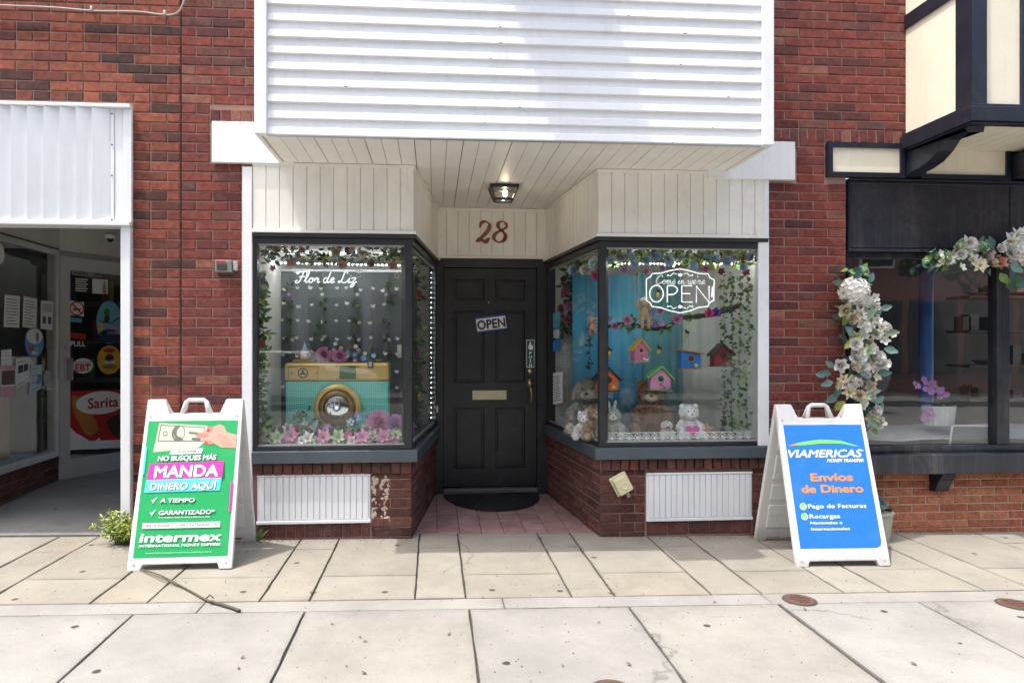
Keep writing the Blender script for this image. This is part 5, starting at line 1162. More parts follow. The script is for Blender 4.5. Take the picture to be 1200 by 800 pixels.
# garlands
TY = .22
F_ = lambda px, py, y=TY: P(px, py, y)
garland('flower_garland', 'garland of peach and cream roses with yellow sprigs across the top of the left display', 'garland', [F_(300, 300), F_(340, 296), F_(390, 301), (F_(440, 298)), F_(474, 302)],
        [('rose', 'blush', F_(324, 291), .045), ('rose', 'hot', F_(354, 293), .030), ('rose', 'peach', F_(342, 307), .046), ('blossom', 'yellow', F_(355, 303), .024), ('blossom', 'yellow', F_(383, 301), .026), ('rose', 'cream', F_(394, 295), .046), ('rose', 'peach', F_(401, 309.5), .044), ('blossom', 'yellow', F_(426, 302), .028), ('rose', 'wine', F_(435, 309), .03), ('rose', 'white', F_(460, 297), .045), ('blossom', 'yellow', F_(467, 304), .026), ('rose', 'peach', F_(460, 311), .040), ('rose', 'coral', F_(320, 314), .026), ('rose', 'white', F_(465, 323), .024), ('rose', 'white', F_(420, 322), .022), ('blossom', 'yellow', F_(452, 304), .024), ('rose', 'blush', F_(312, 296), .03), ('blossom', 'cream', F_(376, 306), .024), ('rose', 'blush', F_(413, 292), .032)],
        [LEAF['dark'], LEAF['mid'], LEAF['sage']], 240, .052, rg, .06)
garland('leaf_garland', 'dense green leaf garland down the left edge of the left display', 'garland', [F_(307, 322, .12), F_(306, 360, .12), F_(309, 400, .12), F_(306, 450, .12), F_(308, 512, .12)],
        [('rose', 'coral', F_(307, 402, .09), .030), ('blossom', 'yellow', F_(306, 353, .09), .026), ('rose', 'peach', F_(305, 325, .09), .022)], [LEAF['dark'], LEAF['mid'], LEAF['light']], 260, .06, rg, .036)
sp = lambda u, z, d=-.12: (lambda q: V((q.x, q.y, z)))(bayL.at(1, u, d))
garland('leaf_garland', 'green leaf garland with coral roses behind the angled pane beside the door', 'garland', [sp(.78, 2.05), sp(.80, 1.7), sp(.76, 1.3), sp(.80, .95), sp(.76, .72)],
        [('rose', 'coral', sp(.72, 1.79, -.06), .040, (.8, -.6, .1)), ('rose', 'hot', sp(.62, 1.30, -.06), .034, (.8, -.6, .1)), ('rose', 'hot', sp(.84, 1.1, -.06), .034, (.8, -.6, .1)), ('blossom', 'yellow', sp(.74, .96, -.06), .04, (.8, -.6, .1)), ('rose', 'cream', sp(.8, 1.95, -.06), .045, (.8, -.6, .1))], [LEAF['ivy'], LEAF['mid'], LEAF['light']], 320, .065, rg, .075)

# ================================================================ neon writing and light strings
NEON = EM('neon_white', (.92, .97, 1.0), .5, (.9, .9, .9))
GLY = {'F': [[(.95, .92), (.75, 1.02), (.45, .95), (.15, .98), (.02, .85), (.12, .78), (.25, .88)], [(.62, .95), (.52, .5), (.38, .08), (.15, -.05), (.02, .12), (.2, .2)], [(.3, .5), (.52, .55), (.78, .52)]],
       'L': [[(.75, .82), (.68, 1.0), (.5, .95), (.42, .6), (.32, .15), (.1, .02), (.08, .14), (.3, .12), (.6, .0), (.85, .14)]],
       'C': [[(.78, .78), (.72, .98), (.45, .95), (.15, .6), (.12, .2), (.35, .0), (.62, .08), (.85, .28)]],
       'l': [[(0, .12), (.18, .4), (.34, .85), (.28, 1.02), (.16, .85), (.14, .3), (.22, .02), (.42, .12)]],
       'o': [[(.0, .12), (.1, .3), (.28, .44), (.1, .34), (.06, .12), (.2, .0), (.36, .12), (.36, .34), (.26, .44), (.36, .36), (.52, .36)]],
       'r': [[(0, .12), (.12, .4), (.2, .46), (.2, .36), (.36, .38), (.30, .12), (.38, .0), (.52, .12)]],
       'd': [[(.40, .38), (.22, .44), (.06, .28), (.08, .06), (.22, .0), (.38, .2), (.58, 1.0)], [(.46, .45), (.38, .12), (.46, .0), (.62, .12)]],
       'e': [[(0, .12), (.22, .2), (.36, .36), (.24, .46), (.1, .3), (.1, .08), (.26, .0), (.46, .12)]],
       'i': [[(0, .12), (.16, .44), (.12, .12), (.2, .0), (.36, .12)], [(.22, .62), (.25, .66)]],
       'z': [[(0, .38), (.12, .46), (.38, .42), (.08, .02), (.22, .06), (.34, -.05), (.22, -.3), (.05, -.38), (.04, -.22), (.3, -.02), (.52, .12)]],
       'm': [[(0, .12), (.12, .44), (.1, .0)], [(.1, .28), (.22, .44), (.3, .38), (.28, .0)], [(.29, .28), (.42, .44), (.5, .36), (.48, .08), (.56, .0), (.68, .12)]],
       'n': [[(0, .12), (.12, .44), (.1, .0)], [(.1, .28), (.24, .44), (.34, .36), (.31, .08), (.4, .0), (.54, .12)]],
       'w': [[(0, .36), (.1, .44), (.1, .1), (.2, .0), (.32, .14), (.34, .42), (.34, .12), (.44, .0), (.56, .16), (.56, .44), (.66, .38)]],
       "'": [[(.08, 1.0), (.02, .8)]]}
ADV = {'F': .78, 'L': .86, 'C': .84, 'l': .40, 'o': .50, 'r': .50, 'd': .60, 'e': .44, 'i': .34, 'z': .5, 'm': .66, 'n': .52, 'w': .62, "'": .14, ' ': .28}
def script(s, parent, mat, o, w, r, ux=(1, 0, 0), uy=(0, 0, 1), name='neon_letter'):
    tot = sum(ADV[c] for c in s); k = w / tot; x = 0; ux, uy = V(ux), V(uy)
    for ch in s:
        if ch != ' ':
            m = MB()
            for st in GLY[ch]: m.tube(catmull([V(o) + ux * ((x + a + b * .18) * k) + uy * (b * k) for a, b in st], 4), r, 6)
            m.build(name, mat, parent, smooth=True)
        x += ADV[ch]
    return tot * k
ny = .05; o = P(345.5, 331, ny); n1 = thing('neon_sign', 'white script neon sign reading Flor de Liz hanging in the left display', 'neon sign', o)
script('Flor de Liz', n1, NEON, o, P(421, 331, ny).x - o.x - .02, .0036)
for px in (347, 420): MB().tube([P(px, 316, ny + .01), P(px, 289.5, ny + .01)], .0015, 5).build('hanger', ALU, n1)
m = MB(); bxk = P(345, 319, ny); 
for px in (346.5, 419.5): m.obox(P(px, 318, ny + .006), (.022, .012, .022))
m.build('clip', PT['white'], n1)
def leds(label, a, b, n, r=.0036, strength=110.0, group='strings of white lights'):
    m = MB(); a, b = V(a), V(b); t = thing('light_string', label, 'light string', a if a.z < b.z else b, group)
    for k in range(n): m.ell(a.lerp(b, (k + .5) / n), r, nu=6, nv=4)
    tag(m.build('bulbs', EM('led_white_%d' % strength, (.9, .96, 1.0), strength), t, smooth=True), kind='stuff'); MB().tube([a, b], .002, 4).build('wire', PT['white'], t)
leds('string of tiny white lights down the left edge of the left display', P(300.5, 290, .035), P(300.5, 518, .035), 70)
leds('string of tiny white lights across the top of the left display', P(302, 307.5, .62), P(470, 311, .62), 34, .0042)
e0 = bayL.at(1, bayL.length(1) - .085, -.03); leds('string of tiny white lights on the angled pane beside the door', (e0.x, e0.y, Z_GL1 - .02), (e0.x, e0.y, Z_GL0 + .02), 30, .0030, 30.0)

# ================================================================ the right display
rg = random.Random(31)
tb_ = NT('painted_sky_cloth'); nz = tb_.noise(2.1, 5, .6); n2 = tb_.noise(3.3, 6, .7, dist=.5)
cc = tb_.ramp(nz, [(.3, (.08, .36, .46)), (.5, (.06, .38, .64)), (.7, (.14, .52, .70))])
cc = tb_.mix(tb_.ramp(n2, [(.56, (0, 0, 0)), (.68, (1, 1, 1))]), cc, (.55, .68, .70))
tb_.princ(cc, .8)
RB = 0.86
rbk = thing('display_backdrop', 'blue painted sky cloth with pale clouds behind the birdhouses', 'backdrop', (X(720, RB), RB, ZF))
def cloth(name, mat, x0, x1, y, z0, z1, parent, amp=.008, n=40):
    m = MB()
    for i in range(n + 1):
        x = x0 + (x1 - x0) * i / n; yy = y + amp * sin(i * .9) + amp * .6 * sin(i * .37 + 1); m.v += [V((x, yy, z0)), V((x, yy, z1)), V((x, yy + .01, z1)), V((x, yy + .01, z0))]
    for i in range(n):
        a, b = i * 4, i * 4 + 4
        for k in range(4): m.f.append([a + k, b + k, b + (k + 1) % 4, a + (k + 1) % 4][::-1]); m.m.append(0)
    return m.build(name, mat, parent, smooth=True)
cloth('cloth', tb_.m, X(671, RB), X(752, RB), RB, ZF, Z(720, 322, RB), rbk)
cloth('teal_cloth', M('teal_cloth', (.16, .42, .45), .85, var=.3, scale=2), X(748, RB + .02), X(800, RB + .02), RB + .03, ZF, Z(720, 318, RB), rbk)
cloth('grey_cloth', M('pale_grey_cloth', (.78, .81, .77), .85, var=.1, scale=2), X(799, RB), X(868, RB), RB + .06, ZF, Z(820, 316, RB), rbk, .004)
Q = lambda px, py, y: P(px, py, y)
# top garland of blue flowers, pink vine, ivy
TY = .16
F_ = lambda px, py, y=TY: P(px, py, y)
bl = [(728, 301.5, .040), (739, 301, .034), (757, 305, .040), (769, 301, .042), (783, 305, .044), (744, 311, .034), (850, 306.5, .046), (812, 310, .036), (870, 313, .032), (716, 304, .03), (798, 302, .032), (836, 303, .034), (826, 300, .028), (876, 302, .036), (861, 302, .03)]
garland('flower_garland', 'garland of sky blue flowers and lime leaves across the top of the right display', 'garland', [F_(712, 304), F_(760, 299), F_(810, 303), F_(850, 299), F_(880, 304)],
        [('peony', 'sky', F_(a, b, TY - .03), r) for a, b, r in bl] + [('rose', 'hot', F_(826, 315), .032), ('rose', 'hot', F_(874, 319), .034), ('rose', 'mauve', F_(731, 316), .034), ('rose', 'mauve', F_(776, 314), .03), ('rose', 'wine', F_(845, 318), .03), ('rose', 'hot', F_(792, 316), .026), ('blossom', 'yellow', F_(800, 309), .024), ('blossom', 'yellow', F_(822, 307), .022), ('blossom', 'yellow', F_(858, 312), .022), ('rose', 'hot', F_(757, 318), .026)],
        [LEAF['light'], LEAF['lime'], LEAF['mid']], 420, .055, rg, .055)
rp_ = lambda u, z, d=-.10: (lambda q: V((q.x, q.y, z)))(bayR.at(1, u, d))
garland('flower_garland', 'garland of blue flowers and lime leaves at the top of the angled right pane', 'garland', [rp_(.05, 2.03), rp_(.5, 2.05), rp_(1.0, 2.02)],
        [('peony', 'sky', rp_(.22, 1.99, -.05), .05, (-.7, -.7, .1)), ('peony', 'white', rp_(.45, 1.97, -.05), .045, (-.7, -.7, .1)), ('rose', 'hot', rp_(.18, 1.90, -.05), .05, (-.7, -.7, .1)), ('peony', 'sky', rp_(.75, 2.0, -.05), .05, (-.7, -.7, .1))], [LEAF['light'], LEAF['lime'], LEAF['mid']], 200, .06, rg, .065)
garland('flower_garland', 'dark leafy garland with pink blossoms behind the angled right pane', 'garland', [rp_(1.12, 1.98, -.14), rp_(1.10, 1.7, -.14), rp_(1.13, 1.45, -.14)],
        [('peony', 'hot', rp_(1.02, 1.84, -.06), .042, (-.7, -.7, .1)), ('peony', 'hot', rp_(1.14, 1.70, -.06), .040, (-.7, -.7, .1)), ('peony', 'pink', rp_(.9, 1.71, -.06), .040, (-.7, -.7, .1)), ('peony', 'hot', rp_(.95, 1.60, -.06), .036, (-.7, -.7, .1)), ('peony', 'wine', rp_(1.05, 1.95, -.06), .036, (-.7, -.7, .1))], [LEAF['dark'], LEAF['ivy']], 150, .06, rg, .07)
for k, (px, y, lab) in enumerate(((848, .30, 'leftmost'), (857, .22, 'second'), (867, .16, 'third'), (876, .12, 'rightmost'))):
    pts = [P(px, 322, y), P(px + rg.uniform(-2, 2), 380, y), P(px + rg.uniform(-2, 2), 440, y), P(px, 502, y)]
    garland('ivy_strand', 'thin hanging ivy strand, %s of four at the right edge of the right display' % lab, 'ivy', pts, [], [LEAF['ivy'], LEAF['mid'] if k < 2 else LEAF['light']], 95, .036, rg, .014, .0014, .75, 'ivy strands beside the right jamb')
for k, (px, lab) in enumerate(((664, 'nearer the cloth'), (672, 'nearer the post'))):
    u = .95 - .3 * k; garland('ivy_strand', 'thin hanging ivy strand behind the angled right pane, %s' % ('nearer the door' if k == 0 else 'nearer the corner post'), 'ivy', [rp_(u, 1.55, -.2), rp_(u + .02, 1.1, -.2), rp_(u, .70, -.2)], [], [LEAF['ivy'], LEAF['dark']], 60, .045, rg, .016, .0014, .75, 'ivy strands behind the angled pane')
leds('string of tiny warm lights woven into the blue flower garland', P(714, 309, .20), P(880, 309, .20), 40, .0036)
# branch
BRY = .34
bp = catmull([Q(711, 383, BRY), Q(728, 379, BRY), Q(744, 381, BRY), Q(761, 385, BRY), Q(781, 383.5, BRY), Q(797, 373, BRY), Q(815, 371, BRY), Q(838, 367, BRY), Q(866, 358, BRY)], 5)
br = thing('branch', 'dark curved branch with pink and purple roses hanging across the right display', 'branch', bp[0])
MB().tube(bp, [.012 + .010 * (i / len(bp)) + .003 * sin(i * 1.9) for i in range(len(bp))], 8).build('wood', M('dark_bark', (.05, .035, .025), .9, var=.4, scale=30, bump=.6), br, smooth=True)
for (kk, col, px, py, r) in (('rose', 'pink', 735, 375.5, .044), ('rose', 'pink', 720, 382, .036), ('rose', 'pink', 793, 374, .046), ('rose', 'hot', 830.5, 367, .044), ('rose', 'purple', 839, 366, .044), ('blossom', 'purple', 763, 367, .032), ('rose', 'pink', 774, 364.5, .034), ('blossom', 'blue', 771, 374, .034), ('blossom', 'purple', 757, 377, .03), ('blossom', 'mauve', 774, 379, .03), ('blossom', 'purple', 768, 381, .028), ('rose', 'blush', 762, 378, .026), ('blossom', 'purple', 714, 374, .026)): fl(br, kk, col, P(px, py, BRY - .04), r)
m = MB()
for px, py in ((726, 383), (744, 378), (760, 383), (768, 376), (778, 384), (812, 372), (852, 364), (735, 384)): leafy(m, P(px, py, BRY - .02), .025, 8, .048, rg, nmat=2)
tag(m.build('foliage', [LEAF['mid'], LEAF['light']], br, smooth=True), kind='stuff')
for px, py in ((744, 381), (858, 361)): MB().tube([P(px, py, BRY), (P(px, py, BRY).x, BRY, Z_GL1 + .02)], .0016, 4).build('string', M('twine', (.45, .36, .22), .8), br)
# birdhouses
def birdhouse(label, px0, px1, py0, py1, y, wall, roof, tilt=0.0, cut=None, bird=None, string=True):
    x0, x1 = X(px0, y), X(px1, y); z0, z1 = Z((px0 + px1) / 2, py1, y), Z((px0 + px1) / 2, py0, y); w = x1 - x0; h = z1 - z0; c = V(((x0 + x1) / 2, y, z0))
    t = thing('birdhouse', label, 'birdhouse', (0, 0, 0), 'hanging birdhouses'); d = w * .62
    bw = w * .78; e = h * .50
    if cut == 'flat': prof = [(-bw/2, 0), (bw/2, 0), (bw/2, h * .70), (-bw/2, h * .86)]
    else: prof = [(-bw/2, 0), (bw/2, 0), (bw/2, e), (0, h * .93), (-bw/2, e)]
    MB().prism([(a, -d/2, b) for a, b in prof], (0, d, 0)).build('box', wall, t, bevel=.002)
    hz = h * .48; MB().lathe([(0, 0), (w * .12, 0), (w * .12, .002), (0, .002)], (0, -d/2 - .0005, hz), (0, -1, 0), 18).build('hole', INKK, t)
    rim = [V((w * .125 * cos(2*pi*k/18), -d/2 - .002, hz + w * .125 * sin(2*pi*k/18))) for k in range(18)]; MB().tube(rim, w * .018, 5, closed=True).build('hole_ring', roof, t)
    MB().tube([(0, -d/2, h * .22), (0, -d/2 - w * .16, h * .22)], w * .025, 6).build('perch', STEM, t)
    bx('base', roof, t, -w * .46, w * .46, -d/2 - w * .10, d/2 + w * .02, -.008, -.0005, .002)
    if cut == 'flat': MB().prism([(a, -d/2 - w * .1, b) for a, b in ((-w*.52, h*.90), (w*.52, h*.70), (w*.52, h*.76), (-w*.52, h*.96))], (0, d + w * .15, 0)).build('roof', roof, t, bevel=.001)
    else:
        for s in (-1, 1): MB().prism([(a * s, -d/2 - w * .10, b) for a, b in ((0, h * .945), (w * .52, e * .86), (w * .54, e * .98), (0, h * 1.05))], (0, d + w * .15, 0)).build('roof', roof, t, bevel=.001)
    if string: MB().tube([(0, 0, h * 1.0), (-c.x * 0, 0, Z_GL1 + .02 - c.z)], .0014, 4).build('string', M('twine', (.45, .36, .22), .8), t)
    if bird: MB().ell((w * .25, -d/2 - w * .1, h * .06), (w * .16, w * .10, w * .08), nu=10, nv=7).ell((w * .12, -d/2 - w * .12, h * .12), w * .06, nu=8, nv=6).petal((w * .36, -d/2 - w * .1, h * .10), (1, 0, .7), (0, 0, 1), w * .22, w * .1).build('bird', bird, t, smooth=True)
    else: fl(t, 'blossom', 'yellow', V((w * .18, -d/2 - .006, h * .15)), w * .10)
    t.location = c; t.rotation_euler = (0, tilt, rg.uniform(-.25, .25)); return t
BHM = lambda n, c: M('birdhouse_' + n, c, .5, var=.12, scale=18)
birdhouse('pink birdhouse with a yellow roof and a white bird tray', 738.5, 759, 397, 423, .45, BHM('pink', (.62, .18, .34)), BHM('yellow', (.70, .46, .05)), 0, bird=PT['white'])
birdhouse('pale pink birdhouse with a green roof in the middle of the display', 757, 786, 429, 456, .42, BHM('pale_pink', (.66, .26, .42)), BHM('green', (.16, .46, .12)), .06, bird=M('grey_bird', (.25, .25, .26), .6))
birdhouse('blue birdhouse with a sloping orange roof', 793, 821, 408, 431, .44, BHM('blue', (.02, .20, .58)), BHM('orange_brown', (.52, .20, .04)), 0, cut='flat')
birdhouse('dark red birdhouse with a brown roof near the ivy', 832, 857, 403, 428, .34, BHM('red', (.28, .02, .03)), BHM('brown', (.055, .03, .022)), 0)
birdhouse('orange birdhouse with a black roof partly behind the corner post', 696, 725, 431, 457, .40, BHM('orange', (.68, .13, .02)), BHM('black', (.02, .02, .02)), 0)
# small hanging birds
def bee(label, px, py, y, dark=True):
    c = P(px, py, y); t = thing('toy_bird', label, 'toy bird', c, 'small hanging toy birds')
    MB().ell(c, (.014, .014, .024), Matrix.Rotation(.4, 3, 'Y'), nu=10, nv=7).build('body', BHM('yellow', (.7, .46, .05)), t, smooth=True); m = MB()
    m.petal(c + V((0, -.006, .015)), (-.4, -.2, 1), (0, -1, 0), .045, .018); m.petal(c + V((0, -.004, .01)), (.5, -.2, .5), (0, -1, 0), .03, .02); m.build('wing', INKK, t, smooth=True)
    MB().ell(c + V((.006, -.01, .026)), .009, nu=8, nv=6).build('head', INKK, t, smooth=True); MB().tube([c + V((0, 0, .02)), V((c.x, c.y, Z_GL1 + .02))], .001, 4).build('string', M('twine', (.45, .36, .22), .8), t)
bee('small yellow and black toy bird hanging above the blue birdhouse', 804.5, 393, .40); bee('small yellow and black toy bird between the pink and blue birdhouses', 772, 411.5, .40); bee('small yellow and black toy bird just right of the corner post', 714, 413.5, .40); bee('yellow toy bird hanging behind the letter O of the neon sign', 771, 345, .30)
# plush animals
FUR = lambda n, c: M('plush_' + n, c, .95, var=.22, scale=55, bump=.9, bscale=190, spec=.1)
def plush(name, label, px, py_base, y, h, fur, muzzle, ears='round', lean=0.0, face=0.0, sole=None, z0=None, extra=None):
    """a seated plush: H = seated height; built facing -Y"""
    t = thing(name, label, 'plush toy', (0, 0, 0), 'plush animals in the right display'); k = h; S = dict(nu=16, nv=11)
    MB().ell((0, 0, .30*k), (.26*k, .22*k, .32*k), **S, lump=.015, seed=1).build('body', fur, t, smooth=True)
    hd = V((0, -.04*k, .74*k)); MB().ell(hd, (.24*k, .21*k, .22*k), **S, lump=.012, seed=2).build('head', fur, t, smooth=True)
    MB().ell(hd + V((0, -.17*k, -.06*k)), (.12*k, .10*k, .085*k), **S).build('muzzle', muzzle, t, smooth=True)
    MB().ell(hd + V((0, -.265*k, -.025*k)), (.038*k, .022*k, .026*k), nu=8, nv=6).build('nose', INKK, t, smooth=True)
    for s in (-1, 1):
        MB().ell(hd + V((s*.085*k, -.19*k, .055*k)), .022*k, nu=8, nv=6).build('eye', INKK, t, smooth=True)
        if ears == 'round': MB().ell(hd + V((s*.19*k, .0, .17*k)), (.085*k, .04*k, .085*k), nu=12, nv=8).build('ear', fur, t, smooth=True)
        elif ears == 'side': MB().ell(hd + V((s*.26*k, .0, .02*k)), (.075*k, .035*k, .09*k), nu=12, nv=8).build('ear', muzzle, t, smooth=True)
        elif ears == 'long': MB().ell(hd + V((s*.09*k, .02*k, .30*k)), (.05*k, .03*k, .19*k), Matrix.Rotation(s*.2, 3, 'Y'), nu=12, nv=8).build('ear', fur, t, smooth=True)
        elif ears == 'floppy': MB().ell(hd + V((s*.22*k, -.02*k, -.02*k)), (.06*k, .07*k, .16*k), Matrix.Rotation(-s*.25, 3, 'Y'), nu=12, nv=8).build('ear', fur, t, smooth=True)
        MB().tube(catmull([(s*.17*k, -.02*k, .50*k), (s*.29*k, -.12*k, .38*k), (s*.25*k, -.24*k, .24*k)], 4), [.085*k]*8 + [.07*k], 10).ell((s*.25*k, -.24*k, .24*k), .082*k, nu=10, nv=7).build('arm', fur, t, smooth=True)
        MB().tube(catmull([(s*.14*k, -.05*k, .12*k), (s*.24*k, -.25*k, .11*k), (s*.26*k, -.38*k, .12*k)], 4), .10*k, 10).ell((s*.26*k, -.38*k, .13*k), (.115*k, .07*k, .125*k), nu=12, nv=8).build('leg', fur, t, smooth=True)
        MB().ell((s*.26*k, -.435*k, .13*k), (.085*k, .022*k, .095*k), nu=12, nv=8).build('foot_sole', sole or muzzle, t, smooth=True)
    fz = MB(); fr_ = random.Random(int(px)); L = .010 + .016 * k
    for (c_, r_, n_) in ((V((0, 0, .30*k)), V((.26, .22, .32))*k, 900), (hd, V((.24, .21, .22))*k, 800), (V((.26*k, -.38*k, .13*k)), V((.115, .07, .125))*k, 200), (V((-.26*k, -.38*k, .13*k)), V((.115, .07, .125))*k, 200), (V((.27*k, -.16*k, .33*k)), V((.10, .12, .14))*k, 160), (V((-.27*k, -.16*k, .33*k)), V((.10, .12, .14))*k, 160)):
        for q in range(n_):
            d_ = V((fr_.gauss(0, 1), fr_.gauss(0, 1), fr_.gauss(0, 1))).normalized(); p0 = c_ + V((d_.x*r_.x, d_.y*r_.y, d_.z*r_.z))
            if (p0 - hd).y < -.12*k and abs(p0.x) < .10*k and abs(p0.z - hd.z) < .12*k: continue
            nn = (d_ + V((fr_.uniform(-.5, .5), fr_.uniform(-.5, .5), fr_.uniform(-.7, .2)))).normalized(); s_ = nn.orthogonal().normalized() * (.0035 + .004*k)
            fz.add([p0 - s_, p0 + s_, p0 + nn * L], [(0, 1, 2)])
    tag(fz.build('fur', fur, t), kind='stuff')
    if extra: extra(t, k)
    c = P(px, py_base, y); t.location = (c.x, y, z0 if z0 is not None else ZF); t.rotation_euler = (0, lean, face); return t
TAN, CRM, GRY, WHT = FUR('brown', (.22, .115, .055)), FUR('cream', (.50, .40, .27)), FUR('grey', (.27, .25, .22)), FUR('white', (.74, .73, .70))
plush('teddy_bear', 'large brown teddy bear with tan foot soles in the middle of the display', 764, 510, .52, .44, TAN, CRM, face=-.35, sole=FUR('tan', (.36, .22, .12)))
plush('teddy_bear', 'grey floppy plush dog with a dark nose behind the corner post', 690, 510, .58, .46, GRY, FUR('pale_grey', (.44, .41, .36)), ears='floppy', face=-.35)
def heart(t, k):
    pts = [(.16 * sin(a) ** 3, .13 * cos(a) - .05 * cos(2 * a) - .02 * cos(3 * a) - .01 * cos(4 * a)) for a in [2 * pi * q / 28 for q in range(28)]]
    MB().prism([(a * 1.25 * k, -.27 * k, (.27 + b * 1.1) * k) for a, b in pts], (0, -.07 * k, 0)).build('heart', M('pink_satin', (.62, .04, .30), .35), t, bevel=.010, seg=3)
plush('teddy_bear', 'small white teddy bear holding a bright pink heart', 806.5, 510, .22, .27, WHT, WHT, extra=heart)
plush('plush_monkey', 'small pale plush monkey with side ears beside the corner post', 699, 510, .26, .27, FUR('taupe', (.36, .27, .18)), CRM, ears='side', face=-.2)
plush('plush_rabbit', 'small white plush rabbit low at the angled right pane', 686, 512, .30, .21, WHT, WHT, ears='round', face=-.5)
plush('plush_rabbit', 'pale green plush rabbit just right of the corner post', 717, 510, .28, .24, FUR('pale_green', (.46, .50, .40)), WHT, ears='long', face=-.1)
plush('plush_puppy', 'tiny white and red plush puppy in front of the brown bear', 781, 514, .20, .14, WHT, FUR('red', (.45, .03, .06)), ears='floppy')
st = thing('starfish', 'peach coloured toy starfish leaning beside the white bear', 'starfish', P(829, 508, .24)); m = MB(); c = P(829, 503, .24)
m.prism([c + V((.055 * (1 if k % 2 == 0 else .48) * sin(2*pi*k/10), 0, .055 * (1 if k % 2 == 0 else .48) * cos(2*pi*k/10))) for k in range(10)], (0, .02, 0)); m.build('body', FUR('peach', (.62, .30, .18)), st, bevel=.006, seg=3)
MB().ell(c + V((-.02, .05, -.01)), (.06, .04, .04), lump=.05).build('shell', FUR('peach', (.62, .30, .18)), st, smooth=True)
# swinging toys
def hang_toy(name, label, px, py, y, k, fur, hat=None, ears=False):
    c = P(px, py, y); t = thing(name, label, 'hanging toy', c, 'toys on strings'); S = dict(nu=12, nv=8)
    MB().ell(c + V((0, 0, .10*k)), (.09*k, .075*k, .14*k), **S).build('body', fur, t, smooth=True); MB().ell(c + V((0, -.01*k, .30*k)), (.085*k, .08*k, .08*k), **S).build('head', fur, t, smooth=True)
    if hat: MB().ell(c + V((0, -.005*k, .36*k)), (.095*k, .09*k, .05*k), **S).build('hat', hat, t, smooth=True)
    for s in (-1, 1):
        MB().tube([c + V((s*.07*k, 0, .18*k)), c + V((s*.15*k, -.03*k, .24*k)), c + V((s*.14*k, -.03*k, .34*k))], .028*k, 7).build('arm', fur, t, smooth=True); MB().tube([c + V((s*.05*k, -.03*k, .0)), c + V((s*.07*k, -.08*k, -.08*k)), c + V((s*.06*k, -.07*k, -.22*k))], .035*k, 7).build('leg', fur, t, smooth=True)
        if ears: MB().ell(c + V((s*.04*k, 0, .44*k)), (.025*k, .02*k, .10*k), nu=8, nv=6).build('ear', fur, t, smooth=True)
        MB().tube([c + V((s*.14*k, -.03*k, -.03*k)), V((c.x + s*.10*k, c.y, Z_GL1 + .02))], .0014, 4).build('string', M('twine', (.45, .36, .22), .8), t)
    bx('swing_seat', M('pale_wood', (.42, .30, .15), .6), t, c.x - .17*k, c.x + .17*k, c.y - .06*k, c.y + .05*k, c.z - .045*k, c.z - .02*k)
hang_toy('toy_rabbit', 'peach toy rabbit on a swing behind the angled right pane', 694, 386, .55, .26, FUR('peach', (.62, .30, .18)), ears=True)
hang_toy('toy_doll', 'beige knitted doll with a white hat hanging left of the neon sign', 755, 372, .26, .38, FUR('beige', (.52, .34, .17)), WHT)
# lace along the foot of the glass
LACE = M('white_lace', (.76, .77, .74), .8, var=.05)
def lace(label, a, b, zc, h, n):
    a, b = V(a), V(b); d = (b - a).normalized(); t = thing('lace_trim', label, 'lace', (a.x, a.y, zc - h / 2), 'lace along the right display glass'); st = (b - a).length / n; up = V((0, 0, 1)); m = MB()
    for k in range(22):
        f = k / 22; 
    sp_ = [d * (st * .46 * (1 - q / 26) * cos(q * .62)) + up * (h * .44 * (1 - q / 26) * sin(q * .62)) for q in range(24)]
    m.tube(sp_, .0022, 4)
    for q in range(8): a_ = 2 * pi * q / 8; m.ell(d * (st * .40 * cos(a_)) + up * (h * .40 * sin(a_)), .0055, nu=5, nv=4)
    for q in range(5): a_ = 2*pi*q/5; m.petal((0, 0, 0), d * cos(a_) + up * sin(a_), d.cross(up), h * .2, h * .14)
    me = m.mesh('lace_motif', LACE, smooth=False)
    for k in range(n): place('lace_motif', me, t, V((a.x, a.y, zc)) + V((d.x, d.y, 0)) * (st * (k + .5)))
    for z in (-.5, .5): MB().tube([V((a.x, a.y, zc + z * h)), V((b.x, b.y, zc + z * h))], .003, 5).build('lace_edge', LACE, t)
lz = (Z(790, 519, .03) + Z(790, 506.5, .03)) / 2; lh = Z(790, 506.5, .03) - Z(790, 519, .03)
lace('white lace band along the foot of the straight right pane', (X(712, .035), .035, 0), (X(881, .035), .035, 0), lz, lh, 17)
q0, q1 = bayR.at(1, .06, -.035), bayR.at(1, 1.15, -.035); lace('white lace band along the foot of the angled right pane', (q0.x, q0.y, 0), (q1.x, q1.y, 0), lz, lh, 14)
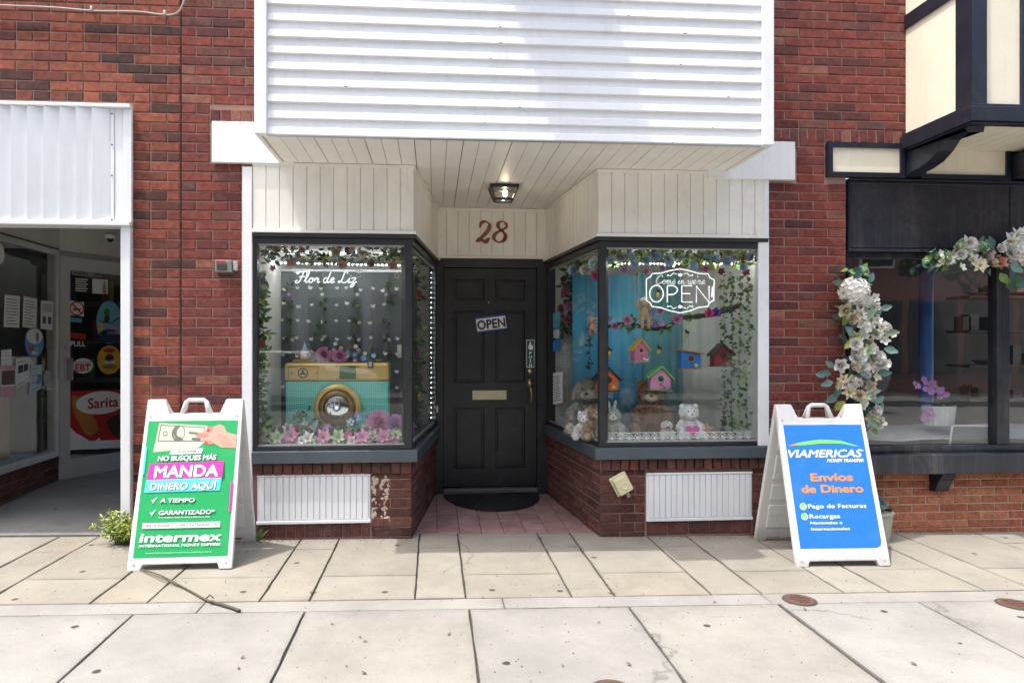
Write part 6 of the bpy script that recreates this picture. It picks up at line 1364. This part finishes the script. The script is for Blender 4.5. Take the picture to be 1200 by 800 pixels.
# neon sign: come in we're open
nY = .055; N_ = lambda px, py: P(px, py, nY)
nsn = thing('neon_sign', "white outlined neon sign reading Come in we're OPEN in the right display", 'neon sign', N_(797, 367))
ol = [(757.5, 327), (762.5, 324), (764.5, 320.5), (775, 320), (785, 317), (797, 315), (809, 317.5), (819, 320.5), (830, 321), (831.5, 325), (837, 328), (836.5, 340), (836.5, 352), (831, 355), (829.5, 359), (819, 360), (809, 364), (797, 366.5), (785, 364), (775, 360.5), (764, 359), (762, 355), (757.5, 352), (757.5, 340)]
MB().tube([N_(*p) for p in ol], .0038, 6, closed=True).build('outline', NEON, nsn, smooth=True)
m = MB(); m.tube([N_(769.3 + 8.0 * cos(2*pi*k/24), 344 + 9.8 * sin(2*pi*k/24)) for k in range(24)], .0038, 6, closed=True); m.build('neon_letter', NEON, nsn, smooth=True)
m = MB(); m.tube([N_(782, 354), N_(782, 334.8)], .0038, 6); m.tube(catmull([N_(782, 334.8), N_(790, 335), N_(794, 339.5), N_(790, 344.5), N_(782, 345)], 4), .0038, 6); m.build('neon_letter', NEON, nsn, smooth=True)
m = MB(); m.tube([N_(811, 334.8), N_(799, 334.6), N_(799, 353.8), N_(811.5, 354)], .0038, 6); m.tube([N_(799, 344), N_(809, 344)], .0038, 6); m.build('neon_letter', NEON, nsn, smooth=True)
m = MB(); m.tube([N_(816, 354.5), N_(816, 335), N_(831, 354.5), N_(831, 335)], .0038, 6); m.build('neon_letter', NEON, nsn, smooth=True)
m = MB(); m.tube([N_(835, 336), N_(834.2, 348)], .004, 6); m.tube([N_(834, 352), N_(834, 353)], .0038, 6); m.build('neon_letter', NEON, nsn, smooth=True)
script("Come in we're", nsn, EM('neon_soft', (.85, .9, .95),   .4, (.8, .8, .8)), N_(767.5, 332.5), N_(826, 333).x - N_(767.5, 333).x, .0018)
m = MB()
for s, py, f in ((-1, 321.5, 1), (1, 321.5, 1), (-1, 360, -1), (1, 360, -1)):
    m.tube(catmull([N_(797 + s*4, py), N_(797 + s*8, py - 1.5*f), N_(797 + s*11, py + 1.5*f), N_(797 + s*15, py + .5*f), N_(797 + s*14, py + 2*f)], 4), .0022, 5)
for py, f in ((322, 1), (359.5, -1)):
    for a in (-.7, 0, .7): m.petal(N_(797, py + 2*f), (sin(a), 0, cos(a) * f), (0, -1, 0), .028, .012)
m.build('flourish', NEON, nsn, smooth=True)
for px in (770, 824): MB().tube([N_(px, 320), N_(px, 290)], .0013, 4).build('hanger', ALU, nsn)
bkp = MB().prism([N_(*p) + V((0, .012, 0)) for p in ol], (0, .004, 0)).build('clear_backing', glass_mat('clear_acrylic', (.97, .97, .97), .02, .3), nsn)
# stickers and a typed page on the angled pane
pr0 = bayR.at(1, .1, -.011); nR_ = V((bayR.n2.x, bayR.n2.y, 0)); plR = ((pr0.x, pr0.y, 0), (nR_.x, nR_.y, 0)); WG = 'labels on the angled right pane'
wsheet('door_label', 'cyan printed label high on the angled right pane', 'label', [(648.5, 367), (656, 365), (656, 384), (648.5, 384.5)], cC, WG, 4, pl=plR, lift=.002); wsheet('door_label', 'pale label between the two blue labels on the angled right pane', 'label', [(649, 386), (655.5, 386), (655.5, 396), (649, 396)], M('pale_blue_paper', (.55, .68, .72), .6), WG, 2, pl=plR, lift=.002)
wsheet('door_label', 'solid blue label on the angled right pane', 'label', [(648.5, 399), (657, 397.5), (657, 411), (648.5, 412)], M('label_blue', (.02, .22, .60), .4), WG, 0, pl=plR, lift=.002); wsheet('typed_page', 'typed white page low on the angled right pane', 'notice', [(648.5, 437), (659.5, 435.5), (659.5, 471.5), (648.5, 474)], PAPER, WG, 12, pl=plR, lift=.002)

# ================================================================ small things on and around the shopfront
# red number over the door
def nib(m, pts, wid, y, th, ang=.5):
    """calligraphic ribbon in the XZ plane, thick across direction ANG"""
    cp = catmull([(a, 0, b) for a, b in pts], 6); n = len(cp); L = []; Rr = []
    for i, p in enumerate(cp):
        t = (cp[min(i+1, n-1)] - cp[max(i-1, 0)]).normalized(); s = V((-t.z, 0, t.x)); k = wid * (.30 + .70 * abs(t.x * sin(ang) + t.z * cos(ang)) ** 1.5)
        k *= min(1, .35 + 3.0 * min(i, n - 1 - i) / n); L.append(p + s * k); Rr.append(p - s * k)
    vs = [V((p.x, y, p.z)) for p in L + Rr] + [V((p.x, y + th, p.z)) for p in L + Rr]; N2 = 2 * n; fs = []
    for i in range(n - 1): fs += [(i, i+1, n+i+1, n+i), (N2+i, N2+n+i, N2+n+i+1, N2+i+1), (i, N2+i, N2+i+1, i+1), (n+i, n+i+1, N2+n+i+1, N2+n+i)]
    m.add(vs, fs)
REDN = M('dark_red_enamel', (.19, .004, .009), .35); NYY = DY - .024
hn = thing('house_number', 'dark red italic house number 28 above the door', 'house number', P(577, 284, NYY))
cw = lambda px, py: (P(px, py, NYY).x, P(px, py, NYY).z)
m = MB(); nib(m, [cw(562.5, 267), cw(564, 261.5), cw(569, 259.5), cw(573.5, 263), cw(572, 270), cw(565, 277.5), cw(558.5, 283)], .019, NYY, .007); nib(m, [cw(558, 283), cw(563, 280.5), cw(569, 283), cw(574, 278.5)], .021, NYY + .0008, .006, 1.2); m.build('digit', REDN, hn)
m = MB(); nib(m, [cw(593.5, 264), cw(590, 259.5), cw(584.5, 261), cw(584, 266), cw(589, 271), cw(592.5, 276), cw(590, 282), cw(583.5, 283.5), cw(578.8, 279), cw(581, 273.5), cw(588, 269.5), cw(593.6, 266), cw(593.6, 261)], .018, NYY, .007, .2); m.build('digit', REDN, hn)
# lamp under the overhang
lc = P(590, 217, .0); d = ray(590, 219); t_ = (Z_SOF - CAM.z) / d.z; lc = CAM + d * t_; lc.z = Z_SOF + .003
lp = thing('porch_lamp', 'lit black lantern lamp with glass sides under the overhang', 'lamp', (lc.x, lc.y, lc.z - .11))
bx('ceiling_plate', BLACKM, lp, lc.x - .115, lc.x + .115, lc.y - .10, lc.y + .10, lc.z - .018, lc.z, .004)
u, b_, h = .105, .070, .11
tp = [V((sx * u, sy * u * .85, -.018)) for sx, sy in ((-1, -1), (1, -1), (1, 1), (-1, 1))]; bt = [V((sx * b_, sy * b_ * .85, -h)) for sx, sy in ((-1, -1), (1, -1), (1, 1), (-1, 1))]
m = MB()
for k in range(4): m.tube([lc + tp[k], lc + bt[k]], .008, 6); m.tube([lc + bt[k], lc + bt[(k+1) % 4]], .009, 6); m.tube([lc + tp[k], lc + tp[(k+1) % 4]], .009, 6)
m.build('cage', BLACKM, lp)
for k in range(4): MB().add([lc + tp[k] * .97, lc + tp[(k+1) % 4] * .97, lc + bt[(k+1) % 4] * .97, lc + bt[k] * .97], [(0, 1, 2, 3)]).build('glass_side', glass_mat('seeded_glass', (.85, .80, .70), .06), lp)
MB().ell(lc + V((.012, 0, -.055)), (.018, .018, .028), nu=10, nv=8).build('bulb', EM('warm_bulb', (1.0, .84, .62), 45.0), lp, smooth=True)
for sx in (-1, 0, 1): MB().ell(lc + V((sx * .10, -.095, -.012)), .009, nu=8, nv=6).build('finial', BLACKM, lp)
# signs on the door
dsg = thing('open_sign', 'tilted white OPEN sign with blue edges on the black door', 'sign', P(575, 390, DY)); oy = dy0 - .004
c4 = [P(px, py, oy) for px, py in ((556.7, 372.5), (592, 368.2), (594, 385.5), (559.5, 390))]
MB().prism(c4, (0, -.004, 0)).build('plate', M('sign_blue', (.02, .10, .42), .4), dsg)
ux = (c4[1] - c4[0]).normalized(); uz = (c4[0] - c4[3]).normalized(); cc_ = sum(c4, V()) / 4; nn_ = V((0, -1, 0))
hw_, hh_ = (c4[1] - c4[0]).length / 2, (c4[0] - c4[3]).length / 2; uzp = (uz - ux * uz.dot(ux)).normalized()
MB().prism([cc_ + ux * (a * hw_ * .97) + uzp * (b * hh_ * .80) + nn_ * .0045 for a, b in ((-1, -1), (1, -1), (1, 1), (-1, 1))], nn_ * .0006).build('white_field', PAPER, dsg)
text('OPEN', dsg, cc_ - uzp * hh_ * .60, ux, uzp, width=hw_ * 1.82, height=hh_ * 1.22, mat=INKK, bold=.032, lift=.0056)
psh = thing('push_sign', 'narrow green PUSH sign with a hand on the black door', 'sign', P(621.5, 430.5, oy)); c4 = [P(px, py, oy) for px, py in ((616.8, 398), (626.4, 398), (626.4, 430.5), (616.8, 430.5))]
MB().prism(c4, (0, -.002, 0)).build('plate', PAPER, psh); c4b = [P(px, py, oy - .0025) for px, py in ((617.5, 398.8), (625.8, 398.8), (625.8, 429.8), (617.5, 429.8))]; MB().prism(c4b, (0, -.0006, 0)).build('green_field', M('push_green', (.012, .085, .075), .4), psh)
for k, ch in enumerate('PUSH'): text(ch, psh, P(621.6, 415.3 + k * 4.75, oy - .0034), (1, 0, 0), (0, 0, 1), height=.030, mat=INKW, bold=.03)
hp = [(619, 408), (620.5, 401), (622, 400), (622.5, 404), (624.5, 405), (624.5, 409.5), (621, 410)]; MB().prism([P(a, b, oy - .0034) for a, b in hp], (0, -.0004, 0)).build('printed_hand', INKW, psh)
# half-round door mat
mt = thing('door_mat', 'black half-round rubber door mat in front of the door', 'door mat', (X(575, 1.2), 1.2, gz(.6))); mc_ = V((X(575.5, DY - .05), DY - .06, gz(.6)))
RUB = M('black_rubber', (.012, .013, .013), .7, var=.3, scale=40, bump=.6, bscale=300); hp = lambda r, k=36, s=.60: [(mc_.x + r * cos(pi + pi * j / k), mc_.y + r * s * sin(pi + pi * j / k) * 2.4) for j in range(k + 1)]
rr = (X(632, 1.25) - X(518, 1.25)) / 2
MB().prism([(a, b, mc_.z + .001) for a, b in hp(rr)], (0, 0, .009)).build('mat', RUB, mt)
for q in (.95, .86, .77, .68): MB().tube([(a, b, mc_.z + .011) for a, b in hp(rr * q)], .006, 5).build('ridge', RUB, mt)
m = MB()
for i in range(-16, 17):
    for j in range(1, 14):
        if math.hypot(i / 16, j / 13) < .9: m.obox((mc_.x + i * rr * .63 / 16, mc_.y - j * rr * .90 / 13, mc_.z + .011), (.008, .008, .005))
tag(m.build('rubber_studs', RUB, mt), kind='stuff')
# cream box on the base, alarm box on the pier
bo = P(727, 566, -.0); ob_ = thing('outlet_box', 'tilted cream weatherproof outlet box on the brick base', 'outlet box', (bo.x, -.03, bo.z - .06)); rt = Matrix.Rotation(rad(-28), 3, 'Y')
IV = M('cream_plastic', (.66, .60, .38), .45, var=.06, dirt=.2)
MB().obox((bo.x, -.045, bo.z), (.105, .07, .125), rt).build('cover', IV, ob_, bevel=.010, seg=3); MB().lathe([(0, 0), (.028, 0), (.026, .004), (.018, .004), (.014, .001), (0, .001)], (bo.x + .008, -.0805, bo.z - .004), (0, -1, 0), 20).build('lid_ring', IV, ob_); MB().obox(V((bo.x, -.02, bo.z)), (.13, .018, .145), rt).build('back_plate', IV, ob_, bevel=.004)
MB().tube([(bo.x + .035, -.035, bo.z - .055), (bo.x + .055, -.035, bo.z - .09)], .014, 8).build('conduit', M('grey_pipe', (.32, .33, .34), .5), ob_)
ab = P(264, 312, -.02); al = thing('alarm_box', 'small grey alarm box with a red tag on the brick pier', 'alarm box', (ab.x, -.03, ab.z - .05))
bx('case', M('grey_case', (.20, .20, .19), .5, dirt=.3), al, ab.x - .06, ab.x + .055, -.055, -.006, ab.z - .045, ab.z + .04, .006); bx('cover', M('dark_case', (.05, .05, .05), .4), al, ab.x - .045, ab.x + .02, -.064, -.0555, ab.z - .028, ab.z + .015, .003); bx('red_tag', cR, al, ab.x - .05, ab.x + .01, -.060, -.0556, ab.z + .020, ab.z + .034); bx('side_box', M('light_case', (.42, .42, .40), .5), al, ab.x + .058, ab.x + .085, -.045, -.006, ab.z - .03, ab.z + .035, .004)
# cable along the top of the left wall
cb_ = thing('cable', 'thin grey cable sagging across the top of the left brick wall', 'cable', P(0, 7, -.03)); MB().tube(catmull([P(-70, 3, -.03), P(0, 6.5, -.03), P(60, 9, -.03), P(110, 13, -.03), P(160, 14, -.03), P(195, 18, -.03), P(208, 15, -.03), P(214, 6, -.03), P(217, -8, -.03), P(219, -30, -.03)], 6), .0065, 6).build('wire', M('grey_wire', (.30, .29, .27), .5), cb_, smooth=True)
for px, py in ((110, 13), (195, 18)): bx('clip', ALU, cb_, P(px, py, 0).x - .008, P(px, py, 0).x + .008, -.040, -.010, P(px, py, 0).z - .012, P(px, py, 0).z + .014, .002)
# floral swags on the dark shop
rg = random.Random(77)
SY_ = -.10; S_ = lambda px, py, y=SY_: P(px, py, y)
vfl = [('hydrangea', 'white', 1001, 341, .085), ('rose', 'cream', 991, 364, .050), ('lily', 'white', 1005, 368, .06), ('rose', 'white', 1026, 360, .035), ('blossom', 'white', 1024, 349, .032), ('lily', 'white', 1019, 376, .055), ('blossom', 'white', 1033, 382, .034), ('blossom', 'cream', 1044, 392, .028), ('blossom', 'white', 1036, 399, .034), ('peony', 'white', 1003, 418, .055), ('rose', 'white', 1015, 408, .034), ('peony', 'white', 1027, 419, .045), ('peony', 'white', 1033, 426, .045), ('rose', 'blush', 1010, 437, .055), ('rose', 'white', 985, 428, .045), ('rose', 'white', 998, 446, .038), ('rose', 'cream', 1019, 453, .042), ('lily', 'cream', 994, 459, .048), ('rose', 'white', 983, 452, .032), ('lily', 'palegreen', 1012, 465, .05), ('lily', 'cream', 1022, 490, .05), ('blossom', 'cream', 1027, 441, .03), ('lily', 'palegreen', 1026, 497, .045), ('blossom', 'white', 1013, 394, .03), ('blossom', 'blush', 1020, 428, .03), ('hydrangea', 'white', 1014, 353, .045), ('hydrangea', 'cream', 1006, 428, .04)]
vs_ = garland('floral_swag', 'upright swag of white hydrangea, cream roses and eucalyptus beside the dark window', 'floral swag', [S_(1008, 320), S_(996, 345), S_(996, 380), S_(1010, 410), S_(1005, 450), S_(1016, 505)], [(a, b, S_(x, y, SY_ - .04), r * 1.3) for a, b, x, y, r in vfl], [LEAF['euca'], LEAF['sage'], LEAF['teal'], LEAF['light']], 130, .078, rg, .075, .006, .62, stem_mat=STEM)
for (path, root, cols_) in (([(1004, 335), (997, 352), (1003, 370), (1017, 378), (1026, 392), (1014, 402), (1008, 418), (1018, 428), (1000, 440), (1006, 455), (1016, 470), (1022, 488)], 'v', ['white', 'white', 'cream', 'white', 'white', 'palegreen']),):
    for (qx, qy) in path:
        for k in range(4): fl(vs_, rg.choice(['rose', 'peony', 'blossom', 'lily']), rg.choice(cols_), S_(qx + rg.uniform(-13, 13), qy + rg.uniform(-9, 9), SY_ - .02 - rg.uniform(0, .05)), rg.uniform(.035, .055), (rg.uniform(-.6, .6), -1, rg.uniform(-.4, .5)), rg)
def big_leaves(parent, spots, mats, L):
    for px, py, a in spots:
        mt_ = rg.choice(mats); k = ('bigleaf', mt_.name)
        if k not in _fl: _fl[k] = MB().petal((0, 0, 0), (0, 0, 1), (0, -1, 0), 1.0, .62, .12, .25, 0, .2).mesh('leaf', mt_, smooth=True)
        place('leaf', _fl[k], parent, S_(px, py, SY_ - .06 + rg.uniform(-.03, .03)), (rg.uniform(-.5, .3), a, rg.uniform(-.6, .6)), L * rg.uniform(.8, 1.2))
big_leaves(vs_, [(974, 438, -1.4), (968, 438, -1.6), (977, 430, -.9), (981, 446, -2.3), (984, 455, -2.6), (976, 447, -1.9), (1000, 326, .9), (1004, 372, .3), (1000, 392, -1.0), (1008, 398, .2), (1024, 396, 1.2), (1030, 386, 1.4), (1038, 390, 1.5), (1026, 472, .9), (1030, 482, 1.0), (1016, 476, 2.4), (1000, 398, -2.4), (1032, 362, 1.3), (1028, 437, 1.5), (1024, 371, .8), (982, 462, -2.2), (1018, 488, 2.6), (1012, 372, .9), (990, 470, -2.4), (1036, 408, 1.9)], [LEAF['euca'], LEAF['euca'], LEAF['teal'], LEAF['sage'], LEAF['lime']], .085)
MB().tube(catmull([S_(988, 380), S_(989, 420), S_(986, 455), S_(976, 485)], 5), .004, 5).build('twig', STEM, vs_); MB().tube(catmull([S_(1006, 330), S_(1010, 322), S_(1014, 318)], 4), .004, 5).build('twig', STEM, vs_)
hfl = [('lily', 'white', 1133, 289, .075), ('blossom', 'cream', 1121, 293, .034), ('lily', 'palegreen', 1113, 303, .05), ('rose', 'blush', 1157, 300, .045), ('lily', 'white', 1146, 309, .055), ('rose', 'peach', 1172, 307, .046), ('rose', 'cream', 1163, 308, .04), ('hydrangea', 'white', 1197, 294, .09), ('lily', 'white', 1183, 283, .07), ('lily', 'white', 1190, 276, .055), ('peony', 'white', 1186, 296, .055), ('blossom', 'white', 1197, 273, .04), ('blossom', 'white', 1140, 303, .035), ('lily', 'cream', 1105, 307, .035), ('blossom', 'white', 1101, 297, .026), ('lily', 'white', 1210, 280, .08), ('rose', 'peach', 1216, 304, .06)]
hs_ = garland('floral_swag', 'hanging swag of white lilies and blush roses over the dark window', 'floral swag', [S_(1092, 305), S_(1102, 306), S_(1115, 300), S_(1140, 298), S_(1165, 303), S_(1195, 296), S_(1235, 294)], [(a, b, S_(x, y, SY_ - .04), r * 1.2) for a, b, x, y, r in hfl], [LEAF['light'], LEAF['sage'], LEAF['mid'], LEAF['euca']], 120, .08, rg, .06, .005, .55, stem_mat=STEM)
for k in range(20): fl(hs_, rg.choice(['rose', 'peony', 'blossom', 'lily', 'lily']), rg.choice(['white', 'white', 'cream', 'white', 'palegreen']), S_(rg.uniform(1106, 1230), rg.uniform(284, 314), SY_ - .03 - rg.uniform(0, .05)), rg.uniform(.035, .06), (rg.uniform(-.6, .6), -1, rg.uniform(-.4, .5)), rg)
big_leaves(hs_, [(1147, 287, .6), (1150, 293, 1.5), (1152, 318, 1.7), (1158, 319, 1.5), (1172, 315, .9), (1186, 318, 2.9), (1192, 322, 3.0), (1198, 324, 2.9), (1180, 326, 2.4), (1190, 334, 1.6), (1178, 336, 1.5), (1165, 290, -.5), (1118, 298, 1.5), (1112, 310, -2.0), (1200, 312, 2.6), (1184, 310, 2.2), (1172, 320, 2.6)], [LEAF['mid'], LEAF['teal'], LEAF['light'], LEAF['euca'], LEAF['dark']], .09)
# orchid in its pot, mug and wire frame on the table inside
op = P(1109, 497, .16); orc = thing('orchid', 'purple orchid in a white ribbed pot behind the dark shop glass', 'orchid', op)
pb_, pt_ = Z(1109, 499, .16), Z(1109, 476, .16); pr = (X(1127, .16) - X(1091, .16)) / 2
pm = MB(); n_ = 40; vs = []; 
for zz, kk in ((pb_, .88), (pt_, 1.0), (pt_, .93), (pt_ - .03, .90)):
    for j in range(n_): a = 2*pi*j/n_; r_ = pr * kk * (1 + (.03 if j % 2 else -.03)); vs.append(V((op.x + r_*cos(a), .16 + .0 + r_*.7*sin(a) + .08, zz)))
fs = []
for i in range(3):
    for j in range(n_): fs.append((i*n_+j, i*n_+(j+1) % n_, (i+1)*n_+(j+1) % n_, (i+1)*n_+j))
fs.append(tuple(range(3*n_, 4*n_))); fs.append(tuple(range(n_ - 1, -1, -1))); pm.add(vs, fs); pm.build('pot', M('white_ceramic', (.70, .74, .72), .3), orc)
OYY = .22; o_ = lambda px, py, y=OYY: P(px, py, y)
MB().tube(catmull([o_(1103, 478), o_(1101, 460), o_(1098, 448), o_(1088, 445), o_(1074, 448)], 6), .005, 6).build('stem', VINE, orc, smooth=True); MB().tube(catmull([o_(1101, 478), o_(1099, 475), o_(1094, 480), o_(1084, 486)], 6), .004, 6).build('stem', VINE, orc, smooth=True)
for px, py, r in ((1073, 451, .038), (1082, 445.5, .036), (1091, 448, .034), (1088, 457, .040), (1097, 455, .046), (1105, 463, .040), (1087, 480, .036), (1081, 488, .040), (1091, 486, .036), (1095, 482, .03), (1102, 458, .032)): fl(orc, 'orchid', 'orchid', o_(px, py, OYY - .03), r * 1.15, (rg.uniform(-.5, .3), -1, rg.uniform(-.3, .3)), rg)
m = MB()
for a in (-.8, -.4, .5, .9, 1.3): m.petal(o_(1106, 478, OYY + .02), (sin(a), -.2, .35), (0, -.4, 1), .15, .05, -.5)
m.build('leaf', LEAF['dark'], orc, smooth=True)
wfm = thing('wire_frame', 'white rounded wire frame lying against the dark shop glass', 'wire frame', P(1140, 520, .10)); W_ = [(1113, 521), (1116, 500), (1119, 498.5), (1163, 499), (1165, 501), (1162, 520), (1159, 522), (1116, 523)]
MB().tube([P(a, b, .10) for a, b in W_], .0075, 7, closed=True).build('rim', M('white_wire', (.72, .73, .72), .4), wfm, smooth=True)
MB().prism([P(a, b, .107) for a, b in W_], (0, .004, 0)).build('panel', glass_mat('frosted_panel', (.75, .76, .75), .03, 1.0, .12), wfm)
# bucket behind the blue sign
bkx = P(1037, 622, -.12); bk = thing('planter', 'pale green planter half hidden behind the blue sign', 'planter', (bkx.x - .04, -.12, gz(bkx.x))); pz = gz(bkx.x)
MB().lathe([(0, 0), (.075, 0), (.095, .19), (.102, .19), (.102, .205), (.09, .205), (.085, .19), (0, .185)], (bkx.x - .05, -.12, pz), n=24).build('pot', M('sage_plastic', (.40, .42, .33), .5, dirt=.2), bk, smooth=False)
m = MB(); leafy(m, (bkx.x - .05, -.12, pz + .25), .04, 26, .07, rg, nmat=2); tag(m.build('foliage', [LEAF['euca'], LEAF['teal']], bk, smooth=True), kind='stuff')
# weed at the foot of the white post, grass tuft by the panel, twig on the pavement
wp = V((X(146, -.07), -.07, 0)); wd_ = thing('weed', 'bushy green weed growing at the foot of the white post', 'weed', (wp.x, -.06, gz(wp.x))); m = MB(); sm = MB()
for k in range(34):
    a = rg.uniform(0, 2*pi); L = rg.uniform(.10, .26); e = rg.uniform(.6, 1.4); base = V((wp.x + rg.uniform(-.05, .05), -.08 + rg.uniform(-.03, .03), gz(wp.x))); tip = base + V((cos(a) * cos(e), sin(a) * cos(e) * .7 - .1, sin(e))) * L; mid = base.lerp(tip, .5) + V((0, 0, .03))
    cp = catmull([base, mid, tip], 4); sm.tube(cp, [.004 * (1 - i / 12) for i in range(len(cp))], 4)
    for i in range(2, len(cp)): leafy(m, cp[i], .012, 5, .034, rg, nmat=3, wid=.26)
sm.build('stem', VINE, wd_); tag(m.build('foliage', [LEAF['light'], LEAF['lime'], LEAF['lime']], wd_, smooth=True), kind='stuff')
gp = G(303, 629); gt = thing('grass_tuft', 'small tuft of grass at the left corner of the brick base', 'grass tuft', (gp.x, gp.y - .03, gz(gp.x))); m = MB()
for k in range(16): m.petal((gp.x + rg.uniform(-.03, .03), -.03, gz(gp.x)), (rg.uniform(-.8, .9), -.5, .9), (0, -1, .2), rg.uniform(.06, .12), .008, -.3)
m.build('blade', [LEAF['light']], gt, smooth=True)
tw = thing('fallen_twig', 'long bare forked twig lying across the paving in front of the green sign', 'twig', G(220, 690)); g_ = lambda px, py, h=.008: G(px, py) + V((0, 0, h))
BK = M('twig_bark', (.085, .075, .05), .9, var=.4, scale=60)
p_ = catmull([g_(163, 667), g_(185, 675.5, .015), g_(205, 685, .012), g_(225, 695), g_(243, 705), g_(262, 711, .012), g_(281, 717)], 5); MB().tube(p_, [.0035 + .005 * i / len(p_) for i in range(len(p_))], 6).build('stem', BK, tw, smooth=True)
p_ = catmull([g_(165, 669, .01), g_(190, 681, .018), g_(215, 690, .012), g_(228, 696)], 5); MB().tube(p_, .0035, 5).build('side_shoot', BK, tw, smooth=True); p_ = [g_(240, 704), g_(246, 703, .03), g_(250, 704.5, .02)]; MB().tube(p_, .004, 5).build('side_shoot', BK, tw); p_ = [g_(252, 708), g_(246, 708.5, .02)]; MB().tube(p_, .004, 5).build('side_shoot', BK, tw)
# dry leaves and litter on the slabs
lf = MB().petal((0, 0, 0), (1, 0, .1), (0, 0, 1), .03, .016, .2).mesh('dry_leaf', M('dry_leaf', (.12, .09, .045), .8, var=.3), smooth=True); k = 0
for (px, py) in ((388, 731), (525, 745), (407, 782), (423, 748), (425, 752), (282, 772), (280, 785), (430, 790), (660, 779), (740, 780), (838, 705), (1128, 754), (945, 716), (1075, 780), (700, 730), (760, 745)):
    p = G(px, py); o = place('dry_leaf', lf, None, (p.x, p.y, gz(p.x) + .003), (rg.uniform(-.2, .2), rg.uniform(-.2, .2), rg.uniform(0, 6.28)), rg.uniform(.5, 1.0)); tag(o, 'tiny dry leaf fragment lying on the concrete slabs', 'leaf', 'leaf fragments on the slabs')

# grit swept against the foot of the walls and into the joints
gm = MB(); rg = random.Random(91)
def grain(x, y):
    s = rg.uniform(.002, .006); z = gz(x); a = rg.uniform(0, 6.3)
    gm.add([(x + s*cos(a), y + s*sin(a), z), (x + s*cos(a+2.1), y + s*sin(a+2.1), z), (x + s*cos(a+4.2), y + s*sin(a+4.2), z), (x, y, z + s*.9)], [(0, 1, 3), (1, 2, 3), (2, 0, 3)])
for k in range(1500):
    x = rg.uniform(-2.2, 4.4)
    if A_L.x < x < B_L.x or B_R.x < x < A_R.x: y = -.012
    elif B_L.x <= x <= B_R.x: continue
    elif x > xRs: y = .05
    else: y = -.012
    grain(x, y - abs(rg.gauss(0, .05)))
for k in range(700): grain(rg.uniform(-3.2, 4.2), rg.uniform(-2.4, .0))
tag(gm.build('street_grit', M('grit', (.11, .10, .085), .9, var=.4, scale=50)), 'fine grit and crumbs of mortar along the foot of the walls', 'grit', kind='stuff')
